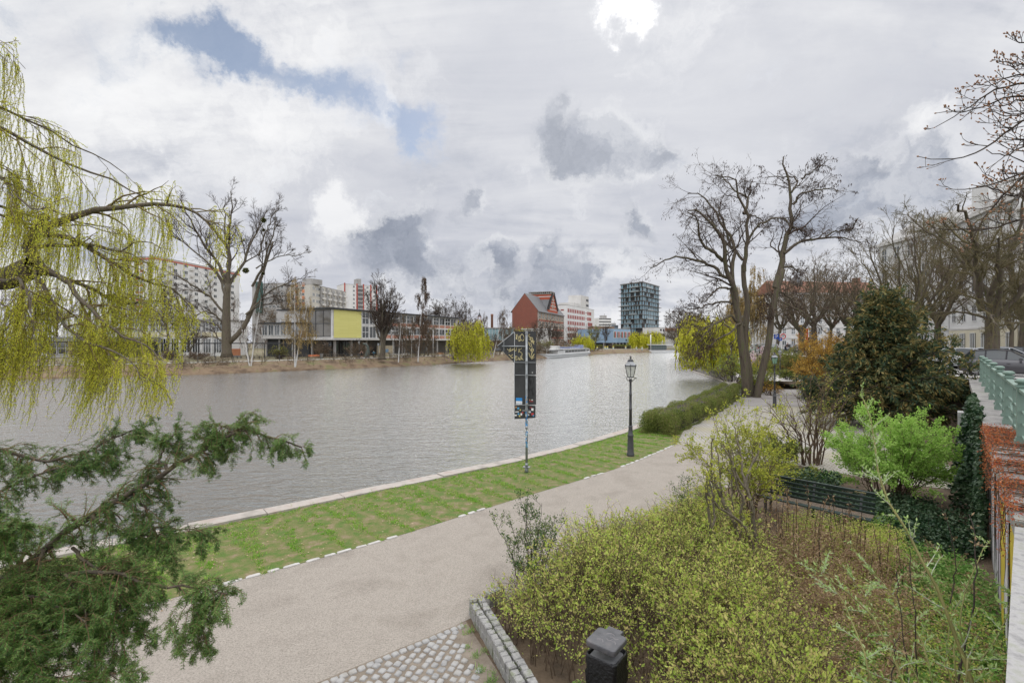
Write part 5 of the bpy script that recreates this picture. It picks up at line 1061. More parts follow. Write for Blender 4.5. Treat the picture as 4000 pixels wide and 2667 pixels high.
# grass on the verge
def grass():
    r = R_(281); n = 15000; s = r.random(n) * 134; i = np.minimum(s.astype(int), 133); fr = (s - i)[:, None]
    q = Q[:136]; c = q[i] * (1 - fr) + q[i + 1] * fr; lx = Lx; j = np.array([np.argmin(((lx - p) ** 2).sum(1)) for p in c]); w = r.random(n) ** 1.15
    p = c * (1 - w[:, None]) + lx[j] * w[:, None]
    k = (p[:, 1] > 3.5) & (p[:, 1] < 27); p = p[k]; w = w[k]; n = len(p)
    sz = (.45 + .75 * r.random(n) ** 2) * np.where(w > .8, .7, 1.0) * (.5 + .8 * r.random(n) ** 2)
    nb = 20; b = np.repeat(p, nb, 0) + r.normal(0, .07, (n * nb, 2)) * np.repeat(sz, nb)[:, None]; L = r.uniform(.05, .125, n * nb) * np.repeat(sz, nb)
    d = r.normal(0, .6, (n * nb, 3)); d[:, 2] = r.uniform(.6, 1.2, n * nb)
    m = MB(); m.kites(np.c_[b, np.zeros(len(b))], d, L, .012, rng=r); tag(m.build('grass', LF_GRASS), kind='stuff')
    nl = 2600; i = r.integers(0, n, nl); q = p[i] + r.normal(0, .2, (nl, 2)); m = MB(); dd = r.normal(size=(nl, 3)) * [1, 1, .15]
    m.kites(np.c_[q, np.full(nl, .022)], dd, r.uniform(.03, .07, nl), r.uniform(.015, .035, nl), side=np.array([[0, 0, 1.]]) + r.normal(0, .3, (nl, 3)), rng=r); tag(m.build('fallen_leaves', LF_STRAW), kind='stuff')
grass()
# ground plants in the bed between bench and wall
def ground_plants():
    r = R_(282)
    def patch(name, regs, n, L, W, mt, h, st=.5):
        m = MB()
        for (x, y, rx, ry), k in zip(regs, np.full(len(regs), n // len(regs))):
            a = r.uniform(0, 2 * PI, k); q = np.sqrt(r.random(k)); p = np.c_[x + rx * q * np.cos(a), y + ry * q * np.sin(a), r.random(k) ** 1.4 * h]
            m.kites(p, r.normal(size=(k, 3)) * [1, 1, st] + [0, 0, .25], r.uniform(.6, 1.3, k) * L, r.uniform(.6, 1.3, k) * W, rng=r, fold=.15)
        return tag(m.build(name, mt), kind='stuff')
    patch('green_herbs', [(5.0, 5.2, 1.0, 1.3), (6.2, 6.3, .9, .9), (7.6, 8.4, .8, .7), (8.6, 9.9, .7, .8), (8.9, 11.9, .6, .5), (5.3, 6.9, .7, .6), (4.2, 4.1, .8, .9), (6.0, 7.9, .4, .4), (10.2, 16.0, .8, .5), (.95, 6.0, .35, .22), (5.6, 5.9, 1.2, 1.0), (6.9, 7.5, 1.0, .8), (4.6, 4.6, .9, .9), (8.2, 9.2, .8, .8)], 36000, .065, .034, LF_HERB, .26)
    patch('yellow_ground_cover', [(5.4, 8.6, 1.2, 1.3), (6.6, 10.0, 1.1, 1.0), (5.2, 6.2, .9, 1.2), (6.4, 7.6, 1.0, 1.0), (7.6, 10.2, .7, .8), (4.6, 4.4, .8, 1.0), (7.4, 11.6, .9, .6), (8.2, 10.9, .6, .5)], 34000, .042, .022, LF_BED, .42)
    patch('ivy_ground_cover', [(9.6, 12.2, 1.5, 1.3), (10.6, 12.4, 1.0, 1.6), (8.7, 14.2, .9, .7), (9.5, 10.9, .9, .8), (10.0, 13.4, 1.6, .8)], 13000, .07, .07, LF_IVY, .32)
    patch('ivy_mound', [(8.95, 14.35, .75, .6)], 3000, .07, .07, LF_IVY, .75)
    m = MB(); n = 900; ctr = np.array([(4.9, 8.2), (6.0, 9.6), (6.8, 10.6), (5.6, 7.4), (4.6, 6.4), (7.2, 9.6), (5.2, 9.9), (5.9, 8.4)])
    b = ctr[r.integers(0, len(ctr), n)] + r.normal(0, .62, (n, 2)); K = 6; t = np.linspace(0, 1, K); az = r.uniform(0, 2 * PI, n); ln = r.uniform(.25, .95, n)
    P = np.zeros((n, K, 3)); P[:, :, :2] = b[:, None] + np.stack([np.cos(az), np.sin(az)], 1)[:, None] * (t ** 1.3)[None, :, None] * (ln * .75)[:, None, None]; P[:, :, 2] = (ln * .95)[:, None] * (t - .55 * t ** 2)[None] * 1.3
    m.tubes(P, np.tile(np.linspace(.004, .002, K), (n, 1)), 3, 0); leaves(m, P, r, 30000, .06, .018, 0, .03, (0, 0, -.45), 1.0, .15, 1); tag(m.build('dead_ferns', LF_DRY), kind='stuff')
    m = MB(); n = 3000; b = np.c_[r.uniform(3.6, 9.5, n), r.uniform(4.2, 13.5, n), np.full(n, .02)]; b = b[(b[:, 0] < b[:, 1] * .98 - .2) & (b[:, 0] > 3.6 + (b[:, 1] - 6) * .25)]
    m.kites(b, r.normal(size=b.shape) * [1, 1, .15], r.uniform(.04, .1, len(b)), r.uniform(.02, .05, len(b)), side=np.array([[0, 0, 1.]]) + r.normal(0, .3, b.shape), rng=r); tag(m.build('leaf_litter', LF_DRY), kind='stuff')
    n = 46; m = MB(); c = np.c_[r.uniform(5.2, 7.6, n), r.uniform(8.6, 11.6, n)]; P = np.zeros((n, 6, 3)); tt = np.linspace(0, 1, 6); hh = r.uniform(.7, 1.45, n)
    P[:, :, :2] = c[:, None] + r.normal(0, .12, (n, 1, 2)) * tt[None, :, None]; P[:, :, 2] = hh[:, None] * tt; m.tubes(P, np.full((n, 6), .006), 4, 0); leaves(m, P, r, 1600, .08, .022, 1, .02, (0, 0, -1.0), .5, .3, .95)
    tag(m.build('dead_stalks', [ST_DARK, LF_DRY]), kind='stuff')
ground_plants()
# young shoots in the lower right corner, close to the camera
def shoots():
    f = lambda p: (2700 + p[0] * .5527, 2000 + p[1] * .5527)
    g = lambda p: (3100 + p[0] * .4464, 1500 + p[1] * .4464)
    def one(name, label, items, seed, nl, twigs, mt=ST_OLIVE, base=None, tl=.32, lf=LF_SILVER, tm=None):
        r = R_(seed); lm = []
        for pts, fn, d0, d1, r0, r1 in items:
            ds = np.linspace(d0, d1, len(pts)); p = np.array([at(*fn(q), d) for q, d in zip(pts, ds)])
            if base is not None: p = np.concatenate([[np.asarray(base) + r.normal(0, .12, 3) * [1, 1, 0]], p])
            lm.append((p, r0, r1))
        root = thing(name, label, 'shrub', lm[0][0][0] * [1, 1, 0]); P, Rr = limbs(lm, 16, .006, r)
        A = spawn(P, Rr, twigs, r, .3, 1, (40, 80), 0, 6, .10, (0, 0, .15), rr=.45, rtip=.0018, rmin=.003, labs=tl); m = MB(); m.tubes(P, Rr, 7); m.build('stems', mt, root)
        m = MB(); m.tubes(*A, 4); m.build('twigs', tm or ST_PALE, root)
        m = MB(); B = len(A[0]); k = nl // B; b = np.repeat(np.arange(B), k); t = np.clip(np.round(r.random(len(b)) * 5) / 5 + r.normal(0, .02, len(b)), .08, .999)
        p, tg, _ = point_on(A[0], np.zeros(A[0].shape[:2]), b, t); m.kites(p, nrm(tg * .6 + r.normal(size=p.shape) * .5 + [0, 0, .25]), r.uniform(.022, .055, len(p)), r.uniform(.009, .018, len(p)), rng=r, fold=.15)
        leaves(m, P, r, nl // 4, .045, .014, 0, .01, (0, 0, .3), 1, .3, 1, .15); m.build('foliage', lf, root)
    one('whitebeam_shoot', 'tall olive shoot with silvery side twigs curving up to the bright green shrub', [([(1240, 1750), (1120, 1560), (1010, 1330), (900, 1120), (800, 960), (745, 820), (725, 640), (690, 380), (640, 200), (590, 100)], g, 4.6, 5.6, .024, .006)], 291, 620, 24, base=(4.35, 4.0, 0), tl=.42)
    one('whitebeam_shrub', 'leaning olive shoots with pale budding twigs along the bottom right', [([(1500, 1250), (1400, 1000), (1260, 700), (1080, 540), (900, 420), (640, 260)], f, 4.1, 5.0, .020, .004), ([(1290, 1200), (1220, 980), (1150, 800), (1080, 640), (960, 460), (860, 330)], f, 3.9, 4.6, .016, .004), ([(1620, 1250), (1500, 1020), (1380, 840), (1200, 560), (1080, 380)], f, 4.3, 5.2, .014, .003), ([(1700, 1250), (1660, 1000), (1520, 740), (1400, 560), (1240, 380), (1100, 200)], f, 4.3, 5.4, .014, .003)], 292, 1500, 13, base=(3.35, 3.6, 0), tl=.34)
    one('whitebeam_shrub', 'silvery-budded thicket of thin shoots at the foot of the painted wall', [([(1950, 1200), (2050, 1050), (2150, 900), (2230, 740), (2280, 560)], f, 3.9, 4.4, .016, .003), ([(1900, 1250), (1860, 900), (1800, 700), (1700, 500), (1560, 380)], f, 4.4, 5.2, .012, .003), ([(2000, 1230), (1900, 860), (1940, 560), (2050, 300), (2110, 200)], f, 4.6, 5.4, .012, .003), ([(1850, 1250), (1800, 1020), (1840, 760), (1900, 640), (1920, 560)], f, 4.8, 5.4, .010, .003)], 293, 1300, 12, base=(4.3, 4.1, 0), tl=.3)
    one('dead_stem', 'dark bare dead stems standing before the painted wall', [([(1870, 1250), (1990, 700), (2010, 400), (1990, 120), (1960, 20)], f, 4.6, 5.0, .010, .004), ([(1600, 1240), (1580, 700), (1555, 500), (1545, 260)], f, 4.6, 4.8, .007, .003), ([(1540, 1240), (1490, 820), (1460, 600), (1450, 410)], f, 4.4, 4.6, .007, .003), ([(1420, 1240), (1440, 950), (1480, 840)], f, 4.2, 4.3, .006, .003), ([(1830, 640), (1870, 420), (1850, 220), (1800, 40), (1760, -60)], f, 6.4, 6.8, .008, .003)], 294, 120, 3, mt=ST_DARK, tl=.15, lf=LF_DRY, tm=ST_DARK)
shoots()
# ------------------------------------------------------------------ wall, railing, creepers
M_CAP = mat('weathered coping stone', (.16, .15, .145), (.30, .285, .27), 1.6, .9, .5, 22, c3=(.22, .225, .175), detail=10)
M_WALLF = mat('plastered wall face', (.26, .25, .235), (.42, .41, .40), 1.4, .9, .5, 12, c3=(.30, .31, .27), stretch=(2, 2, .6), detail=9)
M_RAIL = mat('grey green railing paint', (.155, .225, .185), (.185, .26, .215), 3, .5, .05, 40)
M_DKMETAL = mat('dark lamp iron', (.040, .040, .042), (.062, .062, .066), 4, .5, .1, 40)
M_GALV = mat('galvanised steel', (.20, .215, .22), (.32, .335, .34), 6, .45, .1, 50, metal=.35)
M_ALU = mat('bare aluminium edge', (.55, .56, .57), rough=.4)
def wall():
    root = thing('retaining_wall', 'painted park wall with mossy stone coping under the green railing', 'wall', wl(4, .4, 0))
    m = MB(); lo, hi = -1.2, 25.2
    F0 = np.array([wl(s, .10) for s in (lo, hi)]); F1 = np.array([wl(s, 1.0) for s in (lo, hi)])
    m.prism([F0[0], F0[1], F1[1], F1[0]], -.2, 2.52); m.build('wall_face', M_WALLF, root)
    m = MB(); r = R_(301); s = .1
    while s < hi:
        l = r.uniform(1.5, 2.0); a, b = s + .008, min(s + l, hi) - .008; s += l
        m.prism([wl(a, 0), wl(b, 0), wl(b, .98), wl(a, .98)], 2.53, 2.735 + r.normal(0, .004))
    m.build('coping', M_CAP, root)
    m = MB(); m.prism([(1.2, 1.23), (4.98, 4.79), wl(-.16, 1.0), (2.2, .55)], 2.42, 2.77); m.prism([(1.36, 1.26), (4.95, 4.66), wl(-.3, .9), (2.2, .7)], -.2, 2.415); m.build('pier', mat('granite pier', (.19, .185, .18), (.34, .33, .32), 9, .85, .3, 50, c3=(.25, .255, .20)), root)
    m = MB(); m.prism([wl(14.2, -.42), wl(14.75, -.42), wl(14.75, .095), wl(14.2, .095)], -.1, 2.3); m.build('buttress', M_WALLF, root)
    # paint on the wall: overlapping sprayed shapes, each with its own outline
    cols = [(.62, .60, .62), (.60, .47, .05), (.045, .045, .05), (.10, .30, .42), (.50, .44, .50), (.55, .44, .08)]
    mb = MB(); ms = [mat('spray paint %s' % n, tuple(np.array(c) * .8), c, 5, .7) for n, c in zip('white yellow black blue lilac ochre'.split(), cols)]
    def blob(s0, z0, rs, rz, k, lay):
        n = 18; a = np.arange(n) * 2 * PI / n; q = 1 + .22 * np.sin(a * 3 + s0 * 7) + r.normal(0, .10, n)
        S = np.clip(s0 + rs * np.cos(a) * q, -.02, 11); Z = np.clip(z0 + rz * np.sin(a) * q, .05, 2.45)
        mb.add(np.array([wl(x, .096 - .003 * lay, z) for x, z in zip(S, Z)]), [list(range(n))[::-1]], k)
    for i, (s0, z0, rs, rz, k) in enumerate([(6.5, 1.3, 1.6, 1.0, 0), (4.6, 1.4, 1.2, 1.0, 4), (1.6, 1.3, .9, 1.1, 1), (2.9, 1.2, .5, 1.2, 0), (3.6, 1.2, .5, 1.1, 1), (.7, 1.4, .5, .9, 5), (5.6, 1.3, .25, 1.0, 2), (2.35, 1.3, .10, 1.1, 2), (8.6, 1.3, .8, .9, 0), (9.6, 1.4, .5, .8, 3), (7.5, 1.2, .10, .9, 2), (4.1, 1.2, .10, 1.0, 2), (.2, 1.0, .3, .7, 0), (6.8, 1.2, .08, .9, 2), (1.15, 1.1, .09, .8, 3)]): blob(s0, z0, rs, rz, k, i + 1)
    mb.build('graffiti', ms, root)
wall()
def creeper():
    r = R_(302); root = thing('red_creeper', 'red-budding creeper spreading over the wall coping', 'creeper', wl(3, 0, 2.7)); n = 120
    s = r.uniform(.1, 7.4, n) ** 1.0; K = 8; t = np.linspace(0, 1, K); P = np.zeros((n, K, 3))
    for i in range(n):
        o_ = r.uniform(-.0, .45); top = r.random() < .68; L = r.uniform(.3, 1.1)
        if top:
            a = r.uniform(-.6, .6); pts = np.array([wl(s[i] + L * x * math.sin(a), np.clip(o_ + L * x * math.cos(a) * r.choice([-1, 1]), -.01, .85), 2.745 + r.uniform(0, .03) + .02 * math.sin(9 * x)) for x in t])
        else:
            pts = np.array([wl(s[i] + r.normal(0, .02) + .12 * math.sin(3 * x + i), -.02 - .03 * r.random() if x > .15 else .03, 2.76 - L * 1.1 * max(0, x - .12)) for x in t])
        P[i] = pts
    m = MB(); m.tubes(P, np.tile(np.linspace(.006, .003, K), (n, 1)), 3); m.build('vines', ST_BROWN, root)
    m = MB(); leaves(m, P, r, 9000, .036, .015, 0, .035, (0, 0, .35), 1.0, .05, 1, .15); m.build('foliage', LF_RED, root)
    root = thing('ivy', 'dark ivy climbing the wall below the railing behind the bright green shrub', 'ivy', wl(9, 0, 0)); n = 9500
    sv = r.uniform(7.0, 14.5, n); zz_ = np.minimum(r.random(n) ** .8 * 2.95, 2.9); bul = .12 + .45 * np.clip((sv - 8) / 3, 0, 1) * np.clip(1.2 - zz_ / 2.9, .15, 1) * (.7 + .5 * np.sin(sv * 3 + zz_ * 2))
    keep = (zz_ < 2.4) | (sv > 8.6); sv, zz_, bul = sv[keep], zz_[keep], bul[keep]
    P = np.array([wl(a, .08 - b * q, z) for a, b, z, q in zip(sv, bul, zz_, r.random(len(sv)) ** .4)]); d = np.tile([-WALLN[0], -WALLN[1], -.55], (len(P), 1)) + r.normal(0, .5, P.shape)
    m = MB(); S = np.stack([np.array([wl(a, .07, z) for a, z in zip(r.uniform(7.2, 14, 40) * 1.0, np.full(40, q))]) for q in (0, .8, 1.7, 2.5)], 1); m.tubes(S, np.full((40, 4), .012), 4); m.build('stems', ST_BROWN, root)
    m = MB(); m.kites(P, d, r.uniform(.07, .13, len(P)), r.uniform(.07, .12, len(P)), rng=r, fold=.08); m.build('foliage', LF_IVY, root)
creeper()
def railing():
    root = thing('bridge_railing', 'grey-green iron railing with capped posts along the wall top', 'railing', wl(8, .4, 2.735)); z0 = 2.735
    path = [wl(s, .42) for s in (-4.0, -.9, 2.25, 5.35, 8.45, 11.55, 14.65, 17.75, 20.85, 23.9)]
    path = path[1:]; c45 = math.atan2(WALLD[1], WALLD[0])
    for i, p in enumerate(path):
        m = MB(); c = np.array([*p, z0])
        m.box(c + [0, 0, .05], (.21, .21, .10), c45); m.box(c + [0, 0, .125], (.185, .185, .05), c45); m.box(c + [0, 0, .60], (.15, .15, .90), c45); m.box(c + [0, 0, 1.07], (.19, .19, .035), c45)
        m.lathe([(.075, 1.085), (.055, 1.11), (.09, 1.125), (.105, 1.145), (.10, 1.175), (.06, 1.20), (.0, 1.205)], c, 14); m.build('post', M_RAIL, root)
    for j, (h, rr) in enumerate(((1.0, 0), (.62, .022), (.36, .0), (.18, .022))):
        if h == .36: continue
        m = MB(); a, b = path[0], path[-1]
        if rr == 0: m.bar([*a, z0 + h], [*b, z0 + h], .11, .05); m.bar([*a, z0 + h - .045], [*b, z0 + h - .045], .05, .04)
        else: m.cyl([*a, z0 + h], [*b, z0 + h], rr, n=8)
        m.build('top_rail' if rr == 0 else 'rail', M_RAIL, root)
    for p, q in zip(path[:-1], path[1:]):
        mid = (p + q) / 2; m = MB(); c = np.array([*mid, z0]); m.box(c + [0, 0, .03], (.11, .11, .06), c45); m.box(c + [0, 0, .5], (.06, .06, .92), c45)
        for f_ in (0.62, .18): m.box(c + [0, 0, f_], (.085, .085, .06), c45)
        m.build('baluster', M_RAIL, root)
        # cast spiky ornament between post and baluster
        for k in (.25, .75):
            c = np.array([*(p * (1 - k) + q * k), z0 + .40]); m = MB()
            for dz in (-.035, 0, .035): m.bar(c + np.array([*(WALLD * .16), .10 + dz]), c - np.array([*(WALLD * .16), .10 - dz]), .035, .02)
            m.bar([*(p if k < .5 else q), z0 + .40], c, .03, .03); m.bar(c, [*mid, z0 + .40], .03, .03)
            m.build('ornament', M_RAIL, root)
    # the same railing continues along the park slope
    root = thing('street_railing', 'far stretch of green railing above the park slope', 'railing', (34, 60, 2.7)); pts = S_EDGE[8:40]; pts = offset(resample(pts, 26), .15)
    for p in pts:
        m = MB(); m.box((p[0], p[1], 3.15), (.11, .11, 1.0)); m.lathe([(.08, 0), (.08, .05), (0, .09)], (p[0], p[1], 3.66), 8); m.build('post', M_RAIL, root)
    for h in (1.0, .62, .25):
        m = MB(); P = z3(pts, 2.68 + h); m.tubes(P[None], np.full((1, len(P)), .035), 6); m.build('top_rail' if h == 1.0 else 'rail', M_RAIL, root)
railing()
# ------------------------------------------------------------------ back of the river traffic sign
def stroke(m, pts, org, ux, uz, un, w, mi=0, K=14, sm=True):
    p = resample(np.array(pts, float), K, sm); P = np.array([org + ux * a + uz * b + un * .004 for a, b in p]); m.tubes(P, np.full((1, K), w), 5, mi)
def text(s, size, M_, parent, mt, name):
    c = bpy.data.curves.new(name, 'FONT'); c.body = s; c.size = size; c.align_x = 'CENTER'; c.extrude = .001
    t = bpy.data.objects.new(name, c); COL.objects.link(t); dg = bpy.context.evaluated_depsgraph_get(); dg.update()
    me = bpy.data.meshes.new_from_object(t.evaluated_get(dg)); bpy.data.objects.remove(t)
    o = bpy.data.objects.new(name, me); COL.objects.link(o); me.materials.clear(); me.materials.append(mt)
    M2 = Matrix(M_); M2.translation = M2.translation - Vector(ORIGIN[parent.name]); me.transform(M2); o.parent = parent; ORIGIN[o.name] = ORIGIN[parent.name]
    return o
def sign():
    D = 17.0; base = gp(2057, 1847); base[2] = 0; D = base[1]
    root = thing('river_sign', 'back of a dark arrow-shaped river sign on a sticker-covered pole', 'sign', base)
    ang = math.radians(-17); ux = np.array([math.cos(ang), math.sin(ang), 0]); un = np.array([math.sin(ang), -math.cos(ang), 0]); uz = np.array([0, 0, 1.])
    S_ = D / F                                             # metres per photo pixel at the pole
    Z = lambda py: H - (py - CY) * S_
    pl = np.array([base[0], base[1], 0]) - un * .065
    k = 1 / math.cos(ang)
    X = lambda px: (px - 2057) * S_ * k
    M_BACK = mat('dark sign back', (.028, .029, .030), (.045, .046, .047), 2.5, .55, .1, 40)
    m = MB(); m.cyl(base + [0, 0, -.1], base + [0, 0, Z(1297)], .043, n=16); m.lathe([(.05, 0), (.05, .02), (.0, .03)], base + [0, 0, Z(1297)], 12); m.build('pole', M_GALV, root)
    m = MB(); m.lathe([(.065, 0), (.065, .20)], base, 14); m.box(base + [0, 0, .20], (.24, .18, .025), ang); m.lathe([(.055, .2), (.05, .34)], base, 14); m.build('base_sleeve', M_GALV, root)
    def panel(name, poly, rim=True):
        P = np.array([(X(a), Z(b)) for a, b in poly]); n = len(P); th = .03
        fr = np.array([pl + ux * a + uz * b for a, b in P]); bk = fr - un * th
        m = MB(); m.add(np.concatenate([fr, bk]), [list(range(n)), list(range(n, 2 * n))[::-1]], 0); m.add(np.concatenate([fr, bk]), [[i, n + i, n + (i + 1) % n, (i + 1) % n] for i in range(n)], 1)
        for i in range(n): m.bar(fr[i] + un * .004, fr[(i + 1) % n] + un * .004, .018, .016, 1 if i == n - 1 else 0)
        return m.build(name, [M_BACK, M_ALU], root)
    panel('arrow_panel', [(2006, 1298), (2006, 1416), (1940, 1352)]); panel('square_panel', [(2008, 1417), (2091, 1417), (2091, 1297), (2008, 1297)])
    panel('small_panel', [(2007, 1466), (2091, 1464), (2091, 1418), (2007, 1418)]); panel('tall_panel', [(2007, 1583), (2091, 1580), (2091, 1470), (2007, 1468)]); panel('lower_panel', [(2007, 1640), (2089, 1632), (2089, 1584), (2007, 1588)])
    m = MB(); o = pl + un * .045
    m.cyl(o + ux * X(1960) + uz * Z(1354), o + ux * X(2060) + uz * Z(1354), .026, n=10); m.build('cross_tube', M_GALV, root)
    for py in (1417, 1467, 1584):
        m = MB(); m.bar(pl + un * .02 + ux * X(2008) + uz * Z(py), pl + un * .02 + ux * X(2090) + uz * Z(py), .03, .025); m.build('bracket', M_GALV, root)
    for py in (1303, 1413, 1420, 1465, 1472, 1580, 1600):
        m = MB(); m.lathe([(.055, -.02), (.055, .02)], base + [0, 0, Z(py)], 14); m.box(base + un * .06 + [0, 0, Z(py)], (.05, .05, .035), ang); m.build('clamp', M_GALV, root)
    m = MB(); m.bar(base + ux * -.13 + un * .06 + uz * Z(1604), base + ux * .16 + un * .06 + uz * Z(1604), .06, .03); m.build('bracket', M_GALV, root)
    m = MB(); m.bar(pl + ux * X(1966) + uz * Z(1330) + un * .012, pl + ux * X(1966) + uz * Z(1376) + un * .012, .035, .02); m.build('bracket', M_GALV, root)
    # sprayed tags in pale yellow
    y = mat('pale yellow spray', (.52, .44, .20), (.66, .58, .34), 12, .7); org = pl + un * .006
    g = lambda p: (X(1920 + p[0] * .4353), Z(1270 + p[1] * .4353))
    def tagset(name, st, w, mt):
        m = MB()
        for q in st: stroke(m, [g(p) for p in q], org, ux, uz, un, w)
        m.build(name, mt, root)
    tagset('graffiti_tag', [[(212, 84), (226, 104), (215, 130)], [(232, 84), (216, 112), (228, 132)], [(238, 100), (240, 128), (247, 118), (246, 100)], [(252, 94), (254, 118)], [(270, 82), (254, 104), (266, 140), (286, 138), (288, 110), (274, 84), (262, 88)], [(236, 140), (262, 136)], [(240, 148), (256, 145)]], .011, y)
    tagset('graffiti_tag', [[(342, 86), (330, 90), (332, 108), (344, 112), (340, 130), (330, 130)], [(346, 132), (356, 118), (346, 112), (344, 136), (356, 140)], [(352, 160), (352, 136), (358, 150), (364, 138), (368, 166)], [(362, 112), (376, 176)], [(356, 158), (384, 148)], [(330, 150), (330, 176), (340, 172)], [(340, 160), (336, 180), (348, 196), (356, 180), (346, 166)], [(336, 205), (350, 232), (362, 196)], [(352, 244), (364, 214), (372, 226), (352, 262)], [(330, 250), (344, 290), (372, 220)], [(348, 300), (382, 258), (352, 310), (380, 288)]], .011, y)
    tagset('graffiti_tag', [[(136, 216), (152, 230), (168, 206), (160, 240), (182, 226)], [(150, 244), (172, 232)], [(180, 212), (186, 230), (196, 214)], [(202, 208), (206, 232), (218, 230), (220, 206)], [(244, 214), (240, 250)], [(268, 210), (244, 232), (268, 254)]], .011, y)
    tagset('graffiti_tag', [[(150, 268), (168, 280), (186, 268)], [(166, 282), (180, 300), (192, 292)], [(212, 280), (212, 318), (230, 312), (214, 298), (228, 286), (212, 280)], [(236, 290), (246, 318), (258, 280)], [(250, 300), (262, 318), (272, 256)], [(268, 300), (282, 318)], [(200, 300), (212, 300)]], .011, y)
    dk = mat('black marker', (.008, .008, .008), rough=.6)
    tagset('graffiti_tag', [[(330, 286), (332, 312), (346, 310), (346, 284), (330, 286)], [(352, 300), (366, 290), (372, 308), (356, 316)], [(340, 466), (336, 500), (346, 540), (362, 540), (372, 500), (364, 466), (340, 466)], [(346, 496), (344, 530)], [(354, 498), (350, 532)], [(330, 545), (334, 580), (356, 578), (372, 560)], [(332, 600), (356, 574), (372, 640)], [(356, 586), (366, 630), (378, 606)]], .0055, dk)
    # stickers
    st = MB(); r = R_(311)
    def sticker(m, px, py, w, h, mi, lay=.012, a=0.0):
        c = pl + un * lay + ux * X(px) + uz * Z(py); ca, sa = math.cos(a), math.sin(a); u2 = ux * ca + uz * sa; v2 = uz * ca - ux * sa; m.box(c, (w, .002, h), M=np.stack([u2, un, v2], 1), m=mi)
    cm = [mat('sticker ' + n, c, rough=.5) for n, c in (('white', (.72, .72, .70)), ('blue', (.02, .22, .55)), ('sky', (.08, .30, .50)), ('red', (.45, .05, .05)), ('yellow', (.6, .5, .15)), ('black', (.02, .02, .02)), ('orange', (.5, .25, .1)))]
    sticker(st, 2026, 1563, 24 * S_ * k * 1.02, 13 * S_, 1); sticker(st, 2026, 1576, 24 * S_ * k * 1.02, 12.4 * S_, 0)
    tx = text('Hertha BSC', .042, Matrix(((ux[0], 0, -un[0] * -1, 0), (ux[1], 0, un[1], 0), (0, 1, 0, 0), (0, 0, 0, 1))), root, cm[1], 'sticker_lettering')
    tx.data.transform(Matrix.Translation(Vector(pl + un * .015 + ux * X(2026) + uz * Z(1578.5)) - Vector((0, 0, 0))))
    for px, py, w, h, c, a in [(2014, 1594, .05, .05, 6, .1), (2023, 1598, .07, .07, 2, 0), (2031, 1604, .05, .04, 4, .6), (2018, 1612, .13, .03, 0, .1), (2024, 1620, .06, .06, 2, .8), (2035, 1621, .06, .08, 0, -.2), (2013, 1626, .08, .05, 0, .1), (2028, 1628, .04, .07, 4, .7), (2040, 1614, .05, .06, 3, .2), (2072, 1593, .08, .02, 3, .1), (2078, 1600, .08, .09, 0, 0), (2067, 1611, .09, .05, 0, .1), (2070, 1610, .06, .03, 1, .1), (2078, 1618, .09, .08, 3, .1), (2062, 1622, .08, .05, 0, .15), (2082, 1624, .05, .05, 2, 0), (2068, 1563, .04, .03, 6, 0), (2077, 1563, .04, .035, 0, 0), (2074, 1569, .13, .02, 3, .05), (2078, 1456, .03, .025, 0, 0)]:
        sticker(st, px, py, w, h, c, .013 + r.random() * .006, a)
    st.build('stickers', cm, root)
    m = MB()
    for i in range(120):
        z = r.uniform(.85, Z(1640)) if i < 100 else r.uniform(Z(1640), Z(1550)); a = r.uniform(0, 2 * PI); w, h = r.uniform(.035, .07), r.uniform(.03, .09); K = 5; th = a + np.linspace(-1, 1, K) * w / .045 / 2
        P = np.c_[base[0] + .0445 * np.cos(th), base[1] + .0445 * np.sin(th)]; m.strip(np.c_[P, np.full(K, z + h)], np.c_[P, np.full(K, z)], int(r.choice([0, 0, 1, 2, 2, 5, 1])))
    m.build('pole_stickers', cm, root)
sign()
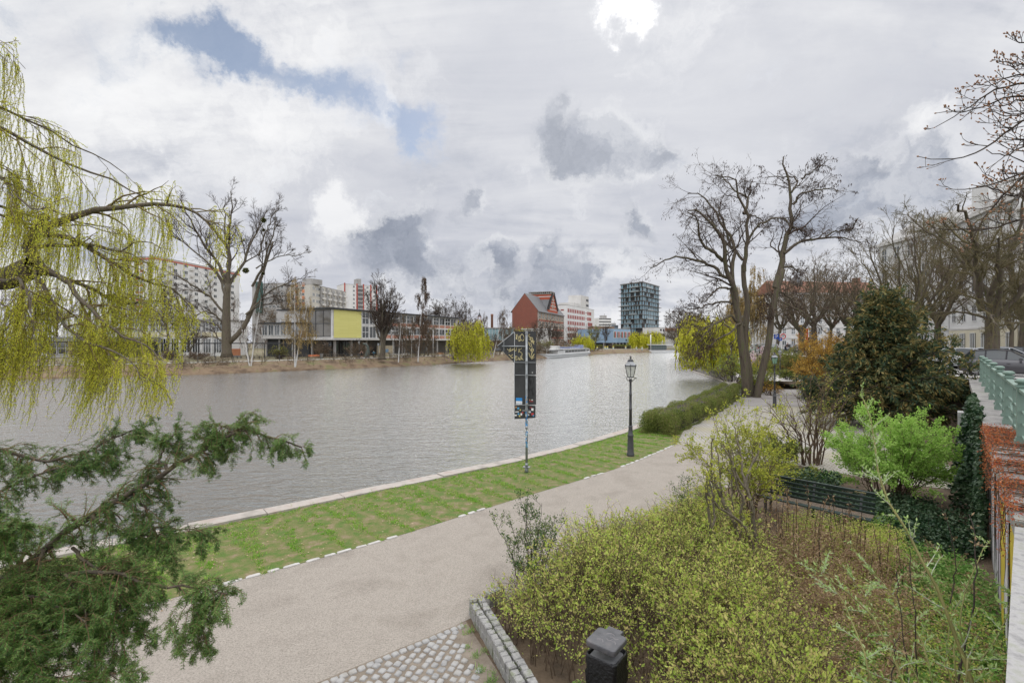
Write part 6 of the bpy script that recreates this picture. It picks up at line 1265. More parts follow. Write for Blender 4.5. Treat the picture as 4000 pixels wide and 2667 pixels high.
# ------------------------------------------------------------------ gas lantern posts
M_LGLASS = None
def lantern_glass(name, c, a):
    m, nt, out = _new(name); L = nt.links.new; b = N(nt, 'ShaderNodeBsdfPrincipled', Roughness=.12); b.inputs['Base Color'].default_value = (*c, 1); t = nt.nodes.new('ShaderNodeBsdfTransparent'); mx = nt.nodes.new('ShaderNodeMixShader'); mx.inputs[0].default_value = a
    t.inputs[0].default_value = (.93, .95, .93, 1); L(t.outputs[0], mx.inputs[1]); L(b.outputs[0], mx.inputs[2]); L(mx.outputs[0], out.inputs[0]); return m
GLASS_W = lantern_glass('clear lantern glass', (.55, .55, .52), .42); GLASS_G = lantern_glass('green lantern glass', (.28, .48, .34), .6)
def lamp(label, loc, h, glass, rz, group, detail=True, name='street_lamp'):
    root = thing(name, label, 'street lamp', loc, group); o = np.asarray(loc, float); k = h / 4.0; c = lambda *p: [(a * k, b * k) for a, b in p]
    m = MB(); m.lathe(c((.155, -.05), (.155, .10), (.13, .13), (.12, .55), (.11, .75), (.115, .80), (.125, .82), (.115, .86), (.095, .88), (.078, 1.15), (.085, 1.17), (.085, 1.20), (.062, 1.23)), o, 16); m.build('base', M_DKMETAL, root)
    m = MB(); m.lathe(c((.062, 1.23), (.058, 1.85), (.070, 1.86), (.070, 1.90), (.055, 1.91), (.052, 2.45), (.060, 2.46), (.060, 2.49), (.048, 2.50), (.045, 2.98), (.075, 3.0), (.08, 3.03), (.05, 3.07), (.02, 3.10)), o, 14); m.build('shaft', M_DKMETAL, root)
    m = MB()
    for a in range(4):
        an = rz + PI / 4 + a * PI / 2; d = np.array([math.cos(an), math.sin(an), 0]); P = np.array([o + d * q * k + [0, 0, z * k] for q, z in ((.03, 3.02), (.13, 3.05), (.17, 3.12), (.15, 3.17))]); m.tubes(resample(P, 8)[None], np.full((1, 8), .012 * k), 5)
    m.lathe([(.05 * k, 0), (.05 * k, .012)], o + [-.20 * k, 0, 3.15 * k], 8); m.tubes(np.array([[o + [.17 * k, 0, 3.14 * k], o + [.24 * k, 0, 3.12 * k]]]), np.full((1, 2), .022 * k), 6); m.build('bracket', M_DKMETAL, root)
    n = 6 if detail else 4; an = rz + np.arange(n) * 2 * PI / n; lo = np.c_[o[0] + .135 * k * np.cos(an), o[1] + .135 * k * np.sin(an), np.full(n, o[2] + 3.17 * k)]; hi = np.c_[o[0] + .24 * k * np.cos(an), o[1] + .24 * k * np.sin(an), np.full(n, o[2] + 3.62 * k)]
    m = MB()
    for i in range(n):
        j = (i + 1) % n; m.bar(lo[i], hi[i], .018 * k, .018 * k); m.bar(lo[i], lo[j], .02 * k, .02 * k); m.bar(hi[i], hi[j], .03 * k, .035 * k)
        m.bar(hi[i], hi[i] + [0, 0, .05 * k], .03 * k, .03 * k)
    m.lathe(c((.0, 3.15), (.135, 3.15), (.135, 3.175), (0, 3.18)), o, n, rot=rz); m.build('lantern_frame', M_DKMETAL, root)
    m = MB()
    for i in range(n):
        j = (i + 1) % n; q = .965; m.add(np.array([lo[i], lo[j], hi[j], hi[i]]) * [q, q, 1] + [o[0] * (1 - q), o[1] * (1 - q), 0], np.array([[0, 1, 2, 3]]))
    m.build('lantern_glass', glass, root)
    m = MB(); m.lathe(c((.012, 3.2), (.012, 3.42), (.035, 3.45), (.035, 3.50), (.01, 3.52)), o, 8); m.build('burner', mat('burner white', (.55, .53, .48), rough=.6), root)
    m = MB(); m.lathe(c((.25, 3.63), (.235, 3.66), (.13, 3.79), (.125, 3.80)), o, n, rot=rz, smooth=False); m.build('lantern_roof', mat('weathered zinc roof', (.22, .225, .23), (.33, .335, .34), 8, .5), root)
    m = MB(); m.lathe(c((.12, 3.80), (.13, 3.82), (.10, 3.86), (.05, 3.89), (.03, 3.91), (.045, 3.93), (.02, 3.95), (.035, 3.97), (.03, 4.0), (0, 4.03)), o, 10); m.build('finial', M_DKMETAL, root)
    return root
GL = 'lantern posts in the park'
b = gp(2463, 1782); b[2] = 0
lamp('iron lantern post with clear glass on the grass verge', b, 4.0, GLASS_W, .3, GL)
lamp('iron lantern post with green glass beside the three-stemmed tree', np.array([xat(3026, 33.6), 33.6, .0]), 3.85, GLASS_G, .1, GL)
lamp('iron lantern post just behind and right of the green-glass one', np.array([xat(3047, 50), 50, .8]), 3.0, GLASS_W, .1, GL)
lamp('iron lantern post before the blossoming cherry', np.array([xat(2959, 56), 56, .7]), 3.1, GLASS_W, .1, GL)
lamp('lone lantern post on the far bank near the joggers', np.array([xat(1403, 106), 106, .88]), 3.95, GLASS_W, .1, GL, False)
# ------------------------------------------------------------------ bench, bin, sett edging
def bench():
    A = np.array([7.0, 13.55]); B_ = np.array([8.78, 11.67]); u = nrm(B_ - A); n = np.array([u[1], -u[0]]); n = n if n @ np.array([-1, -1]) > 0 else -n     # n: towards the seat front
    L = np.linalg.norm(B_ - A); root = thing('park_bench', 'green slatted park bench with worn brown seat among the shrubs', 'bench', [*((A + B_) / 2 + n * .25), 0])
    pt = lambda s, o_, z: np.array([*(A + u * s + n * o_), z])
    mg = mat('dark green bench paint', (.022, .036, .030), (.04, .06, .052), 4, .55, .2, 30); mw = mat('worn bench wood', (.13, .10, .075), (.24, .19, .14), 8, .8, .4, 20, stretch=(6, 6, 1))
    for k, (o_, z) in enumerate(((-.02, .90), (.02, .79), (.055, .68), (.09, .57), (.125, .47))):
        m = MB(); m.bar(pt(0, o_, z), pt(L, o_, z), .03, .075, up=(n[0] * .32, n[1] * .32, 1)); m.build('backrest_slat', mg, root)
    for k in range(5):
        m = MB(); m.bar(pt(.0, .20 + k * .085, .435 - .006 * k + (.012 if k == 4 else 0)), pt(L, .20 + k * .085, .435 - .006 * k), .07, .032); m.build('seat_slat', mw if k < 3 else mg, root)
    for s in (.28, L / 2, L - .28):
        m = MB(); m.bar(pt(s, .15, .0), pt(s, .12, .42), .05, .05); m.bar(pt(s, .13, .40), pt(s, -.045, .95), .05, .035); m.bar(pt(s, .10, .40), pt(s, .58, .395), .045, .04); m.bar(pt(s, .54, 0), pt(s, .53, .40), .05, .05); m.build('frame', M_DKMETAL, root)
    m = MB(); r = R_(321)
    for i in range(8): stroke(m, [(L - .42 + i * .03, .88), (L - .415 + i * .03, .915 + r.normal(0, .008)), (L - .40 + i * .03, .885)], pt(0, 0, 0) + np.array([*(n * .0), 0]) + np.array([*(n * .004), 0]), np.array([*u, 0]), np.array([0, 0, 1.]), np.array([*n, 0]), .004, K=5)
    m.build('graffiti_tag', mat('gold marker', (.5, .42, .22), rough=.6), root)
bench()
def litter_bin():
    c = np.array([1.13, 5.78, 0]); root = thing('litter_bin', 'grey-lidded litter bin with black bag bulging over its rim', 'litter bin', c); rz = math.radians(-38); ca, sa = math.cos(rz), math.sin(rz)
    Rm = np.array([[ca, -sa, 0], [sa, ca, 0], [0, 0, 1]])
    def rr(w, d, rad, n=5):
        p = []
        for cx_, cy_, a0 in ((w - rad, d - rad, 0), (-w + rad, d - rad, 90), (-w + rad, -d + rad, 180), (w - rad, -d + rad, 270)):
            for i in range(n): a = math.radians(a0 + 90 * i / (n - 1)); p.append((cx_ + rad * math.cos(a), cy_ + rad * math.sin(a)))
        return np.array(p)
    def loft(m, rings, mi=0, cap=True, sm=True):
        n = len(rings[0][0]); V = np.concatenate([np.c_[p, np.full(n, z)] for p, z in rings]) @ Rm.T + c
        f = [[k * n + i, k * n + (i + 1) % n, (k + 1) * n + (i + 1) % n, (k + 1) * n + i] for k in range(len(rings) - 1) for i in range(n)]
        m.add(V, np.array(f), mi, sm)
        if cap: m.add(V[-n:], [list(range(n))], mi); m.add(V[:n], [list(range(n))[::-1]], mi)
    mb = mat('scratched bin body', (.12, .125, .13), (.22, .22, .225), 9, .5, .1, 40); ml = mat('grey bin lid', (.05, .05, .054), (.08, .08, .085), 6, .5, .08, 60, c3=(.12, .11, .11))
    m = MB(); loft(m, [(rr(.165, .15, .05), .12), (rr(.17, .155, .05), .5), (rr(.18, .165, .05), .86)], cap=True); m.build('body', mb, root)
    m = MB(); m.cyl(c + Rm @ np.array([0, .17, -.05]), c + Rm @ np.array([0, .17, .98]), .03, n=10); m.build('post', M_DKMETAL, root)
    r = R_(322); m = MB(); base = rr(.19, .175, .05, 8); n = len(base)
    rings = []
    for z, s, j in ((.50, .99, .006), (.58, 1.04, .014), (.66, 1.07, .016), (.72, 1.03, .012), (.80, 1.06, .014), (.87, 1.05, .010), (.90, 1.0, .008), (.875, .93, .004), (.60, .86, .0)):
        rings.append((base * s * 1.10 * (1 + r.normal(0, j * 2, (n, 1))), z))
    loft(m, rings, cap=False); m.build('bag', mat('black bin bag', (.010, .010, .011), rough=.30, bump=.5, bscale=28), root)
    m = MB(); loft(m, [(base * .85, .60), (base * .84, .605)]); m.build('rubbish', ST_DARK, root)
    # lid: rounded slab with a tongue to the post at the back
    def lidpoly(s, e=0.0):
        p = rr(.215 * s, .20 * s, .05, 6); k = [i for i in range(len(p)) if p[i][1] > .19 * s and abs(p[i][0]) < .17]; 
        top = [(.11 * s, .20 * s), (.11 * s, .30 * s), (-.11 * s, .30 * s), (-.11 * s, .20 * s)]
        return np.concatenate([p[:6], top, p[6:]])
    m = MB(); loft(m, [(lidpoly(.97), .985), (lidpoly(1.0), .995), (lidpoly(1.0), 1.03), (lidpoly(.985), 1.045), (lidpoly(.94), 1.052)], sm=False); lid = m.build('lid', ml, root)
    m = MB()
    for q, w in (([(-.05, .10), (0, .14), (.06, .12)], .0022), ([(.02, .06), (.06, .08), (.10, .05), (.13, .09)], .002), ([(.08, -.02), (.12, .0), (.15, -.05)], .002), ([(-.1, -.08), (-.04, -.05), (0, -.1)], .002), ([(.0, .0), (.05, -.02), (.07, .03)], .002)):
        P = resample(np.array(q), 8); V = np.c_[P, np.full(8, 1.0525)] @ Rm.T + c; m.tubes(V[None], np.full((1, 8), w), 4)
    m.build('scratches', mat('pale scratches', (.34, .31, .31), rough=.6), lid)
    m = MB()
    for (x, w, z, h, k) in ((-.10, .07, .32, .12, 0), (-.02, .06, .36, .1, 1), (.08, .08, .28, .14, 2), (-.05, .09, .2, .1, 3)):
        m.box(c + Rm @ np.array([x, -.167, z]), (w, .008, h), rz, k)
    m.build('stickers', [MATS['sticker white'], MATS['sticker red'], mat('sticker teal', (.05, .35, .32), rough=.5), MATS['sticker orange']], root)
    root.scale = (.9, .9, 1.0)
litter_bin()
def sett_wall():
    r = R_(323); A = np.array([-.68, 8.17]); B_ = np.array([.57, 5.05]); C_ = np.array([-.38, 8.42]); root = thing('sett_edging', 'low double row of mossy granite setts edging the planted bed', 'stone edging', [*((A + B_) / 2), 0])
    mt = mat('mossy granite setts', (.19, .185, .18), (.33, .32, .305), 6, .85, .5, 40, c3=(.17, .19, .10)); m = MB(); u = nrm(B_ - A); n = np.array([-u[1], u[0]]); L = np.linalg.norm(B_ - A); an = math.atan2(u[1], u[0])
    for row, (o_, h) in enumerate(((0.0, .27), (.135, .285))):
        s = 0 if row == 0 else .06
        while s < L:
            l = r.uniform(.115, .15); hh = h + r.normal(0, .008); c = A + u * (s + l / 2) + n * (o_ + r.normal(0, .004))
            for q in (0, 1):
                sz = (l - .012, .118, hh * .48); z = hh * (.25 + .5 * q); a = an + r.normal(0, .03); x, y = sz[0] / 2, sz[1] / 2; ch = .014
                loops = []
                for zz_, e in ((-sz[2] / 2, 0), (sz[2] / 2 - ch, 0), (sz[2] / 2, ch)):
                    p = np.array([(x - e - .006, y - e), (x - e, y - e - .006), (x - e, -y + e), (-x + e, -y + e), (-x + e, y - e)])[[1, 2, 3, 4]] + r.normal(0, .0025, (4, 2)); ca, sa = math.cos(a), math.sin(a); loops.append(np.c_[c[0] + p[:, 0] * ca - p[:, 1] * sa, c[1] + p[:, 0] * sa + p[:, 1] * ca, np.full(4, z + zz_)])
                V = np.concatenate(loops); m.add(V, [[k * 4 + i, k * 4 + (i + 1) % 4, (k + 1) * 4 + (i + 1) % 4, (k + 1) * 4 + i][::-1] for k in (0, 1) for i in range(4)] + [[8, 11, 10, 9]][::-1])
            s += l
    for i in range(3): m.box((C_[0] + .11 * i * .75, C_[1] + .11 * i * .66, .12), (.115, .115, .25), .72 + r.normal(0, .05))
    m.build('stones', mt, root)
    m = MB(); p = np.array([A + n * .2, B_ + n * .2]); N_ = 60; b_ = A + u * (r.random((N_, 1)) * L) + n * (.07 + r.normal(0, .03, (N_, 1))); b = np.repeat(np.c_[b_, np.full(N_, .27)], 9, 0); m.kites(b + r.normal(0, .012, b.shape), r.normal(size=b.shape) + [0, 0, .6], .022, .010, rng=r); m.build('moss', leafmat('moss', [(.04, .06, .012), (.08, .10, .02)], .1), root)
    # weeds along its foot
    m = MB(); c = A + u * r.uniform(.3, L, (26, 1)) - n * r.uniform(.10, .35, (26, 1)); b = np.repeat(np.c_[c, np.full(26, .01)], 30, 0) + r.normal(0, .03, (780, 3)) * [1, 1, 0]; m.kites(b, r.normal(0, .6, b.shape) + [0, 0, .8], r.uniform(.03, .11, 780), .008, rng=r); tag(m.build('weeds', LF_HERB), kind='stuff')
sett_wall()
# ------------------------------------------------------------------ people
SKIN = mat('skin', (.42, .25, .18), rough=.6); HAIR = mat('dark hair', (.03, .022, .018), rough=.8)
def person(label, loc, rz, joints, mats_of, h=1.75, group=None):
    """joints: dict of points in metres for a 1.75 m figure; one continuous skin grown on them"""
    J = joints; names = list(J); idx = {n: i for i, n in enumerate(names)}
    E = [(a, b) for a, b in (('pelvis', 'waist'), ('waist', 'chest'), ('chest', 'neck'), ('neck', 'head'), ('head', 'crown'), ('chest', 'shl'), ('shl', 'ell'), ('ell', 'hal'), ('chest', 'shr'), ('shr', 'elr'), ('elr', 'har'), ('pelvis', 'hil'), ('hil', 'knl'), ('knl', 'anl'), ('anl', 'tol'), ('pelvis', 'hir'), ('hir', 'knr'), ('knr', 'anr'), ('anr', 'tor'))]
    rad = dict(pelvis=.14, waist=.13, chest=.155, neck=.06, head=.098, crown=.085, shl=.075, shr=.075, ell=.048, elr=.048, hal=.036, har=.036, hil=.10, hir=.10, knl=.065, knr=.065, anl=.045, anr=.045, tol=.04, tor=.04)
    me = bpy.data.meshes.new('person'); me.from_pydata([J[n] for n in names], [(idx[a], idx[b]) for a, b in E], []); me.update()
    o = bpy.data.objects.new('person', me); COL.objects.link(o); o.modifiers.new('skin', 'SKIN'); sv = me.skin_vertices[0].data
    for n in names: sv[idx[n]].radius = (rad[n], rad[n] * (.8 if n in ('chest', 'waist', 'pelvis') else 1)); sv[idx[n]].use_root = n == 'pelvis'
    sb = o.modifiers.new('sub', 'SUBSURF'); sb.levels = 1; sb.render_levels = 1
    dg = bpy.context.evaluated_depsgraph_get(); dg.update(); m2 = bpy.data.meshes.new_from_object(o.evaluated_get(dg)); bpy.data.objects.remove(o)
    o = bpy.data.objects.new('person', m2); COL.objects.link(o); m2.materials.clear()
    ms = []; fi = {}
    for k in mats_of.values():
        if k.name not in fi: fi[k.name] = len(ms); ms.append(k)
    for k in ms: m2.materials.append(k)
    ec = [(np.array(J[a]), np.array(J[b]), b) for a, b in E]
    for p in m2.polygons:
        c = np.array(p.center); best = None
        for a, b, nme in ec:
            t = np.clip((c - a) @ (b - a) / max((b - a) @ (b - a), 1e-9), 0, 1); d = np.linalg.norm(c - a - (b - a) * t)
            if best is None or d < best[0]: best = (d, nme)
        p.material_index = fi[mats_of[best[1]].name]; p.use_smooth = True
    o.location = loc; o.rotation_euler = (0, 0, rz); o.scale = (h / 1.75,) * 3
    return tag(o, label, 'person', group)
def pose(stride=.25, bend=.0, arms=.15, knee=.0, lift=.0, elb=.25):
    return dict(pelvis=(0, 0, .95), waist=(0, .02, 1.10), chest=(0, .04 + bend, 1.34), neck=(0, .05 + bend, 1.50), head=(0, .075 + bend, 1.60), crown=(0, .065 + bend, 1.69), shl=(.19, .03 + bend, 1.40), ell=(.25, -.02 - arms, 1.15), hal=(.23, .10 - arms + elb, 1.0 + elb * .5), shr=(-.19, .03 + bend, 1.40), elr=(-.25, -.02 + arms, 1.15), har=(-.23, .12 + arms + elb * .6, .98 + elb * .5),
                hil=(.10, 0, .90), knl=(.10, stride * .7 + .03, .50 + lift * .3), anl=(.10, stride - knee, .08 + lift * .2), tol=(.11, stride + .15 - knee, .035 + lift * .2), hir=(-.10, 0, .90), knr=(-.10, -stride * .35 + .05, .50), anr=(-.10, -stride - knee * .5, .09 + lift), tor=(-.11, -stride + .13 - knee * .5, .035 + lift))
def outfit(top, leg, shoe, arm=None, shin=None, hair=HAIR):
    arm = arm or top
    return dict(pelvis=leg, waist=top, chest=top, neck=SKIN, head=SKIN, crown=hair, shl=top, shr=top, ell=arm, elr=arm, hal=SKIN, har=SKIN, hil=leg, hir=leg, knl=leg, knr=leg, anl=shin or leg, anr=shin or leg, tol=shoe, tor=shoe)
CL = {n: mat('cloth ' + n, c, rough=.9) for n, c in dict(black=(.012, .012, .014), teal=(.03, .14, .20), navy=(.02, .025, .045), jeans=(.035, .075, .17), white=(.7, .7, .7), darkjacket=(.02, .022, .03), beige=(.25, .22, .18), redbrown=(.14, .04, .03)).items()}
GJ = 'joggers on the far bank'
j = gp(1448, 1397, .9); person('jogger in black with bare lower legs on the far path', (j[0], 106, .9), 1.15, pose(.32, .05, .2, .10, .16, .35), outfit(CL['black'], CL['black'], CL['white'], SKIN, SKIN), 1.78, GJ)
person('jogger in teal top and dark tights on the far path', (xat(1461, 106.6), 106.6, .9), 1.15, pose(.25, .05, .2, .10, .12, .35), outfit(CL['teal'], CL['navy'], CL['black']), 1.76, GJ)
person('person in jeans and dark jacket half hidden behind the yew', (xat(3209, 34.9), 34.9, .018), 2.7, pose(.16, 0, .08), outfit(CL['darkjacket'], CL['jeans'], CL['black']), 1.78)
def sitting():
    q = pose(0, .03, .0, 0, 0, .2); q.update(pelvis=(0, 0, .50), waist=(0, .02, .66), chest=(0, .06, .9), neck=(0, .08, 1.06), head=(0, .11, 1.16), crown=(0, .10, 1.25), shl=(.19, .05, .96), shr=(-.19, .05, .96), ell=(.25, .06, .72), elr=(-.25, .06, .72), hal=(.18, .28, .66), har=(-.18, .28, .66), hil=(.10, .04, .50), hir=(-.10, .04, .50), knl=(.11, .42, .50), knr=(-.11, .42, .50), anl=(.11, .46, .09), anr=(-.11, .46, .09), tol=(.11, .60, .04), tor=(-.11, .60, .04)); return q
person('person in dark jacket sitting on the low kerb block behind the far railing', (xat(3040, 76), 76, 2.66), 1.3, sitting(), outfit(CL['black'], CL['navy'], CL['black'], CL['redbrown']), 1.9)
person('person bending over a bicycle behind the far railing', (xat(3068, 77), 77, 2.70), -1.6, pose(.12, .28, .1), outfit(CL['darkjacket'], CL['navy'], CL['black']), 1.75)
# seat block under the sitter
m = MB(); x0 = xat(3040, 76); m.box((x0 - .05, 76, 2.88), (.5, .5, .44)); tag(m.build('kerb_block', M_CAP, loc=(x0, 76, 2.66)), 'low stone block used as a seat behind the far railing', 'stone block')
# ------------------------------------------------------------------ cars
RUB = mat('tyre rubber', (.02, .02, .02), rough=.9); RIM = mat('alloy rim', (.42, .42, .43), rough=.35, metal=.6); CGL = glassmat('car glass', (.03, .04, .045), .05); HL = mat('head lamp', (.62, .64, .66), rough=.15); TL = mat('tail lamp', (.35, .02, .02), rough=.25); BLK = mat('black trim', (.02, .02, .021), rough=.6); PLATE = mat('number plate', (.75, .75, .73), rough=.5)
def paint(n, c): return mat('car paint ' + n, c, rough=.28, spec=.7)
def car(label, loc, rz, col, L=3.9, W=1.68, Hh=1.48, hatch=True, group='cars parked along the street', detail=True):
    root = thing('parked_car', label, 'car', (0, 0, 0), group); hw = W / 2
    # stations along the length: x, sill z, belt z, half width at belt
    st = [(-.5, .36, .62, .78), (-.485, .27, .80, .88), (-.40, .22, .92, .97), (-.25, .2, .96, 1.0), (0, .2, .96, 1.0), (.18, .2, .94, 1.0), (.30, .2, .90, .985), (.42, .22, .80, .93), (.485, .27, .68, .84), (.5, .36, .56, .74)]
    m = MB(); rings = []
    for x, s, b, w in st:
        w *= hw; rings.append([(x * L, -w * .93, s), (x * L, -w, s + .12), (x * L, -w, (s + b) / 2 + .05), (x * L, -w * .95, b - .03), (x * L, -w * .84, b), (x * L, 0, b + .03), (x * L, w * .84, b), (x * L, w * .95, b - .03), (x * L, w, (s + b) / 2 + .05), (x * L, w, s + .12), (x * L, w * .93, s)])
    V = np.array(rings).reshape(-1, 3); k = 11; n = len(st); m.add(V, np.array([[i * k + j, i * k + j + 1, (i + 1) * k + j + 1, (i + 1) * k + j] for i in range(n - 1) for j in range(k - 1)] + [[i * k + k - 1, i * k, (i + 1) * k, (i + 1) * k + k - 1] for i in range(n - 1)]), 0, True)
    m.add(np.array(rings[0]), [list(range(k))[::-1]], 0); m.add(np.array(rings[-1]), [list(range(k))], 0); m.build('body', col, root)
    gb = [(-.47 if hatch else -.36, .93, .80), (-.36 if hatch else -.24, Hh - .06, .70), (-.1, Hh, .70), (.06, Hh - .03, .69), (.27, .93, .80)]
    P = [[(x * L, -w * hw, z), (x * L, w * hw, z)] for x, z, w in gb]
    m = MB(); base = [(-.47 * L if hatch else -.36 * L, -.82 * hw, .93), (.27 * L, -.82 * hw, .93), (.27 * L, .82 * hw, .93), (-.47 * L if hatch else -.36 * L, .82 * hw, .93)]
    for sgn in (0, 1): m.add(np.array([p[sgn] for p in P]), [list(range(5)) if sgn else list(range(5))[::-1]], 0)
    for a, b in ((0, 1), (3, 4)): m.add(np.array([P[a][0], P[a][1], P[b][1], P[b][0]]), [[0, 1, 2, 3]], 0)
    m.build('windows', CGL, root)
    m = MB()
    tp = [(x, z + .012, w + .012) for x, z, w in gb[1:4]]
    m.add(np.array([q for x, z, w in tp for q in ((x * L, -w * hw, z), (x * L, 0, z + .025), (x * L, w * hw, z))]), np.array([[0, 1, 4, 3], [1, 2, 5, 4], [3, 4, 7, 6], [4, 5, 8, 7]]), 0, True)
    for sg in (-1, 1):
        pr = [np.array([x * L, sg * (w + .01) * hw, z]) for x, z, w in gb]
        for a, b in ((0, 1), (1, 2), (2, 3), (3, 4)): m.bar(pr[a], pr[b], .07, .045)
        for xx in (-.20, .02): m.bar((xx * L, sg * .815 * hw, .93), (xx * L + .03, sg * .705 * hw, Hh - .03), .06, .03)
    m.build('roof', col, root)
    for sx in (-1, 1):
        for sy in (-1, 1):
            c = np.array([sx * L * .315 + .03 * L, sy * (hw - .09), .30]); m = MB(); m.tubes(np.array([[c + [0, -.1, 0], c + [0, -.09, 0], c + [0, .09, 0], c + [0, .1, 0]]]), np.array([[.27, .30, .30, .27]]), 20, cap=True); wh = m.build('wheel', RUB, root)
            m = MB(); m.cyl(c + [0, sy * .085, 0], c + [0, sy * .108, 0], .20, .19, 16); 
            for a in range(5): m.bar(c + [0, sy * .11, 0], c + [.19 * math.cos(a * 1.257), sy * .11, .19 * math.sin(a * 1.257)], .04, .02)
            m.build('rim', RIM, wh)
            if True:
                m = MB(); m.cyl(c + [0, sy * .02, .0], c + [0, sy * .096, 0], .345, .345, 20); m.build('wheel_arch', BLK, root)
    for sy in (-1, 1):
        m = MB(); m.box((L * .462, sy * hw * .66, .66), (.16, .30, .16), sy * -.35); m.build('headlight', HL, root)
        m = MB(); m.box((-L * .478, sy * hw * .76, .80), (.10, .18, .24)); m.build('tail_light', TL, root)
        m = MB(); m.box((L * .17, sy * (hw + .07), .98), (.10, .17, .13)); m.build('wing_mirror', col, root)
        m = MB(); m.bar((-.19 * L, sy * (hw + .006), .74), (-.15 * L, sy * (hw + .006), .74), .02, .025); m.bar((.03 * L, sy * (hw + .006), .74), (.07 * L, sy * (hw + .006), .74), .02, .025); m.build('door_handle', col, root)
    m = MB(); m.box((L * .497, 0, .36), (.03, 1.1, .16)); m.build('grille', BLK, root)
    m = MB(); m.box((L * .515, 0, .46), (.012, .5, .11)); m.box((-L * .505, 0, .62), (.012, .5, .11)); m.build('number_plate', PLATE, root)
    root.location = loc; root.rotation_euler = (0, 0, rz)
    return root
Dg = 26.6
car('dark grey hatchback parked beside the nearest street tree', (xat(3952, Dg), Dg + .3, 2.66), math.radians(-52), paint('grey', (.055, .052, .058)), 3.8)
car('white car behind the dark grey hatchback', (xat(3930, 36), 36, 2.66), math.radians(-40), paint('white', (.62, .64, .66)), 4.3, 1.78, 1.5)
car('white car half hidden by the yew, left of the nearest street tree', (xat(3808, 34), 34, 2.66), math.radians(-60), paint('white', (.62, .64, .66)), 4.3, 1.78, 1.46)
car('black estate car at the right edge behind the white car', (xat(3985, 41), 41, 2.66), math.radians(-40), paint('black', (.02, .021, .023)), 4.5, 1.8, 1.5)
for i, (px, D, c, lb) in enumerate([(2944, 88, (.60, .61, .62), 'white car far off above the blossoming cherry'), (2968, 86, (.30, .31, .33), 'grey car far off above the blossoming cherry'), (3012, 83, (.50, .52, .54), 'silver car far off right of the pod tree'), (3000, 90, (.62, .63, .64), 'white car far off behind the right stem of the pod tree'), (3094, 80, (.03, .03, .035), 'dark car far off under the red banner')]):
    car(lb, (xat(px, D), D, 2.66), math.radians(75), paint('far%d' % i, c), 4.2, 1.75, 1.5)
# ------------------------------------------------------------------ street signs and banner
def flat_sign(name, label, cat, px, py, D, w, h, face, mark, z0=2.66, pole=True, group=None):
    root = thing(name, label, cat, (xat(px, D), D, z0), group); c = at(px, py, D)
    if pole: m = MB(); m.cyl((c[0], D + .05, z0), (c[0], D + .05, c[2] + h / 2), .035, n=8); m.build('pole', M_GALV, root)
    m = MB(); m.box(c, (w, .03, h)); m.build('panel', face, root); mark(root, c)
    return root
WH = mat('sign white', (.75, .75, .75), rough=.5); BL = mat('sign blue', (.02, .08, .42), rough=.5); RD = mat('sign red', (.60, .03, .025), rough=.5)
def letter(s, size, dz=-.25, mt=WH):
    def f(root, c): 
        o = text(s, size, Matrix(((1, 0, 0, c[0]), (0, 0, -1, c[1] - .02), (0, 1, 0, c[2] + dz * size * 1.35), (0, 0, 0, 1))), root, mt, 'lettering')
    return f
def ring(root, c):
    a = np.linspace(0, 2 * PI, 25); m = MB(); m.tubes(np.c_[c[0] + .36 * np.cos(a), np.full(25, c[1] - .02), c[2] + .12 + .36 * np.sin(a)][None], np.full((1, 25), .06), 6); m.build('ring', RD, root); letter('30', .34, .12, BLK)(root, c)
flat_sign('parking_sign', 'blue parking sign with white P, highest behind the far railing', 'road sign', 3033, 1316, 72, .72, .72, BL, letter('P', .75))
flat_sign('speed_sign', 'white zone sign with red ring behind the far railing', 'road sign', 3059, 1318, 73, .95, 1.15, WH, ring)
flat_sign('parking_sign', 'small blue parking sign below the larger one', 'road sign', 3048, 1326, 72, .5, .45, BL, letter('P', .42), pole=True)
flat_sign('banner', 'red upright banner before the white house', 'banner', 3138, 1321, 68, 1.35, 2.6, RD, lambda r_, c: [(lambda mm: (mm.box(c + [0.12, -.02, .55 - q * .35], (.6 - .1 * q, .02, .16)), mm.build('white_bar', WH, r_)))(MB()) for q in range(3)], pole=True)
# ------------------------------------------------------------------ buildings
M_WHITE = mat('white render', (.58, .575, .56), (.68, .675, .66), .25, .9, .1, 8, stretch=(1, 1, .4))
M_OFFW = mat('off white concrete', (.50, .485, .46), (.60, .585, .56), .3, .9, .1, 8, stretch=(1, 1, .4))
M_CONC = mat('grey concrete', (.28, .27, .26), (.38, .37, .355), .3, .9, .1, 8)
M_DARK = mat('dark fascia', (.045, .047, .05), rough=.6)
M_ROOFD = mat('dark flat roof', (.06, .062, .066), (.10, .10, .105), .5, .9)
M_FRAME = mat('white window frame', (.60, .60, .59), rough=.6)
M_FRAMED = mat('dark window frame', (.05, .052, .056), rough=.5)
M_RED = mat('red painted panel', (.36, .055, .04), (.42, .08, .055), 1, .7)
M_ORANGE = mat('orange panel', (.52, .20, .10), (.58, .27, .15), 1, .8)
GLS = glassmat('window glass', (.055, .065, .07), .06); GLS_B = glassmat('blue tower glass', (.16, .32, .40), .06, ior=1.8); GLS_D = glassmat('dark glass', (.02, .024, .026), .08)
BRICK = brickmat('red brick', (.25, .08, .055), (.20, .06, .042), (.22, .12, .09), .30, .09, .012, wear=((.17, .07, .055), .5, .35))
BRICK_T = mat('brick and tan stone', (.26, .12, .085), (.36, .27, .20), 1.3, .9, .3, 6, c3=(.30, .15, .11), stretch=(1, 1, 1.6))
SLATE = mat('grey slate roof', (.085, .09, .095), (.14, .145, .15), 1.6, .7, .3, 10, c3=(.13, .10, .085))
TILE = mat('red roof tiles', (.20, .085, .055), (.28, .135, .09), .8, .85, .3, 8)
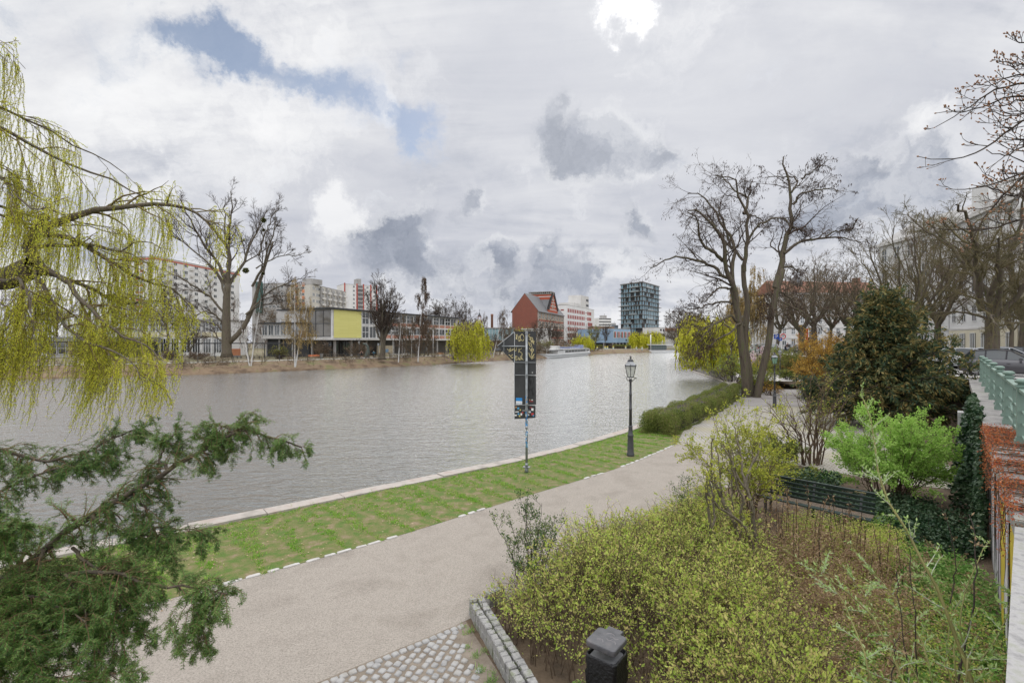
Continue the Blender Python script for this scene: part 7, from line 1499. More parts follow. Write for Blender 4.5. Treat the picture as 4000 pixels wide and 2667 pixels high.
YELLOW = brickmat('yellow glazed tile', (.70, .66, .24), (.66, .62, .21), (.58, .54, .19), 2.4, .42, .012, rough=.6)
WIN = {}
def win_mesh(w, h, fm, gm, nv, nh, fw, dep):
    k = (round(w, 2), round(h, 2), fm.name, gm.name, nv, nh, fw)
    if k in WIN: return WIN[k]
    m = MB()
    for x in np.linspace(-w / 2 + fw / 2, w / 2 - fw / 2, nv + 1): m.box((x, -dep, h / 2), (fw, .10, h), m=0)
    for z in np.linspace(fw / 2, h - fw / 2, nh + 1): m.box((0, -dep + .004, z), (w - .002, .10, fw), m=0)
    m.add(np.array([[-w / 2 + .01, -.02, .01], [w / 2 - .01, -.02, .01], [w / 2 - .01, -.02, h - .01], [-w / 2 + .01, -.02, h - .01]]), np.array([[0, 1, 2, 3]]), 1)
    o = m.build('window', [fm, gm]); me = o.data; bpy.data.objects.remove(o); WIN[k] = me; return me
class Face:
    """a wall from a to b (plan points, seen left to right from outside)"""
    def __init__(s, root, a, b, z0):
        s.root = root; s.a = np.asarray(a, float); s.b = np.asarray(b, float); s.z0 = z0; s.L = np.linalg.norm(s.b - s.a); s.u = (s.b - s.a) / s.L; s.n = np.array([s.u[1], -s.u[0]]); s.ang = math.atan2(s.u[1], s.u[0])
        s.cnt = 0
    def p(s, x, z, off=0.0): q = s.a + s.u * x + s.n * off; return np.array([q[0], q[1], s.z0 + z])
    def win(s, x, z, w, h, fm=None, gm=None, nv=1, nh=1, fw=.09, dep=.03, name='window'):
        me = win_mesh(w, h, fm or M_FRAME, gm or GLS, nv, nh, fw, dep); o = bpy.data.objects.new(name, me); COL.objects.link(o); o.parent = s.root
        c = s.p(x + w / 2, z) - ORIGIN[s.root.name]; o.location = c; o.rotation_euler = (0, 0, s.ang); return o
    def grid(s, xs, zs, w, h, cap=96, **kw):
        return [s.win(x, z, w, h, **kw) for z in zs for x in xs]
    def slab(s, m, x0, x1, z0, z1, off0, off1, mi=0):
        p = [s.p(x0, 0, off0)[:2], s.p(x1, 0, off0)[:2], s.p(x1, 0, off1)[:2], s.p(x0, 0, off1)[:2]]; m.prism(p, s.z0 + z0, s.z0 + z1, mi)
    def part(s, name, mt, x0, x1, z0, z1, off0=-.1, off1=.06):
        m = MB(); s.slab(m, x0, x1, z0, z1, off0, off1); return m.build(name, mt, s.root)
def bld(label, px_a, Da, px_b, Db, back=14, cat='building', z0=.88, group=None, name='building'):
    a = np.array([xat(px_a, Da), Da]); b = np.array([xat(px_b, Db), Db]); root = thing(name, label, cat, [*((a + b) / 2), z0], group); f = Face(root, a, b, z0); return root, f
def body(f, h, back, mt, name='wall', z0=0.0, x0=0.0, x1=None, off=0.0):
    m = MB(); f.slab(m, x0, f.L if x1 is None else x1, z0, h, off, -back); return m.build(name, mt, f.root)
def roof(f, h, back, mt=None, over=.15, t=.35, x0=0.0, x1=None):
    m = MB(); f.slab(m, x0 - over, (f.L if x1 is None else x1) + over, h, h + t, over, -back - over); return m.build('roof', mt or M_ROOFD, f.root)

# ---- dark glass tower
def tower():
    root = thing('glass_tower', 'dark blue glazed apartment tower with projecting balcony slabs on every floor', 'tower', (110, 395, .88)); D0 = 390.
    c = np.array([xat(2509, D0), D0]); l = np.array([xat(2425, 410), 410.]); r_ = np.array([xat(2574, 424), 424.]); bk = l + r_ - c
    A = Face(root, l, c, .88); B = Face(root, c, r_, .88); top = zat(1103, D0) - .88; nf = 14; fh = top / nf; rr = R_(401)
    m = MB(); m.prism([l, c, r_, bk], .8, .88 + top); m.build('wall', mat('charcoal cladding', (.030, .032, .036), (.05, .052, .057), .5, .7), root)
    ms = MB(); cen = (l + c + r_ + bk) / 4
    for i in range(nf + 1):
        e = 1.11 + .04 * math.sin(i * 2.4) + (.03 if i % 3 == 0 else 0); q = [cen + (p - cen) * e for p in (l, c, r_, bk)]
        if i > 0: m2 = MB(); m2.prism(q if i < nf else [cen + (p - cen) * 1.045 for p in (l, c, r_, bk)], .88 + i * fh - .26, .88 + i * fh + (.0 if i < nf else .5)); m2.build('floor_slab', mat('grey slab edge', (.20, .195, .19), (.26, .255, .25), .5, .8), root)
    m = MB(); m.prism([cen + (p - cen) * .35 for p in (l, c, r_, bk)], .88 + top, .88 + top + 2.6); m.build('plant_room', M_DARK, root)
    n = 0; rest = MB()
    for i in range(nf - 1, 0, -1):
        z = i * fh + .15; hh = fh - .55
        for F_, nw in ((A, 8), (B, 9)):
            cw = F_.L / nw
            for j in range(nw):
                t = rr.random()
                if t < .07: continue
                w = cw * (.74 if t < .72 else .55 if t < .9 else .36); x = j * cw + (cw - w) * rr.random(); zz_, h_ = (z, hh) if t < .9 else (z + .7, hh * .6)
                if n < 98: F_.win(x, zz_, w, h_, fm=M_FRAMED, gm=GLS_B, nv=2 if w > 1.6 else 1, fw=.12)
                else:
                    V = np.array([F_.p(x, zz_, .03), F_.p(x + w, zz_, .03), F_.p(x + w, zz_ + h_, .03), F_.p(x, zz_ + h_, .03)]); rest.add(V, np.array([[0, 1, 2, 3]]), 0)
                    rest.bar(F_.p(x + w / 2, zz_, .06), F_.p(x + w / 2, zz_ + h_, .06), .12, .05, 1)
                n += 1
    tag(rest.build('lower_windows', [GLS_B, M_FRAMED], root), kind='stuff')
    mg = MB()
    for i in range(1, nf):
        for F_ in (A, B):
            if rr.random() < .55: x0 = rr.uniform(0, F_.L * .6); mg = MB(); mg.add(np.array([F_.p(x0, i * fh, 1.0), F_.p(x0 + F_.L * .35, i * fh, 1.0), F_.p(x0 + F_.L * .35, i * fh + 1.1, 1.0), F_.p(x0, i * fh + 1.1, 1.0)]), np.array([[0, 1, 2, 3]])); mg.build('balcony_glass', glassmat('balcony glass', (.20, .25, .26), .1), root)
tower()
# ---- blue hall on pillars
def blue_hall():
    root = thing('blue_hall', 'light blue windowless hall on pillars with a row of red-shuttered windows', 'hall', (52, 266, .88)); c = np.array([xat(2394, 262), 262.]); l = np.array([xat(2256, 276), 276.]); r_ = np.array([xat(2463, 273), 273.])
    A = Face(root, l, c, .88); B = Face(root, c, r_, .88); top = zat(1286, 262) - .88; bt = zat(1340, 262) - .88; mt = mat('light blue render', (.25, .36, .50), (.30, .42, .56), .2, .85, .1, 5)
    bk = l + r_ - c; m = MB(); m.prism([l, c, r_, bk], .88 + bt, .88 + top); m.build('wall', mt, root); m = MB(); cen = (l + c + r_ + bk) / 4; m.prism([cen + (p - cen) * 1.008 for p in (l, c, r_, bk)], .88 + top, .88 + top + .25); m.build('roof', M_CONC, root)
    m = MB(); m.prism([cen + (p - cen) * .82 for p in (l, c, r_, bk)], .8, .88 + bt - .004); m.build('ground_floor', M_DARK, root)
    for F_, k in ((B, 6), (A, 5)):
        for x in np.linspace(.3, F_.L - .3, k): m = MB(); m.box(F_.p(x, bt / 2, -.4), (.5, .5, bt), F_.ang); m.build('pillar', M_CONC, root)
    w = B.L / 6.4
    for j in range(5): B.win(.5 + j * B.L / 5.15, bt + 2.6, w, 3.6, fm=M_FRAME, gm=GLS, nv=2, fw=.2); B.part('shutter', M_RED, .5 + j * B.L / 5.15 + w * .55, .5 + j * B.L / 5.15 + w * .85, bt + 2.8, bt + 6.0, .0, .16)
    A.part('wall_emblem', M_DARK, A.L * .82, A.L * .85, bt + 1.2, bt + 3.2, 0, .15); B.part('wall_emblem', M_DARK, B.L * .72, B.L * .78, bt + 1.0, bt + 1.9, 0, .15)
blue_hall()
# ---- white office block with red windows
def office():
    root = thing('office_block', 'white office block with rows of red-framed windows and a stepped stair tower', 'office block', (45, 312, .88)); c = np.array([xat(2213, 290), 290.]); r_ = np.array([xat(2321, 338), 338.]); l = np.array([xat(2172, 292), 292.])
    A = Face(root, l, c, .88); B = Face(root, c, r_, .88); top = zat(1193, 290) - .88; bk = l + r_ - c
    m = MB(); m.prism([l, c, r_, bk], .8, .88 + top); m.build('wall', M_WHITE, root); cen = (l + c + r_ + bk) / 4; m = MB(); m.prism([cen + (p - cen) * 1.004 for p in (l, c, r_, bk)], .88 + top, .88 + top + .3); m.build('roof', M_CONC, root)
    m = MB(); B.slab(m, B.L * .34, B.L * .80, top + .3, top + 3.0, -2, -12); m.build('penthouse', M_OFFW, root); m = MB(); B.slab(m, B.L * .50, B.L * .80, top + .3, top + 8.4, -.4, -9); m.build('lift_tower', M_OFFW, root)
    V = []; B.part('stair_bay', M_WHITE, B.L * .66, B.L * .90, 0, top * .62, .0, .9)
    gr = mat('red brown glass', (.20, .035, .03), rough=.2)
    n = 0
    for i in range(6):
        z = top - 4.1 - i * 3.75
        for j in range(10):
            x = B.L * (.035 + .060 * j) if j < 10 else 0; B.win(x, z, B.L * .037, 2.2, fm=M_RED, gm=gr, nv=2, fw=.2)
        if i < 2:
            for j in range(3): B.win(B.L * (.72 + .055 * j), z, B.L * .042, 2.2, fm=M_RED, gm=gr, nv=2, fw=.22)
            B.win(B.L * .655, z + .9, B.L * .035, .7, fm=M_RED, gm=gr)
        elif i < 5: 
            o = B.win(B.L * .69, z, B.L * .18, 2.4, fm=M_RED, gm=gr, nv=6, fw=.22); o.location = o.location + Vector((*(B.n * .9), 0))
        A.win(A.L * .45, z + .8, A.L * .30, .8, fm=M_RED, gm=gr)
    for z in (top + 5.0, top + 1.6): o = B.win(B.L * .70, z, B.L * .09, 1.5, fm=M_FRAMED, gm=GLS_D, nv=4, fw=.3); o.location = o.location + Vector((*(B.n * -.4), 0))
office()
# ---- red brick house with a stepped gable
def brick_house():
    root = thing('brick_house', 'tall red brick house with blank end wall, slate roof and black stepped gable', 'house', (14, 245, .88)); D0, D1 = 225., 268.
    c = np.array([xat(2099, D0), D0]); r_ = np.array([xat(2201, D1), D1]); l = np.array([xat(2000.5, 231), 231.]); bk = l + r_ - c
    A = Face(root, l, c, .88); B = Face(root, c, r_, .88); ev = zat(1211, D0) - .88; ap = zat(1147, 228) - .88
    P = lambda q, z: np.array([*q, .88 + z]); mA = (l + c) / 2; mB = (bk + r_) / 2
    m = MB(); V = [P(l, -.1), P(c, -.1), P(c, ev), P(mA, ap), P(l, ev)]; m.add(np.array(V), [[0, 1, 2, 3, 4]]); V = [P(bk, -.1), P(r_, -.1), P(r_, ev), P(mB, ap), P(bk, ev)]; m.add(np.array(V), [[4, 3, 2, 1, 0]]); m.add(np.array([P(l, -.1), P(bk, -.1), P(bk, ev), P(l, ev)]), [[0, 1, 2, 3]]); m.build('gable_wall', BRICK, root)
    m = MB(); m.add(np.array([P(c, -.1), P(r_, -.1), P(r_, ev), P(c, ev)]), [[0, 1, 2, 3]]); m.build('front_wall', BRICK_T, root)
    m = MB(); ov = B.n * .8; k = (ap - ev) / np.linalg.norm(c - mA)
    for e0, e1, m0, m1, sg in ((c, r_, mA, mB, 1), (l, bk, mA, mB, -1)):
        a = e0 + ov * sg; b = e1 + ov * sg; V = [P(a, ev - .7 * k + .1), P(b, ev - .7 * k + .1), P(m1, ap + .15), P(m0, ap + .15)]; V2 = [v - [0, 0, .22] for v in V]; m.add(np.array(V + V2), [[0, 1, 2, 3], [7, 6, 5, 4], [0, 4, 5, 1], [1, 5, 6, 2], [0, 3, 7, 4]])
    m.build('roof', SLATE, root)
    # cross gable at the front with stepped black crow-steps
    g0, g1 = .36, .73; x0, x1 = B.L * g0, B.L * g1; gm_ = (x0 + x1) / 2; gt = zat(1150, 243) - .88
    m = MB(); n = 9; poly = [(x0, ev - 1.0), (x1, ev - 1.0)]; 
    V = [B.p(x0, ev - 1, .25), B.p(x1, ev - 1, .25), B.p(x1, ev + 1.0, .25), B.p(gm_ + 1.6, gt, .25), B.p(gm_ - 1.6, gt, .25), B.p(x0, ev + 1.0, .25)]; Vb = [v - np.array([*(B.n * .6), 0]) for v in V]
    m.add(np.array(V + Vb), [[0, 1, 2, 3, 4, 5], [2, 8, 9, 3], [4, 10, 11, 5], [3, 9, 10, 4], [0, 5, 11, 6], [1, 7, 8, 2]]); m.build('front_gable', mat('bright gable brick', (.42, .10, .05), (.34, .08, .045), 1.2, .85), root)
    m = MB()
    for i in range(n):
        t = (i + .3) / n
        for sg in (-1, 1):
            x = gm_ + sg * (1.6 + ((x1 - x0) / 2 - 1.6) * t); z = gt - (gt - ev - 1.0) * t; m.box(B.p(x, z + .2, .2), (1.5, .9, 1.2), B.ang); m.box(B.p(x, z + 1.0, .2), (.5, .5, .8), B.ang)
    m.build('crow_steps', mat('black glazed brick', (.022, .02, .02), (.05, .04, .038), 2, .6), root)
    for z in (1.2, 3.0, 4.8, 6.4): t = max(.1, 1 - z / (gt - ev)); B.part('stone_band', M_OFFW, gm_ - (x1 - x0) / 2 * t * .82, gm_ + (x1 - x0) / 2 * t * .82, ev + z, ev + z + .35, .2, .30)
    # roof slopes behind the gable and the flat-topped ridge block
    m = MB(); inn = -B.n * 6.5
    for sg in (-1, 1):
        xa = gm_ + sg * 1.6; xb = x1 if sg > 0 else x0; V = [B.p(xb, ev + .9, .0), B.p(xa, gt - .2, .0), B.p(xa, gt - .2, -8), B.p(xb, ev + .9, -3.0)]; m.add(np.array(V), [[0, 1, 2, 3] if sg < 0 else [3, 2, 1, 0]])
    m.build('cross_roof', SLATE, root)
    tz = zat(1163, 240) - .88; m = MB(); B.slab(m, gm_ - 3.6, gm_ + 3.0, ap - 4.0, gt + .2, .10, -11.5); m.build('ridge_block', mat('bright gable brick', (.42, .10, .05)), root)
    m = MB(); B.slab(m, gm_ - 3.9, gm_ + 3.3, gt + .2, gt + .6, .3, -11.8); B.slab(m, gm_ - 3.9, gm_ + 3.3, gt + 1.3, gt + 1.6, .3, -11.8)
    for x in np.linspace(gm_ - 3.7, gm_ + 3.1, 8): m.box(B.p(x, gt + .95, .15), (.35, .3, .7), B.ang)
    for o in np.linspace(0, -11.5, 12): m.box(B.p(gm_ - 3.75, gt + .95, o), (.3, .35, .7), B.ang)
    m.build('balustrade', mat('sooty stone', (.18, .165, .15), (.30, .28, .25), 1, .9), root); B.part('stone_band', M_OFFW, gm_ - 3.65, gm_ + 3.05, gt - 1.2, gt - .8, -11.6, .16)
    sf = mat('pale stone window frame', (.42, .38, .32), rough=.9); n = 0
    for i in range(4):
        z = ev - 3.9 - i * 4.1
        for j in range(9): B.win(B.L * (.045 + .106 * j), z, B.L * .078, 2.9, fm=sf, gm=GLS_D, nv=3, nh=2, fw=.24)
        B.part('brick_band', mat('dark red band', (.30, .07, .05), rough=.9), .1, B.L - .1, z + 3.0, z + 3.5, -.02, .05 + .01 * i)
    for x, z in ((gm_ - 1.9, ev + 1.9), (gm_ + .7, ev + 1.9), (gm_ - .6, ev + 5.2)): o = B.win(x, z, 1.2, 2.4, fm=sf, gm=GLS_D, nv=2, fw=.25); o.location = o.location + Vector((*(B.n * .28), 0))
    m = MB(); m.cyl(B.p(.4, 0, .3), B.p(.4, ev, .3), .12, n=8); m.cyl(B.p(B.L - .4, 0, .3), B.p(B.L - .4, ev, .3), .12, n=8); m.build('downpipe', M_CONC, root)
brick_house()
# ---- towers on the skyline
def slab_tower(label, px0, px1, D, ytop, mt, bands, name='apartment_tower', tops=True):
    root, f = bld(label, px0, D, px1, D * 1.01, name=name, cat='tower'); h = zat(ytop, D) - .88; body(f, h, 14, mt); nb = bands
    for i in range(nb): f.part('window_band', M_FRAMED, .5, f.L - .5, h * (i + .55) / nb, h * (i + .9) / nb, -.1, .08)
    if tops: f.part('roof_house', M_CONC, f.L * .32, f.L * .70, h - .01, h + 3.4, -8, -2); f.part('aerial', M_CONC, f.L * .58, f.L * .60, h + 3.4, h + 6, -4.4, -4)
    return f
slab_tower('distant white round-cornered tower between blue hall and office block', 2338, 2388, 620, 1243, M_WHITE, 9)
slab_tower('tiny dark office tower on the horizon left of the glass tower', 2397, 2415, 800, 1271, mat('blue grey tower', (.10, .13, .17), rough=.7), 5)
def long_house(label, px0, D0, px1, D1, ytop, mt, floors, cols, back=12, name='apartment_house', rf=None, fm=None, nv=2, hw=1.5, cat='building', zw=1.0, roofmt=None, ratio=.6, z0=.88, group=None, gm=None):
    root, f = bld(label, px0, D0, px1, D1, name=name, cat=cat, z0=z0, group=group); h = zat(ytop, D0) - z0; body(f, h, back, mt); roof(f, h, back, roofmt or M_CONC, .12, .3); fh = h / floors; cw = f.L / cols
    for i in range(floors):
        for j in range(cols): f.win(j * cw + cw * (1 - ratio) / 2, i * fh + zw, cw * ratio, min(hw, fh - zw - .2), fm=fm, gm=gm, nv=nv, fw=.11)
    return root, f, h
long_house('white flat-roofed apartment house far right of the glass tower', 2576, 330, 2628, 350, 1281, M_WHITE, 4, 5, name='apartment_house', fm=M_FRAMED)
r_, f_, h_ = long_house('pale apartment house with orange tiled roof far right of the glass tower', 2628, 330, 2720, 345, 1296, M_OFFW, 3, 7, fm=M_FRAMED); f_.part('tiled_roof', TILE, f_.L * .1, f_.L * .95, h_ + .31, h_ + 2.4, -10, -1)
long_house('low brown flat-roofed building behind the blue hall', 2318, 300, 2400, 302, 1277, mat('brown timber cladding', (.20, .13, .09), (.26, .18, .13), .5, .85), 2, 7, nv=1, fm=M_FRAMED)
# pale blue glass hall, church tower, chimney
root, f = bld('pale blue glazed sports hall behind bright willow and leaning birch', 1872, 190, 2004, 196, cat='hall', name='sports_hall'); h = zat(1284, 190) - .88; b_ = zat(1330, 190) - .88
body(f, b_, 14, mat('brown ground floor', (.17, .13, .10), (.22, .17, .13), .4, .9), 'ground_floor'); m = MB(); f.slab(m, 0, f.L, b_, h, .3, -14.2); m.build('glass_wall', mat('pale blue glazing', (.27, .41, .45), (.33, .47, .51), .15, .25), root); roof(f, h, 14, M_CONC, .6, .35)
for x in np.linspace(0, f.L, 12): f.part('glazing_bar', M_WHITE, x, x + .12, b_, h, .2, .36)
f.part('glazing_bar', M_WHITE, 0, f.L, b_ - .3, b_, .2, .5)
root, f = bld('low white annex with strip window under the brick gable wall', 2040, 206, 2103, 200, cat='annex', name='annex'); h = zat(1288, 203) - .88; body(f, h, 9, M_OFFW); roof(f, h, 9, M_FRAME, .4, .4)
for j in range(7): f.win(f.L * (.06 + .13 * j), h - 2.0, f.L * .115, 1.5, nv=1, fw=.15)
root = thing('church_tower', 'open brick bell tower with cross on the skyline', 'tower', (xat(1873, 420), 420, .88)); c = np.array([xat(1873, 420), 420.]); zt = zat(1228, 420); bt = mat('brown brick', (.20, .10, .07), rough=.9)
m = MB(); m.box((*c, (zt - 8 + .88) / 2), (3.0, 3.0, zt - 8 - .88)); m.build('shaft', bt, root); m = MB()
for sx in (-1, 1):
    for sy in (-1, 1): m.box((c[0] + sx * 1.25, c[1] + sy * 1.25, zt - 5), (.5, .5, 6))
m.box((*c, zt - 2.2), (3.2, 3.2, .5)); m.build('belfry', bt, root); m = MB(); m.lathe([(2.2, zt - 1.95), (0, zt + 1.6)], (*c, 0), 4, rot=PI / 4, smooth=False); m.bar((*c, zt + 1.4), (*c, zt + 4.2), .2, .2); m.bar((c[0] - .7, c[1], zt + 3.2), (c[0] + .7, c[1], zt + 3.2), .2, .2); m.build('spire', M_DARK, root)
root = thing('chimney', 'thin brick chimney on the skyline left of the brick gable', 'chimney', (xat(1922, 400), 400, .88)); m = MB(); m.lathe([(1.25, .8), (.95, zat(1236, 400)), (1.15, zat(1235, 400)), (1.1, zat(1228, 400))], (xat(1922, 400), 400, 0), 12); m.build('shaft', bt, root)
# ---- red and white tower block
def red_tower():
    root, f = bld('white tower block with vertical red stripes and dark balconies', 1344, 330, 1474, 344, cat='tower block', name='tower_block'); h = zat(1111, 330) - .88; body(f, h, 16, M_WHITE); roof(f, h, 16, M_CONC, .05, .3); f.part('roof_house', M_CONC, f.L * .40, f.L * .52, h + .31, h + 4.5, -8, -1)
    for x in (0.0, .555, .36, .965, .78): f.part('red_stripe', M_RED, f.L * x, f.L * x + .75, 0, h + .9, -.05, .35)
    nf = 15; fh = h / nf
    for i in range(5, nf):
        z = i * fh + .8
        f.win(f.L * .255, z, 1.4, 1.5, nv=2, fw=.12); f.win(f.L * .66, z, 1.6, 1.5, nv=2, fw=.12); f.win(f.L * .87, z, 1.6, 1.5, nv=2, fw=.12); f.win(f.L * .40, z - .5, f.L * .145, 2.2, fm=M_FRAMED, gm=GLS_D, nv=3, fw=.2)
        f.part('balcony', M_CONC, f.L * .395, f.L * .55, i * fh - .1, i * fh + .95, .05, .9)
red_tower()
# ---- long apartment slab with balconies
def slab():
    root = thing('apartment_slab', 'long cream apartment slab with stepped balconies behind the school', 'apartment block', (-94, 250, .88)); c = np.array([xat(1212, 230), 230.]); r_ = np.array([xat(1352, 270), 270.]); l = np.array([xat(1130, 236), 236.]); bk = l + r_ - c; A = Face(root, l, c, .88); B = Face(root, c, r_, .88); h = zat(1112, 230) - .88
    m = MB(); m.prism([l, c, r_, bk], .8, .88 + h); m.build('wall', mat('cream render', (.46, .44, .39), (.54, .515, .46), .2, .9), root); cen = (l + c + r_ + bk) / 4; m = MB(); m.prism([cen + (p - cen) * 1.006 for p in (l, c, r_, bk)], .88 + h, .88 + h + .5); m.build('roof', M_CONC, root); m = MB(); A.slab(m, A.L * .55, A.L * .95, h + .5, h + 3, -8, -1); m.bar(A.p(A.L * .9, h + 3, -4), A.p(A.L * .9, h + 8, -4), .12, .12); m.build('roof_house', M_CONC, root)
    nf = 10; fh = h / nf; n = 0
    for i in range(3, nf):
        z = i * fh + .9
        for j in range(5): x = B.L * (.26 + .155 * j); B.part('balcony', M_OFFW, x, x + B.L * .085, i * fh - .05, i * fh + 1.0, .0, 1.3); B.win(x + .4, i * fh + 1.1, B.L * .07, 1.5, fm=M_FRAME, gm=GLS_D, nv=2)
        for x in (.05, .14, .20): B.win(B.L * x, z, 2.2, 1.5, nv=2)
        for x in (.30, .62): A.win(A.L * x, z, 1.5, 1.4, nv=2); A.part('orange_panel', M_ORANGE, A.L * x - .1, A.L * x + 1.6, i * fh + 2.35, i * fh + fh + .85, -.05, .05)
    for j in range(5): B.part('stair_fin', M_CONC, B.L * (.235 + .155 * j), B.L * (.255 + .155 * j), 0, h + .1, 0, .8)
    # lower annexed block with a green glazed stair
    root, f = bld('grey apartment block with green glazed stair tower behind the big bare tree', 985, 262, 1112, 258, cat='apartment block', name='apartment_block'); h = zat(1110, 260) - .88; body(f, h, 12, M_CONC); roof(f, h, 12, M_CONC, .1, .3); f.part('stair_tower', mat('green stair glazing', (.03, .10, .085), rough=.3), f.L * .15, f.L * .33, h * .55, h + 1.2, 0, 1.0)
    for i in range(3, 10):
        for x in (.4, .52, .64, .76, .88): f.win(f.L * x, i * h / 10 + .9, 1.6, 1.4, nv=2)
slab()
# ---- white high-rise behind the willow
def highrise():
    root = thing('high_rise', 'white high-rise slab with red roof edge behind the great willow', 'high-rise', (-140, 210, .88)); c = np.array([xat(612, 190), 190.]); r_ = np.array([xat(935, 236), 236.]); l = np.array([xat(478, 192), 192.]); bk = l + r_ - c; A = Face(root, l, c, .88); B = Face(root, c, r_, .88); h = zat(1006, 190) - .88
    m = MB(); m.prism([l, c, r_, bk], .8, .88 + h); m.build('wall', M_WHITE, root); cen = (l + c + r_ + bk) / 4; m = MB(); m.prism([cen + (p - cen) * 1.012 for p in (l, c, r_, bk)], .88 + h - .9, .88 + h - .2); m.build('red_cornice', mat('red cornice', (.42, .14, .10), rough=.8), root)
    m = MB(); m.prism([cen + (p - cen) * 1.004 for p in (l, c, r_, bk)], .88 + h, .88 + h + .4); m.build('roof', M_CONC, root); nf = 13; fh = h / nf
    for i in range(nf):
        z = i * fh + .9
        for x in (.40, .52): A.win(A.L * x, z, 1.25, 1.5, nv=1); A.part('red_panel', M_RED, A.L * x, A.L * x + 1.25, z - 1.0, z - .05, -.05, .05)
        for j in range(8 if i > 5 else 0): B.win(B.L * (.05 + .118 * j), z, 1.9, 1.4, nv=2)
        if i > 3:
            for j in range(4): B.part('balcony', M_OFFW, B.L * (.11 + .236 * j), B.L * (.15 + .236 * j), i * fh, i * fh + 1.0, 0, 1.0)
highrise()
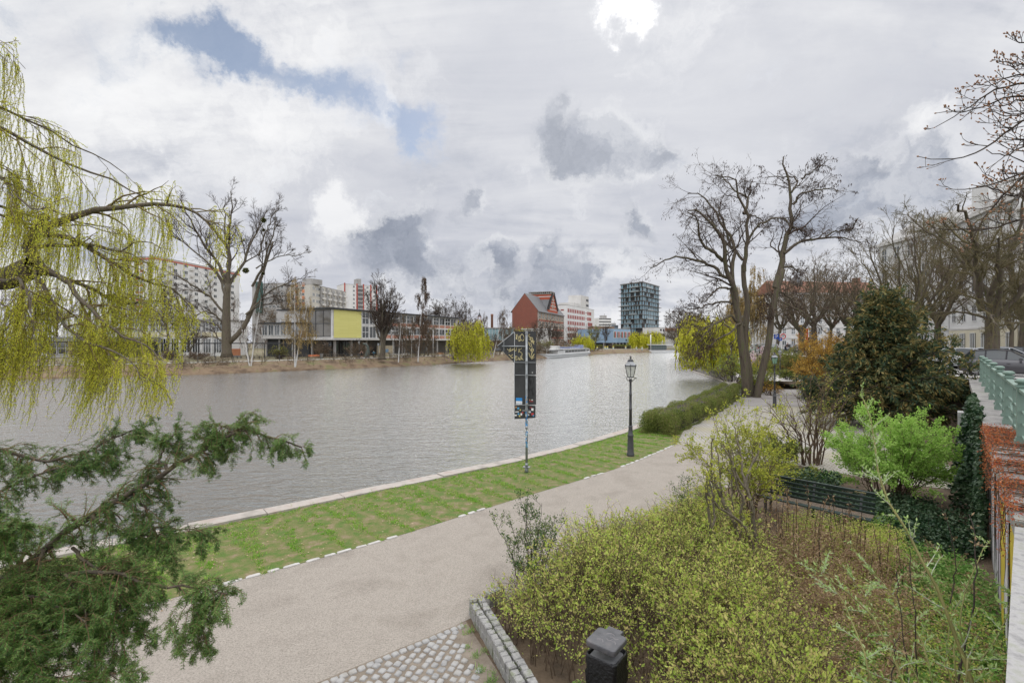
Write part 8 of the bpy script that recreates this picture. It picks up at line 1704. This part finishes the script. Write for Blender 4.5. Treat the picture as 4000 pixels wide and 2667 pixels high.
# ---- the school: yellow-panelled box, long wing, low windowed pavilion
def school():
    root = thing('school', 'modernist school with yellow panel wall, glazed corner and long windowed wing on pillars', 'school', (-32, 138, .88)); c = np.array([xat(1300, 115), 115.]); e = np.array([xat(1790, 165), 165.]); l = np.array([xat(1201, 117.5), 117.5])
    A = Face(root, l, c, .88); B = Face(root, c, e, .88); top = zat(1208, 115) - .88; bt = zat(1322, 115) - .88; bk = 11.0; dv = -B.n * bk
    iv = np.array([l, c, e, e + dv, l + dv]); m = MB(); m.prism(iv, .88 + bt, .88 + top); m.build('wall', M_OFFW, root)
    m = MB(); q = iv.copy(); q[0] += -A.u * .8 + A.n * .9; q[1] += A.n * .9 + B.n * .5; q[2] += B.n * .9; m.prism(q, .88 + top, .88 + top + .14); m.prism(q - [0, -.1], .88 + top + .14, .88 + top + .34); m.build('roof', M_DARK, root)
    m = MB(); q = iv.copy(); q[1] += A.n * .5 + B.n * .5; q[0] += A.n * .5; q[2] += B.n * .5; m.prism(q, .88 + bt - .45, .88 + bt); m.build('floor_slab', M_OFFW, root)
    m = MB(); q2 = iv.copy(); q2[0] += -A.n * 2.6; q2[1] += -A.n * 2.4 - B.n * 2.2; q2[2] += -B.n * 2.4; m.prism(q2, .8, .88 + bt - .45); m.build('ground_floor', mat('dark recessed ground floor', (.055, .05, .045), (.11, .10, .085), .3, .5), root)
    # glazed corner
    A.win(.15, bt + .35, A.L - .55, top - bt - .6, fm=M_FRAMED, gm=glassmat('brown reflecting glass', (.10, .085, .06), .08), nv=3, nh=2, fw=.14, name='glass_front'); A.part('corner_post', M_WHITE, A.L - .45, A.L, bt - .02, top - .01, -.1, .12); A.part('corner_post', M_WHITE, -.05, .1, bt - .02, top - .01, -.1, .12)
    yl = 9.4; B.part('yellow_panel', YELLOW, .3, yl, bt + .12, top - .12, -.05, .10)
    x = yl + .25; k = 0; m_h = (bt + top) / 2
    while x < B.L - 2.5:
        w = 2.7 if k < 3 else 3.3
        for lo, hi in ((bt + (.1 if k < 3 else 1.1), m_h - .35), (m_h + (.15 if k < 3 else .95), top - .15)):
            B.win(x, lo, w - .25, hi - lo, fm=M_FRAME, gm=GLS_D, nv=2, nh=1 if k % 2 else 2, fw=.13)
        if k >= 3:
            for lo in (bt + .1, m_h + .0): B.part('spandrel', mat('salmon spandrel', (.38, .17, .12), (.46, .24, .17), 1, .8), x, x + w - .25, lo, lo + .9, -.05, .06)
        B.part('mullion', M_WHITE, x - .28, x - .02, bt - .01, top - .02, -.05, .22); x += w; k += 1
    B.part('floor_band', M_WHITE, yl + .05, B.L, m_h - .3, m_h - .02, -.05, .14)
    for x in list(np.linspace(1.2, B.L - 1, 11)): m = MB(); m.box(B.p(x, (bt - .45) / 2, -.6), (.45, .45, bt - .45), B.ang); m.build('pillar', M_CONC, root)
    m = MB(); m.box(A.p(.8, (bt - .45) / 2, -.7), (.4, .4, bt - .45), A.ang); m.build('pillar', M_CONC, root)
    for x in (2.2, 4.4, 6.2): B.win(x, .1, 1.7, bt - .9, fm=M_FRAMED, gm=GLS_D, nv=2, fw=.1).location += Vector((*(-B.n * 2.15), 0))
    A.win(2.0, .1, 3.2, bt - 1.0, fm=M_FRAMED, gm=GLS_D, nv=4, nh=2, fw=.1).location += Vector((*(-A.n * 2.4), 0))
    B.part('sandstone_wall', brickmat('sandstone blocks', (.42, .36, .26), (.36, .31, .22), (.25, .21, .15), .9, .4, .03), 15.5, 21.5, 0, 2.6, -.3, .2)
    m = MB(); r = R_(411); org = B.p(0, 0, .215); tg_ = mat('blue spray', (.12, .28, .45), rough=.7)
    for i in range(9): x0 = 16.4 + i * .35; stroke(m, [(x0, .7 + r.random() * .4), (x0 + .25, 1.7 + r.normal(0, .2)), (x0 + .4, .9), (x0 + .1, 1.2)], org, np.array([*B.u, 0]), np.array([0, 0, 1.]), np.array([*B.n, 0]), .05)
    m.build('graffiti', tg_, root)
    root, f = bld('low white school pavilion with row of tall windows and skylight roof', 868, 120, 1196, 117, cat='school wing', name='school_pavilion'); top = zat(1266, 118) - .88; bt = zat(1324, 118) - .88; x0 = f.L * .47
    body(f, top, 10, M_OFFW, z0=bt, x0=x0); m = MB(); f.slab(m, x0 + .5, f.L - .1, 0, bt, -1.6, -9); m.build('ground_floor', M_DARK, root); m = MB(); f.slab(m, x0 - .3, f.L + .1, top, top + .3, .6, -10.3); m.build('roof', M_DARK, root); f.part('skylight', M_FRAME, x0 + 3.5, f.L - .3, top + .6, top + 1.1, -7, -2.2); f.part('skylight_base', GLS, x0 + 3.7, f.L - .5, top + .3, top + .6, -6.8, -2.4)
    for j in range(6): f.win(x0 + .3 + j * 1.62, bt + .75, 1.4, top - bt - .95, fm=M_FRAME, gm=GLS, nv=2, fw=.11)
    f.part('brick_panel', mat('tan brick panel', (.36, .24, .15), (.44, .30, .20), 1, .9), f.L - 1.9, f.L - .1, bt + .2, bt + 2.0, -.02, .05)
    for x in (x0 + .6, x0 + 4, x0 + 7.5): f.part('pillar', M_CONC, x, x + .3, 0, bt, -1.2, -.9)
    root, f = bld('long two-storey white school wing with cream band behind the big bare tree', 500, 126, 872, 124, cat='school wing', name='school_wing'); top = zat(1252, 125) - .88; mid = zat(1312, 125) - .88; low = zat(1345, 125) - .88; body(f, top, 10, M_WHITE); m = MB(); f.slab(m, -.5, f.L + .5, top, top + .3, .7, -10.5); m.build('roof', M_CONC, root); f.part('cream_band', mat('cream band', (.55, .50, .33), (.60, .55, .38), .4, .85), 0, f.L, mid - .35, mid + .85, -.05, .10)
    cw = f.L / 9
    for j in range(9):
        f.win(j * cw + .35, mid + 1.0, cw * .52, top - mid - 1.5, fm=M_FRAME, gm=GLS_D, nv=2, nh=2, fw=.13); f.win(j * cw + .35 + cw * .56, mid + 1.0, cw * .3, top - mid - 1.5, fm=M_FRAME, gm=GLS, nv=1, fw=.13); f.win(j * cw + .35, .8, cw * .75, mid - 1.5, fm=M_FRAME, gm=GLS_D, nv=3, fw=.13); f.part('mullion', M_WHITE, j * cw - .12, j * cw + .16, 0, top, 0, .3)
    # covered walkway and orange hoarding before it
    root, f = bld('dark flat canopy of the covered walkway before the school', 640, 113, 1172, 111, cat='canopy', name='walkway_canopy'); z = zat(1340, 112) - .88; m = MB(); f.slab(m, 0, f.L, z - .25, z, 1.2, -1.2); m.build('roof', M_DARK, root)
    for x in np.linspace(.5, f.L - .5, 9): m = MB(); m.box(f.p(x, z / 2 - .13, 0), (.14, .14, z - .26), f.ang); m.build('post', M_DARK, root)
    root, f = bld('orange-red wall panel under the walkway canopy right of the big tree', 903, 115, 938, 115, cat='wall panel', name='orange_wall'); f.part('panel', M_ORANGE, 0, f.L, .4, 2.0, -.2, 0); f.part('plinth', M_CONC, 0, f.L, 0, .4, -.25, .02)
    root, f = bld('flat-roofed pavilion with dark glass strip and white roof light behind the willow', -60, 116, 442, 112, cat='pavilion', name='pavilion'); top = zat(1318, 114) - .88; lo = zat(1335, 114) - .88; body(f, lo, 12, M_DARK); m = MB(); f.slab(m, -.5, f.L + .5, lo + .002, top, 1.0, -12.5); m.build('roof', mat('grey roof felt', (.20, .205, .21), (.28, .28, .28), .3, .8), root); f.part('roof_light', M_WHITE, f.L * .56, f.L * .74, top + .002, top + 1.4, -8, -2); f.part('plinth', M_CONC, 0, f.L, 0, .6, -.1, .12)
    for j in range(14): f.win(.6 + j * f.L / 14.2, .7, f.L / 14.2 - .3, lo - .9, fm=M_FRAME, gm=GLS_D, nv=1, nh=2, fw=.10)
    f.part('yellow_pier', mat('yellow pier', (.5, .42, .18), rough=.8), f.L * .675, f.L * .69, 0, lo, 0, .5)
school()
# ---- street fronts on the right
GS = 'house fronts along the street'
def street_house(label, a, b, h, mt, cols, floors, base=None, roofm=None, ratio=.42, cap=100, name='town_house', fm=None, cornice=True, z0=2.66):
    a, b = np.array(a, float), np.array(b, float); root = thing(name, label, 'house', [*((a + b) / 2), z0], GS); f = Face(root, a, b, z0); body(f, h, 12, mt); fh = h / floors; cw = f.L / cols
    if base is not None: f.part('ground_floor', base, 0, f.L, 0, fh - .15, -.1, .10)
    m = MB(); f.slab(m, 0, f.L, h, h + .45, .45, -.3); m.build('cornice', M_OFFW, root)
    m = MB(); V = [f.p(0, h + .44, .3), f.p(f.L, h + .44, .3), f.p(f.L, h + 4.2, -5.5), f.p(0, h + 4.2, -5.5), f.p(0, h + .44, -12), f.p(f.L, h + .44, -12)]; m.add(np.array(V), [[0, 1, 2, 3], [3, 2, 5, 4], [0, 3, 4], [1, 5, 2]]); m.build('roof', roofm or TILE, root)
    for i in range(floors):
        for j in range(cols):
            o = f.win(j * cw + cw * (1 - ratio) / 2, i * fh + .95, cw * ratio, fh * .58, fm=fm, nv=2, nh=2 if i else 1, fw=.09, dep=.02 if i else .13)
            if i and i % 2: f.part('window_hood', M_OFFW, j * cw + cw * .24, j * cw + cw * .76, i * fh + 1.0 + fh * .58, i * fh + 1.15 + fh * .58, 0, .22)
            if i == 0 and base is not None: o.location = o.location + Vector((*(f.n * .10), 0))
    for i in (1, 2): f.part('string_course', M_OFFW, 0, f.L, i * fh - .12, i * fh + .1, -.05, .13 + .005 * i)
    return root, f, h
CREAM = mat('cream facade', (.58, .53, .40), (.64, .59, .46), .3, .9)
street_house('tall white house front behind the street trees, above the yew', (63.7, 84), (63.2, 70), 18.2, M_WHITE, 5, 5, roofm=M_CONC)
street_house('white house front with penthouse behind the big street tree', (63.0, 69.6), (57.6, 55), 18.2, M_WHITE, 6, 5, CREAM, roofm=M_CONC)[1].part('penthouse', M_WHITE, 3, 7, 18.2, 22.8, -7, -1.2)
street_house('cream house front at the right edge behind the parked cars', (57.4, 54.6), (47, 36), 16.5, CREAM, 8, 5, roofm=M_CONC, base=mat('pale yellow ground floor', (.62, .57, .42), rough=.9))
street_house('long white house with red tiled roof far behind the golden bush', (xat(3045, 128), 128), (xat(3460, 132), 132), 14.5, M_OFFW, 12, 5)
street_house('white house front far behind the stems of the pod tree', (xat(2880, 150), 150), (xat(3050, 140), 140), 11, M_WHITE, 6, 4)
root = thing('roof_turret', 'small grey dome turret above the red tiled roof', 'turret', (xat(3110, 133), 133, 20)); z = zat(1112, 133); m = MB(); m.lathe([(1.5, z - 4), (1.5, z), (1.7, z + .1), (1.4, z + 1.2), (.7, z + 2.0), (.15, z + 2.4), (.0, z + 3.0)], (xat(3110, 133), 133, 0), 8); m.build('dome', SLATE, root)
root = thing('chimney', 'brick chimney on the red tiled roof', 'chimney', (xat(3345, 137), 137, 20)); m = MB(); m.box((xat(3345, 137), 137, 20.6), (1.7, 1.0, 3.6)); m.box((xat(3345, 137), 137, 22.45), (1.9, 1.2, .2)); m.build('shaft', bt, root)
# ------------------------------------------------------------------ boats
def tour_boat():
    S = np.array([xat(2116, 156), 156.]); E = np.array([xat(2284, 199), 199.]); u = nrm(E - S); n = np.array([u[1], -u[0]]); L = np.linalg.norm(E - S); root = thing('tour_boat', 'white canal tour boat with dark window band and blue seats on its open deck', 'boat', [*((S + E) / 2), WATER_Z]); hwid = 2.6
    if n @ (-S) < 0: n = -n
    st = [(0, .55, .35), (.03, .80, .1), (.10, .97, -.0), (.5, 1.0, 0), (.94, 1.0, 0), (1.0, .92, .1)]
    P = lambda t, o, z: np.array([*(S + u * L * t + n * o), WATER_Z + z]); m = MB(); rings = []
    for t, w, dz in st: rings.append([P(t, -w * hwid * .82, -.5), P(t, -w * hwid, .1), P(t, -w * hwid * 1.02, 1.15 + dz), P(t, w * hwid * 1.02, 1.15 + dz), P(t, w * hwid, .1), P(t, w * hwid * .82, -.5)])
    k = 6; V = np.array(rings).reshape(-1, 3); m.add(V, np.array([[i * k + j, i * k + (j + 1) % k, (i + 1) * k + (j + 1) % k, (i + 1) * k + j] for i in range(len(st) - 1) for j in range(k)])); m.add(np.array(rings[0]), [list(range(k))]); m.add(np.array(rings[-1]), [list(range(k))[::-1]])
    m.build('hull', mat('white boat paint', (.66, .66, .65), (.72, .72, .71), .3, .4), root)
    m = MB(); m.tubes(np.array([[P(t, s * hwid * 1.05 * w, .75 + dz * .5) for t, w, dz in st] for s in (-1, 1)]), np.full((2, len(st)), .10), 6); m.build('fender_strip', M_GALV, root)
    def pr(t0, t1, w, z0, z1): 
        q = [P(t0, -w, 0)[:2], P(t1, -w, 0)[:2], P(t1, w, 0)[:2], P(t0, w, 0)[:2]]; return q, WATER_Z + z0, WATER_Z + z1
    m = MB(); m.prism(*pr(.30, .985, 2.3, 1.15, 2.55)); m.prism(*pr(.20, .30, 2.2, 1.15, 2.3)); m.build('cabin', M_WHITE, root)
    for s in (-1, 1):
        for j in range(7): a = P(.345 + .075 * j, s * 2.32, 1.45); b = P(.345 + .075 * j + .069, s * 2.32, 1.45); m = MB(); m.bar(a + [0, 0, .42], b + [0, 0, .42], .03, .85); m.build('window', GLS_D, root)
        for j in range(3): a = P(.89 + .03 * j, s * 2.32, 1.6); b = P(.89 + .03 * j + .022, s * 2.32, 1.6); m = MB(); m.bar(a + [0, 0, .3], b + [0, 0, .3], .03, .6); m.build('window', GLS_D, root)
    m = MB(); m.prism(*pr(.14, .94, 2.45, 2.56, 2.72)); m.build('upper_deck', M_WHITE, root); m = MB()
    for s in (-2.35, 2.35):
        for z in (3.2, 3.65): m.cyl(P(.15, s, z), P(.86, s, z), .045, n=6)
        for t in np.linspace(.15, .86, 16): m.cyl(P(t, s, 2.7), P(t, s, 3.65), .04, n=6)
    for s in (-2, 2): m.cyl(P(.02, s * .7, 1.4), P(.02, s * .7, 2.3), .04, n=6); m.cyl(P(.10, s, 1.2), P(.10, s, 2.3), .04, n=6); m.cyl(P(.02, s * .7, 2.3), P(.10, s, 2.3), .04, n=6)
    m.build('deck_rail', M_GALV, root); blue = mat('blue seats', (.16, .20, .42), (.36, .40, .56), 1.5, .7)
    for t in np.linspace(.30, .80, 15):
        m = MB()
        for o in (-1.4, 1.4): m.box(P(t, o, 2.98), (1.3, .4, .10), math.atan2(n[1], n[0])); m.box(P(t + .006, o, 3.15), (1.3, .08, .4), math.atan2(n[1], n[0]))
        m.build('deck_seat', blue, root)
    m = MB(); m.box(P(.83, 0, 3.4), (1.4, 3.4, 1.3), math.atan2(u[1], u[0])); m.build('covered_stack', blue, root); m = MB(); m.prism(*pr(.245, .275, 1.6, 2.3, 3.9)); m.build('wheelhouse', M_OFFW, root)
tour_boat()
def house_boat():
    D = 242.; x0, x1 = xat(2532, D), xat(2638, D); root = thing('house_boat', 'flat white restaurant boat with glazed deck house moored at the far bend', 'boat', ((x0 + x1) / 2, D, WATER_Z)); c = (x0 + x1) / 2; w = x1 - x0
    m = MB(); m.prism([(x0, D), (x0 + w * .01, D - 2.4), (x1 - 1.5, D - 2.4), (x1, D), (x1 - 1.5, D + 3), (x0, D + 3)], WATER_Z - .4, WATER_Z + 1.1); m.build('hull', M_WHITE, root); m = MB(); m.prism([(x0 + .8, D - 2), (x0 + w * .60, D - 2), (x0 + w * .60, D + 2.6), (x0 + .8, D + 2.6)], WATER_Z + 1.1, WATER_Z + 3.6); m.build('deck_house', M_FRAMED, root)
    for j in range(7): o = MB(); o.box((x0 + 1.4 + j * w * .083, D - 2.03, WATER_Z + 2.35), (w * .075, .05, 2.0)); o.build('window', glassmat('boat glass', (.13, .15, .16), .08), root)
    m = MB(); m.prism([(x0 + .2, D - 2.5), (x0 + w * .86, D - 2.5), (x0 + w * .86, D + 3), (x0 + .2, D + 3)], WATER_Z + 3.605, WATER_Z + 3.95); m.build('roof', M_WHITE, root); m = MB()
    for x in np.linspace(x0 + .4, x0 + w * .85, 9): m.cyl((x, D - 2.3, WATER_Z + 3.95), (x, D - 2.3, WATER_Z + 4.9), .05, n=6)
    m.cyl((x0 + .4, D - 2.3, WATER_Z + 4.9), (x0 + w * .85, D - 2.3, WATER_Z + 4.9), .05, n=6)
    for x in np.linspace(x0 + w * .62, x1 - 1.4, 8): m.cyl((x, D - 2.2, WATER_Z + 1.1), (x, D - 2.2, WATER_Z + 3.6 if x < x0 + w * .86 else WATER_Z + 2.1), .05, n=6)
    m.cyl((x0 + w * .62, D - 2.2, WATER_Z + 2.1), (x1 - 1.4, D - 2.2, WATER_Z + 2.1), .05, n=6); m.build('deck_rail', M_GALV, root); m = MB(); m.cyl((x0 + .7, D - 1.9, WATER_Z + 1.1), (x0 + .7, D - 1.9, WATER_Z + 8.8), .28, n=8); m.build('mooring_post', M_WHITE, root)
house_boat()
GP = 'mooring posts along the far quay'
mp0 = None
for i, (px, D) in enumerate([(2331, 217), (2362, 224), (2371, 229), (2394, 233), (2442, 236), (2484, 238), (2506, 239)]):
    p = (xat(px, D), D - 1.0, WATER_Z)
    if mp0 is None:
        mp0 = thing('mooring_post', 'pale mooring post with yellow cap along the far quay', 'mooring post', p, GP); m = MB(); m.cyl((p[0], p[1], WATER_Z - .3), (p[0], p[1], WATER_Z + 2.7), .36, n=10); m.build('pile', mat('pale timber pile', (.26, .29, .24), (.38, .40, .34), 2, .9), mp0); m = MB(); m.lathe([(.40, 2.7), (.40, 3.1), (0, 3.2)], p, 10); m.build('cap', mat('yellow cap', (.55, .45, .06), rough=.6), mp0)
    else: dup(mp0, p)
# quay wall at the far lawn
m = MB(); i0, i1 = 112, 142; m.strip(z3(offset(W_, -.3)[i0 - 14:i1], -1.4), z3(offset(W_, -.3)[i0 - 14:i1], .1)); m.strip(z3(offset(W_, -.3)[i0 - 14:i1], .1), z3(offset(W_, .6)[i0 - 14:i1], .12)); tag(m.build('far_quay', M_QUAYWALL, loc=(50, 222, 0)), 'low dark quay wall below the far lawn with mooring posts', 'quay wall')
m = MB(); m.strip(z3(offset(W_, 18)[100:140], .93), z3(offset(W_, 1.2)[100:140], .5)); structure(m, 'far_quay_lawn', M_LAWN)
# ------------------------------------------------------------------ furniture of the far bank
def far_fence():
    seg = W_[(W_[:, 0] > -84) & (W_[:, 0] < 6)]; q = offset(W_, 6.6)[(W_[:, 0] > -84) & (W_[:, 0] < 6)]; L = np.sum(np.linalg.norm(np.diff(q, axis=0), axis=1)); P = resample(q, int(L / 2.6)); root = thing('path_railing', 'thin black post-and-rail barrier along the far path', 'railing', (-30, 110, .88))
    for p in P: m = MB(); m.box((p[0], p[1], 1.45), (.09, .09, 1.15)); m.build('post', M_DKMETAL, root)
    m = MB(); m.tubes(z3(P, 1.95)[None], np.full((1, len(P)), .018), 4); m.tubes(z3(P, 1.5)[None], np.full((1, len(P)), .014), 4); m.build('rail', M_DKMETAL, root)
far_fence()
def far_bench(label, px, D, mt, rz, back=True, w=1.8, group='benches on the far bank'):
    root = thing('bench', label, 'bench', (0, 0, 0), group); m = MB()
    for k in range(4): m.box((0, -.1 - k * .12, .46), (w, .10, .04))
    m.build('seat', mt, root)
    if back:
        m = MB()
        for k in range(3): m.bar((-w / 2, .03 + k * .03, .60 + k * .13), (w / 2, .03 + k * .03, .60 + k * .13), .04, .11)
        m.build('backrest', mt, root)
    for s in (-1, 1): m = MB(); m.bar((s * w * .38, -.42, 0), (s * w * .38, -.42, .44), .07, .07); m.bar((s * w * .38, 0, 0), (s * w * .38, .07, .92 if back else .44), .07, .07); m.bar((s * w * .38, -.45, .42), (s * w * .38, .02, .42), .07, .05); m.build('leg', M_DKMETAL, root)
    root.location = (xat(px, D), D, .9); root.rotation_euler = (0, 0, rz)
ORW = mat('orange bench boards', (.50, .16, .06), (.56, .22, .10), 2, .7); GRW = mat('grey bench boards', (.36, .34, .30), (.46, .44, .40), 2, .8); TANW = mat('tan bench boards', (.42, .22, .11), (.50, .29, .16), 2, .8)
far_bench('orange bench before the glazed school corner', 1226, 103.5, ORW, .4, w=2.2); far_bench('left grey bench before the school wing between upright tree and thin birch', 1538, 112, GRW, .8, w=2.2); far_bench('right grey bench before the school wing between the two birches', 1583, 114, GRW, .8, w=2.4); far_bench('tan wooden bench left of the bright willow', 1719, 122, TANW, .8, w=2.2)
for px, D, lb in ((917, 104, 'low dark stool bench right of the big bare tree trunk'), (953, 106, 'low dark bench left of the golden birch pair'), (1004, 106, 'second low dark bench left of the golden birch pair')): far_bench(lb, px, D, M_DARK, .3, False, 1.4)
m = MB(); c = (xat(1256, 103), 103., .9); root = thing('litter_bin', 'dark litter bin beside the orange bench on the far bank', 'litter bin', c); m.lathe([(.30, .05), (.33, .95), (.35, .97), (.35, 1.03)], c, 12); m.build('body', M_CONC, root); m = MB(); m.lathe([(.34, 1.03), (.26, 1.12), (0, 1.14)], c, 12); m.build('lid', M_DARK, root)
root = thing('sculpture', 'curved dark bronze sculpture like a bent horn beside the joggers', 'sculpture', (xat(1432, 110), 110, .9)); D = 110.; P = np.array([at(a, b, D) for a, b in [(1430, 1392), (1437, 1378), (1438, 1362), (1434, 1350), (1424, 1344), (1413, 1344)]]); P[0, 2] = .88; m = MB(); m.tubes(resample(P, 14)[None], np.linspace(.50, .10, 14)[None] * (1 + .15 * np.sin(np.linspace(0, 9, 14)))[None], 10, cap=True); m.build('horn', mat('green bronze', (.05, .065, .055), (.09, .11, .095), 2, .5), root); m = MB(); m.prism([(P[0, 0] - 1.1, 109.2), (P[0, 0] + 1.1, 109.2), (P[0, 0] + 1.1, 110.9), (P[0, 0] - 1.1, 110.9)], .88, 1.02); m.build('plinth', M_CONC, root)
for px, D, lb in ((1478, 104.5, 'thin pole sign right of the joggers'), (175, 86, 'white-topped reading board on the far bank behind the willow')):
    root = thing('post_sign', lb, 'sign', (xat(px, D), D, .88)); m = MB(); m.cyl((xat(px, D), D, .85), (xat(px, D), D, 2.3 if px < 500 else 4.2), .05, n=8); m.build('post', M_GALV, root); m = MB(); m.box((xat(px, D), D - .06, 2.3 if px < 500 else 4.0), (1.0 if px < 500 else .35, .05, .45)); m.build('panel', WH if px < 500 else M_GALV, root)
for i, px in enumerate((1535, 1571, 1608, 1692)): 
    root = thing('flag_pole', ['leftmost', 'second', 'third', 'rightmost'][i] + ' of four thin white poles before the school wing', 'pole', (xat(px, 118), 118, .88), 'thin white poles before the school wing'); m = MB(); m.cyl((xat(px, 118), 118, .88), (xat(px, 118), 118, 7.5), .07, .04, 8); m.build('shaft', M_FRAME, root); m = MB(); m.lathe([(.14, 0), (.14, .12), (.08, .14)], (xat(px, 118), 118, .88), 8); m.build('foot', M_CONC, root)
car('dark car parked far behind the arrow sign under the birch', (xat(1945, 172), 172, .9), .3, paint('dkblue', (.03, .05, .08)), 4.3, 1.75, 1.5, group=None)
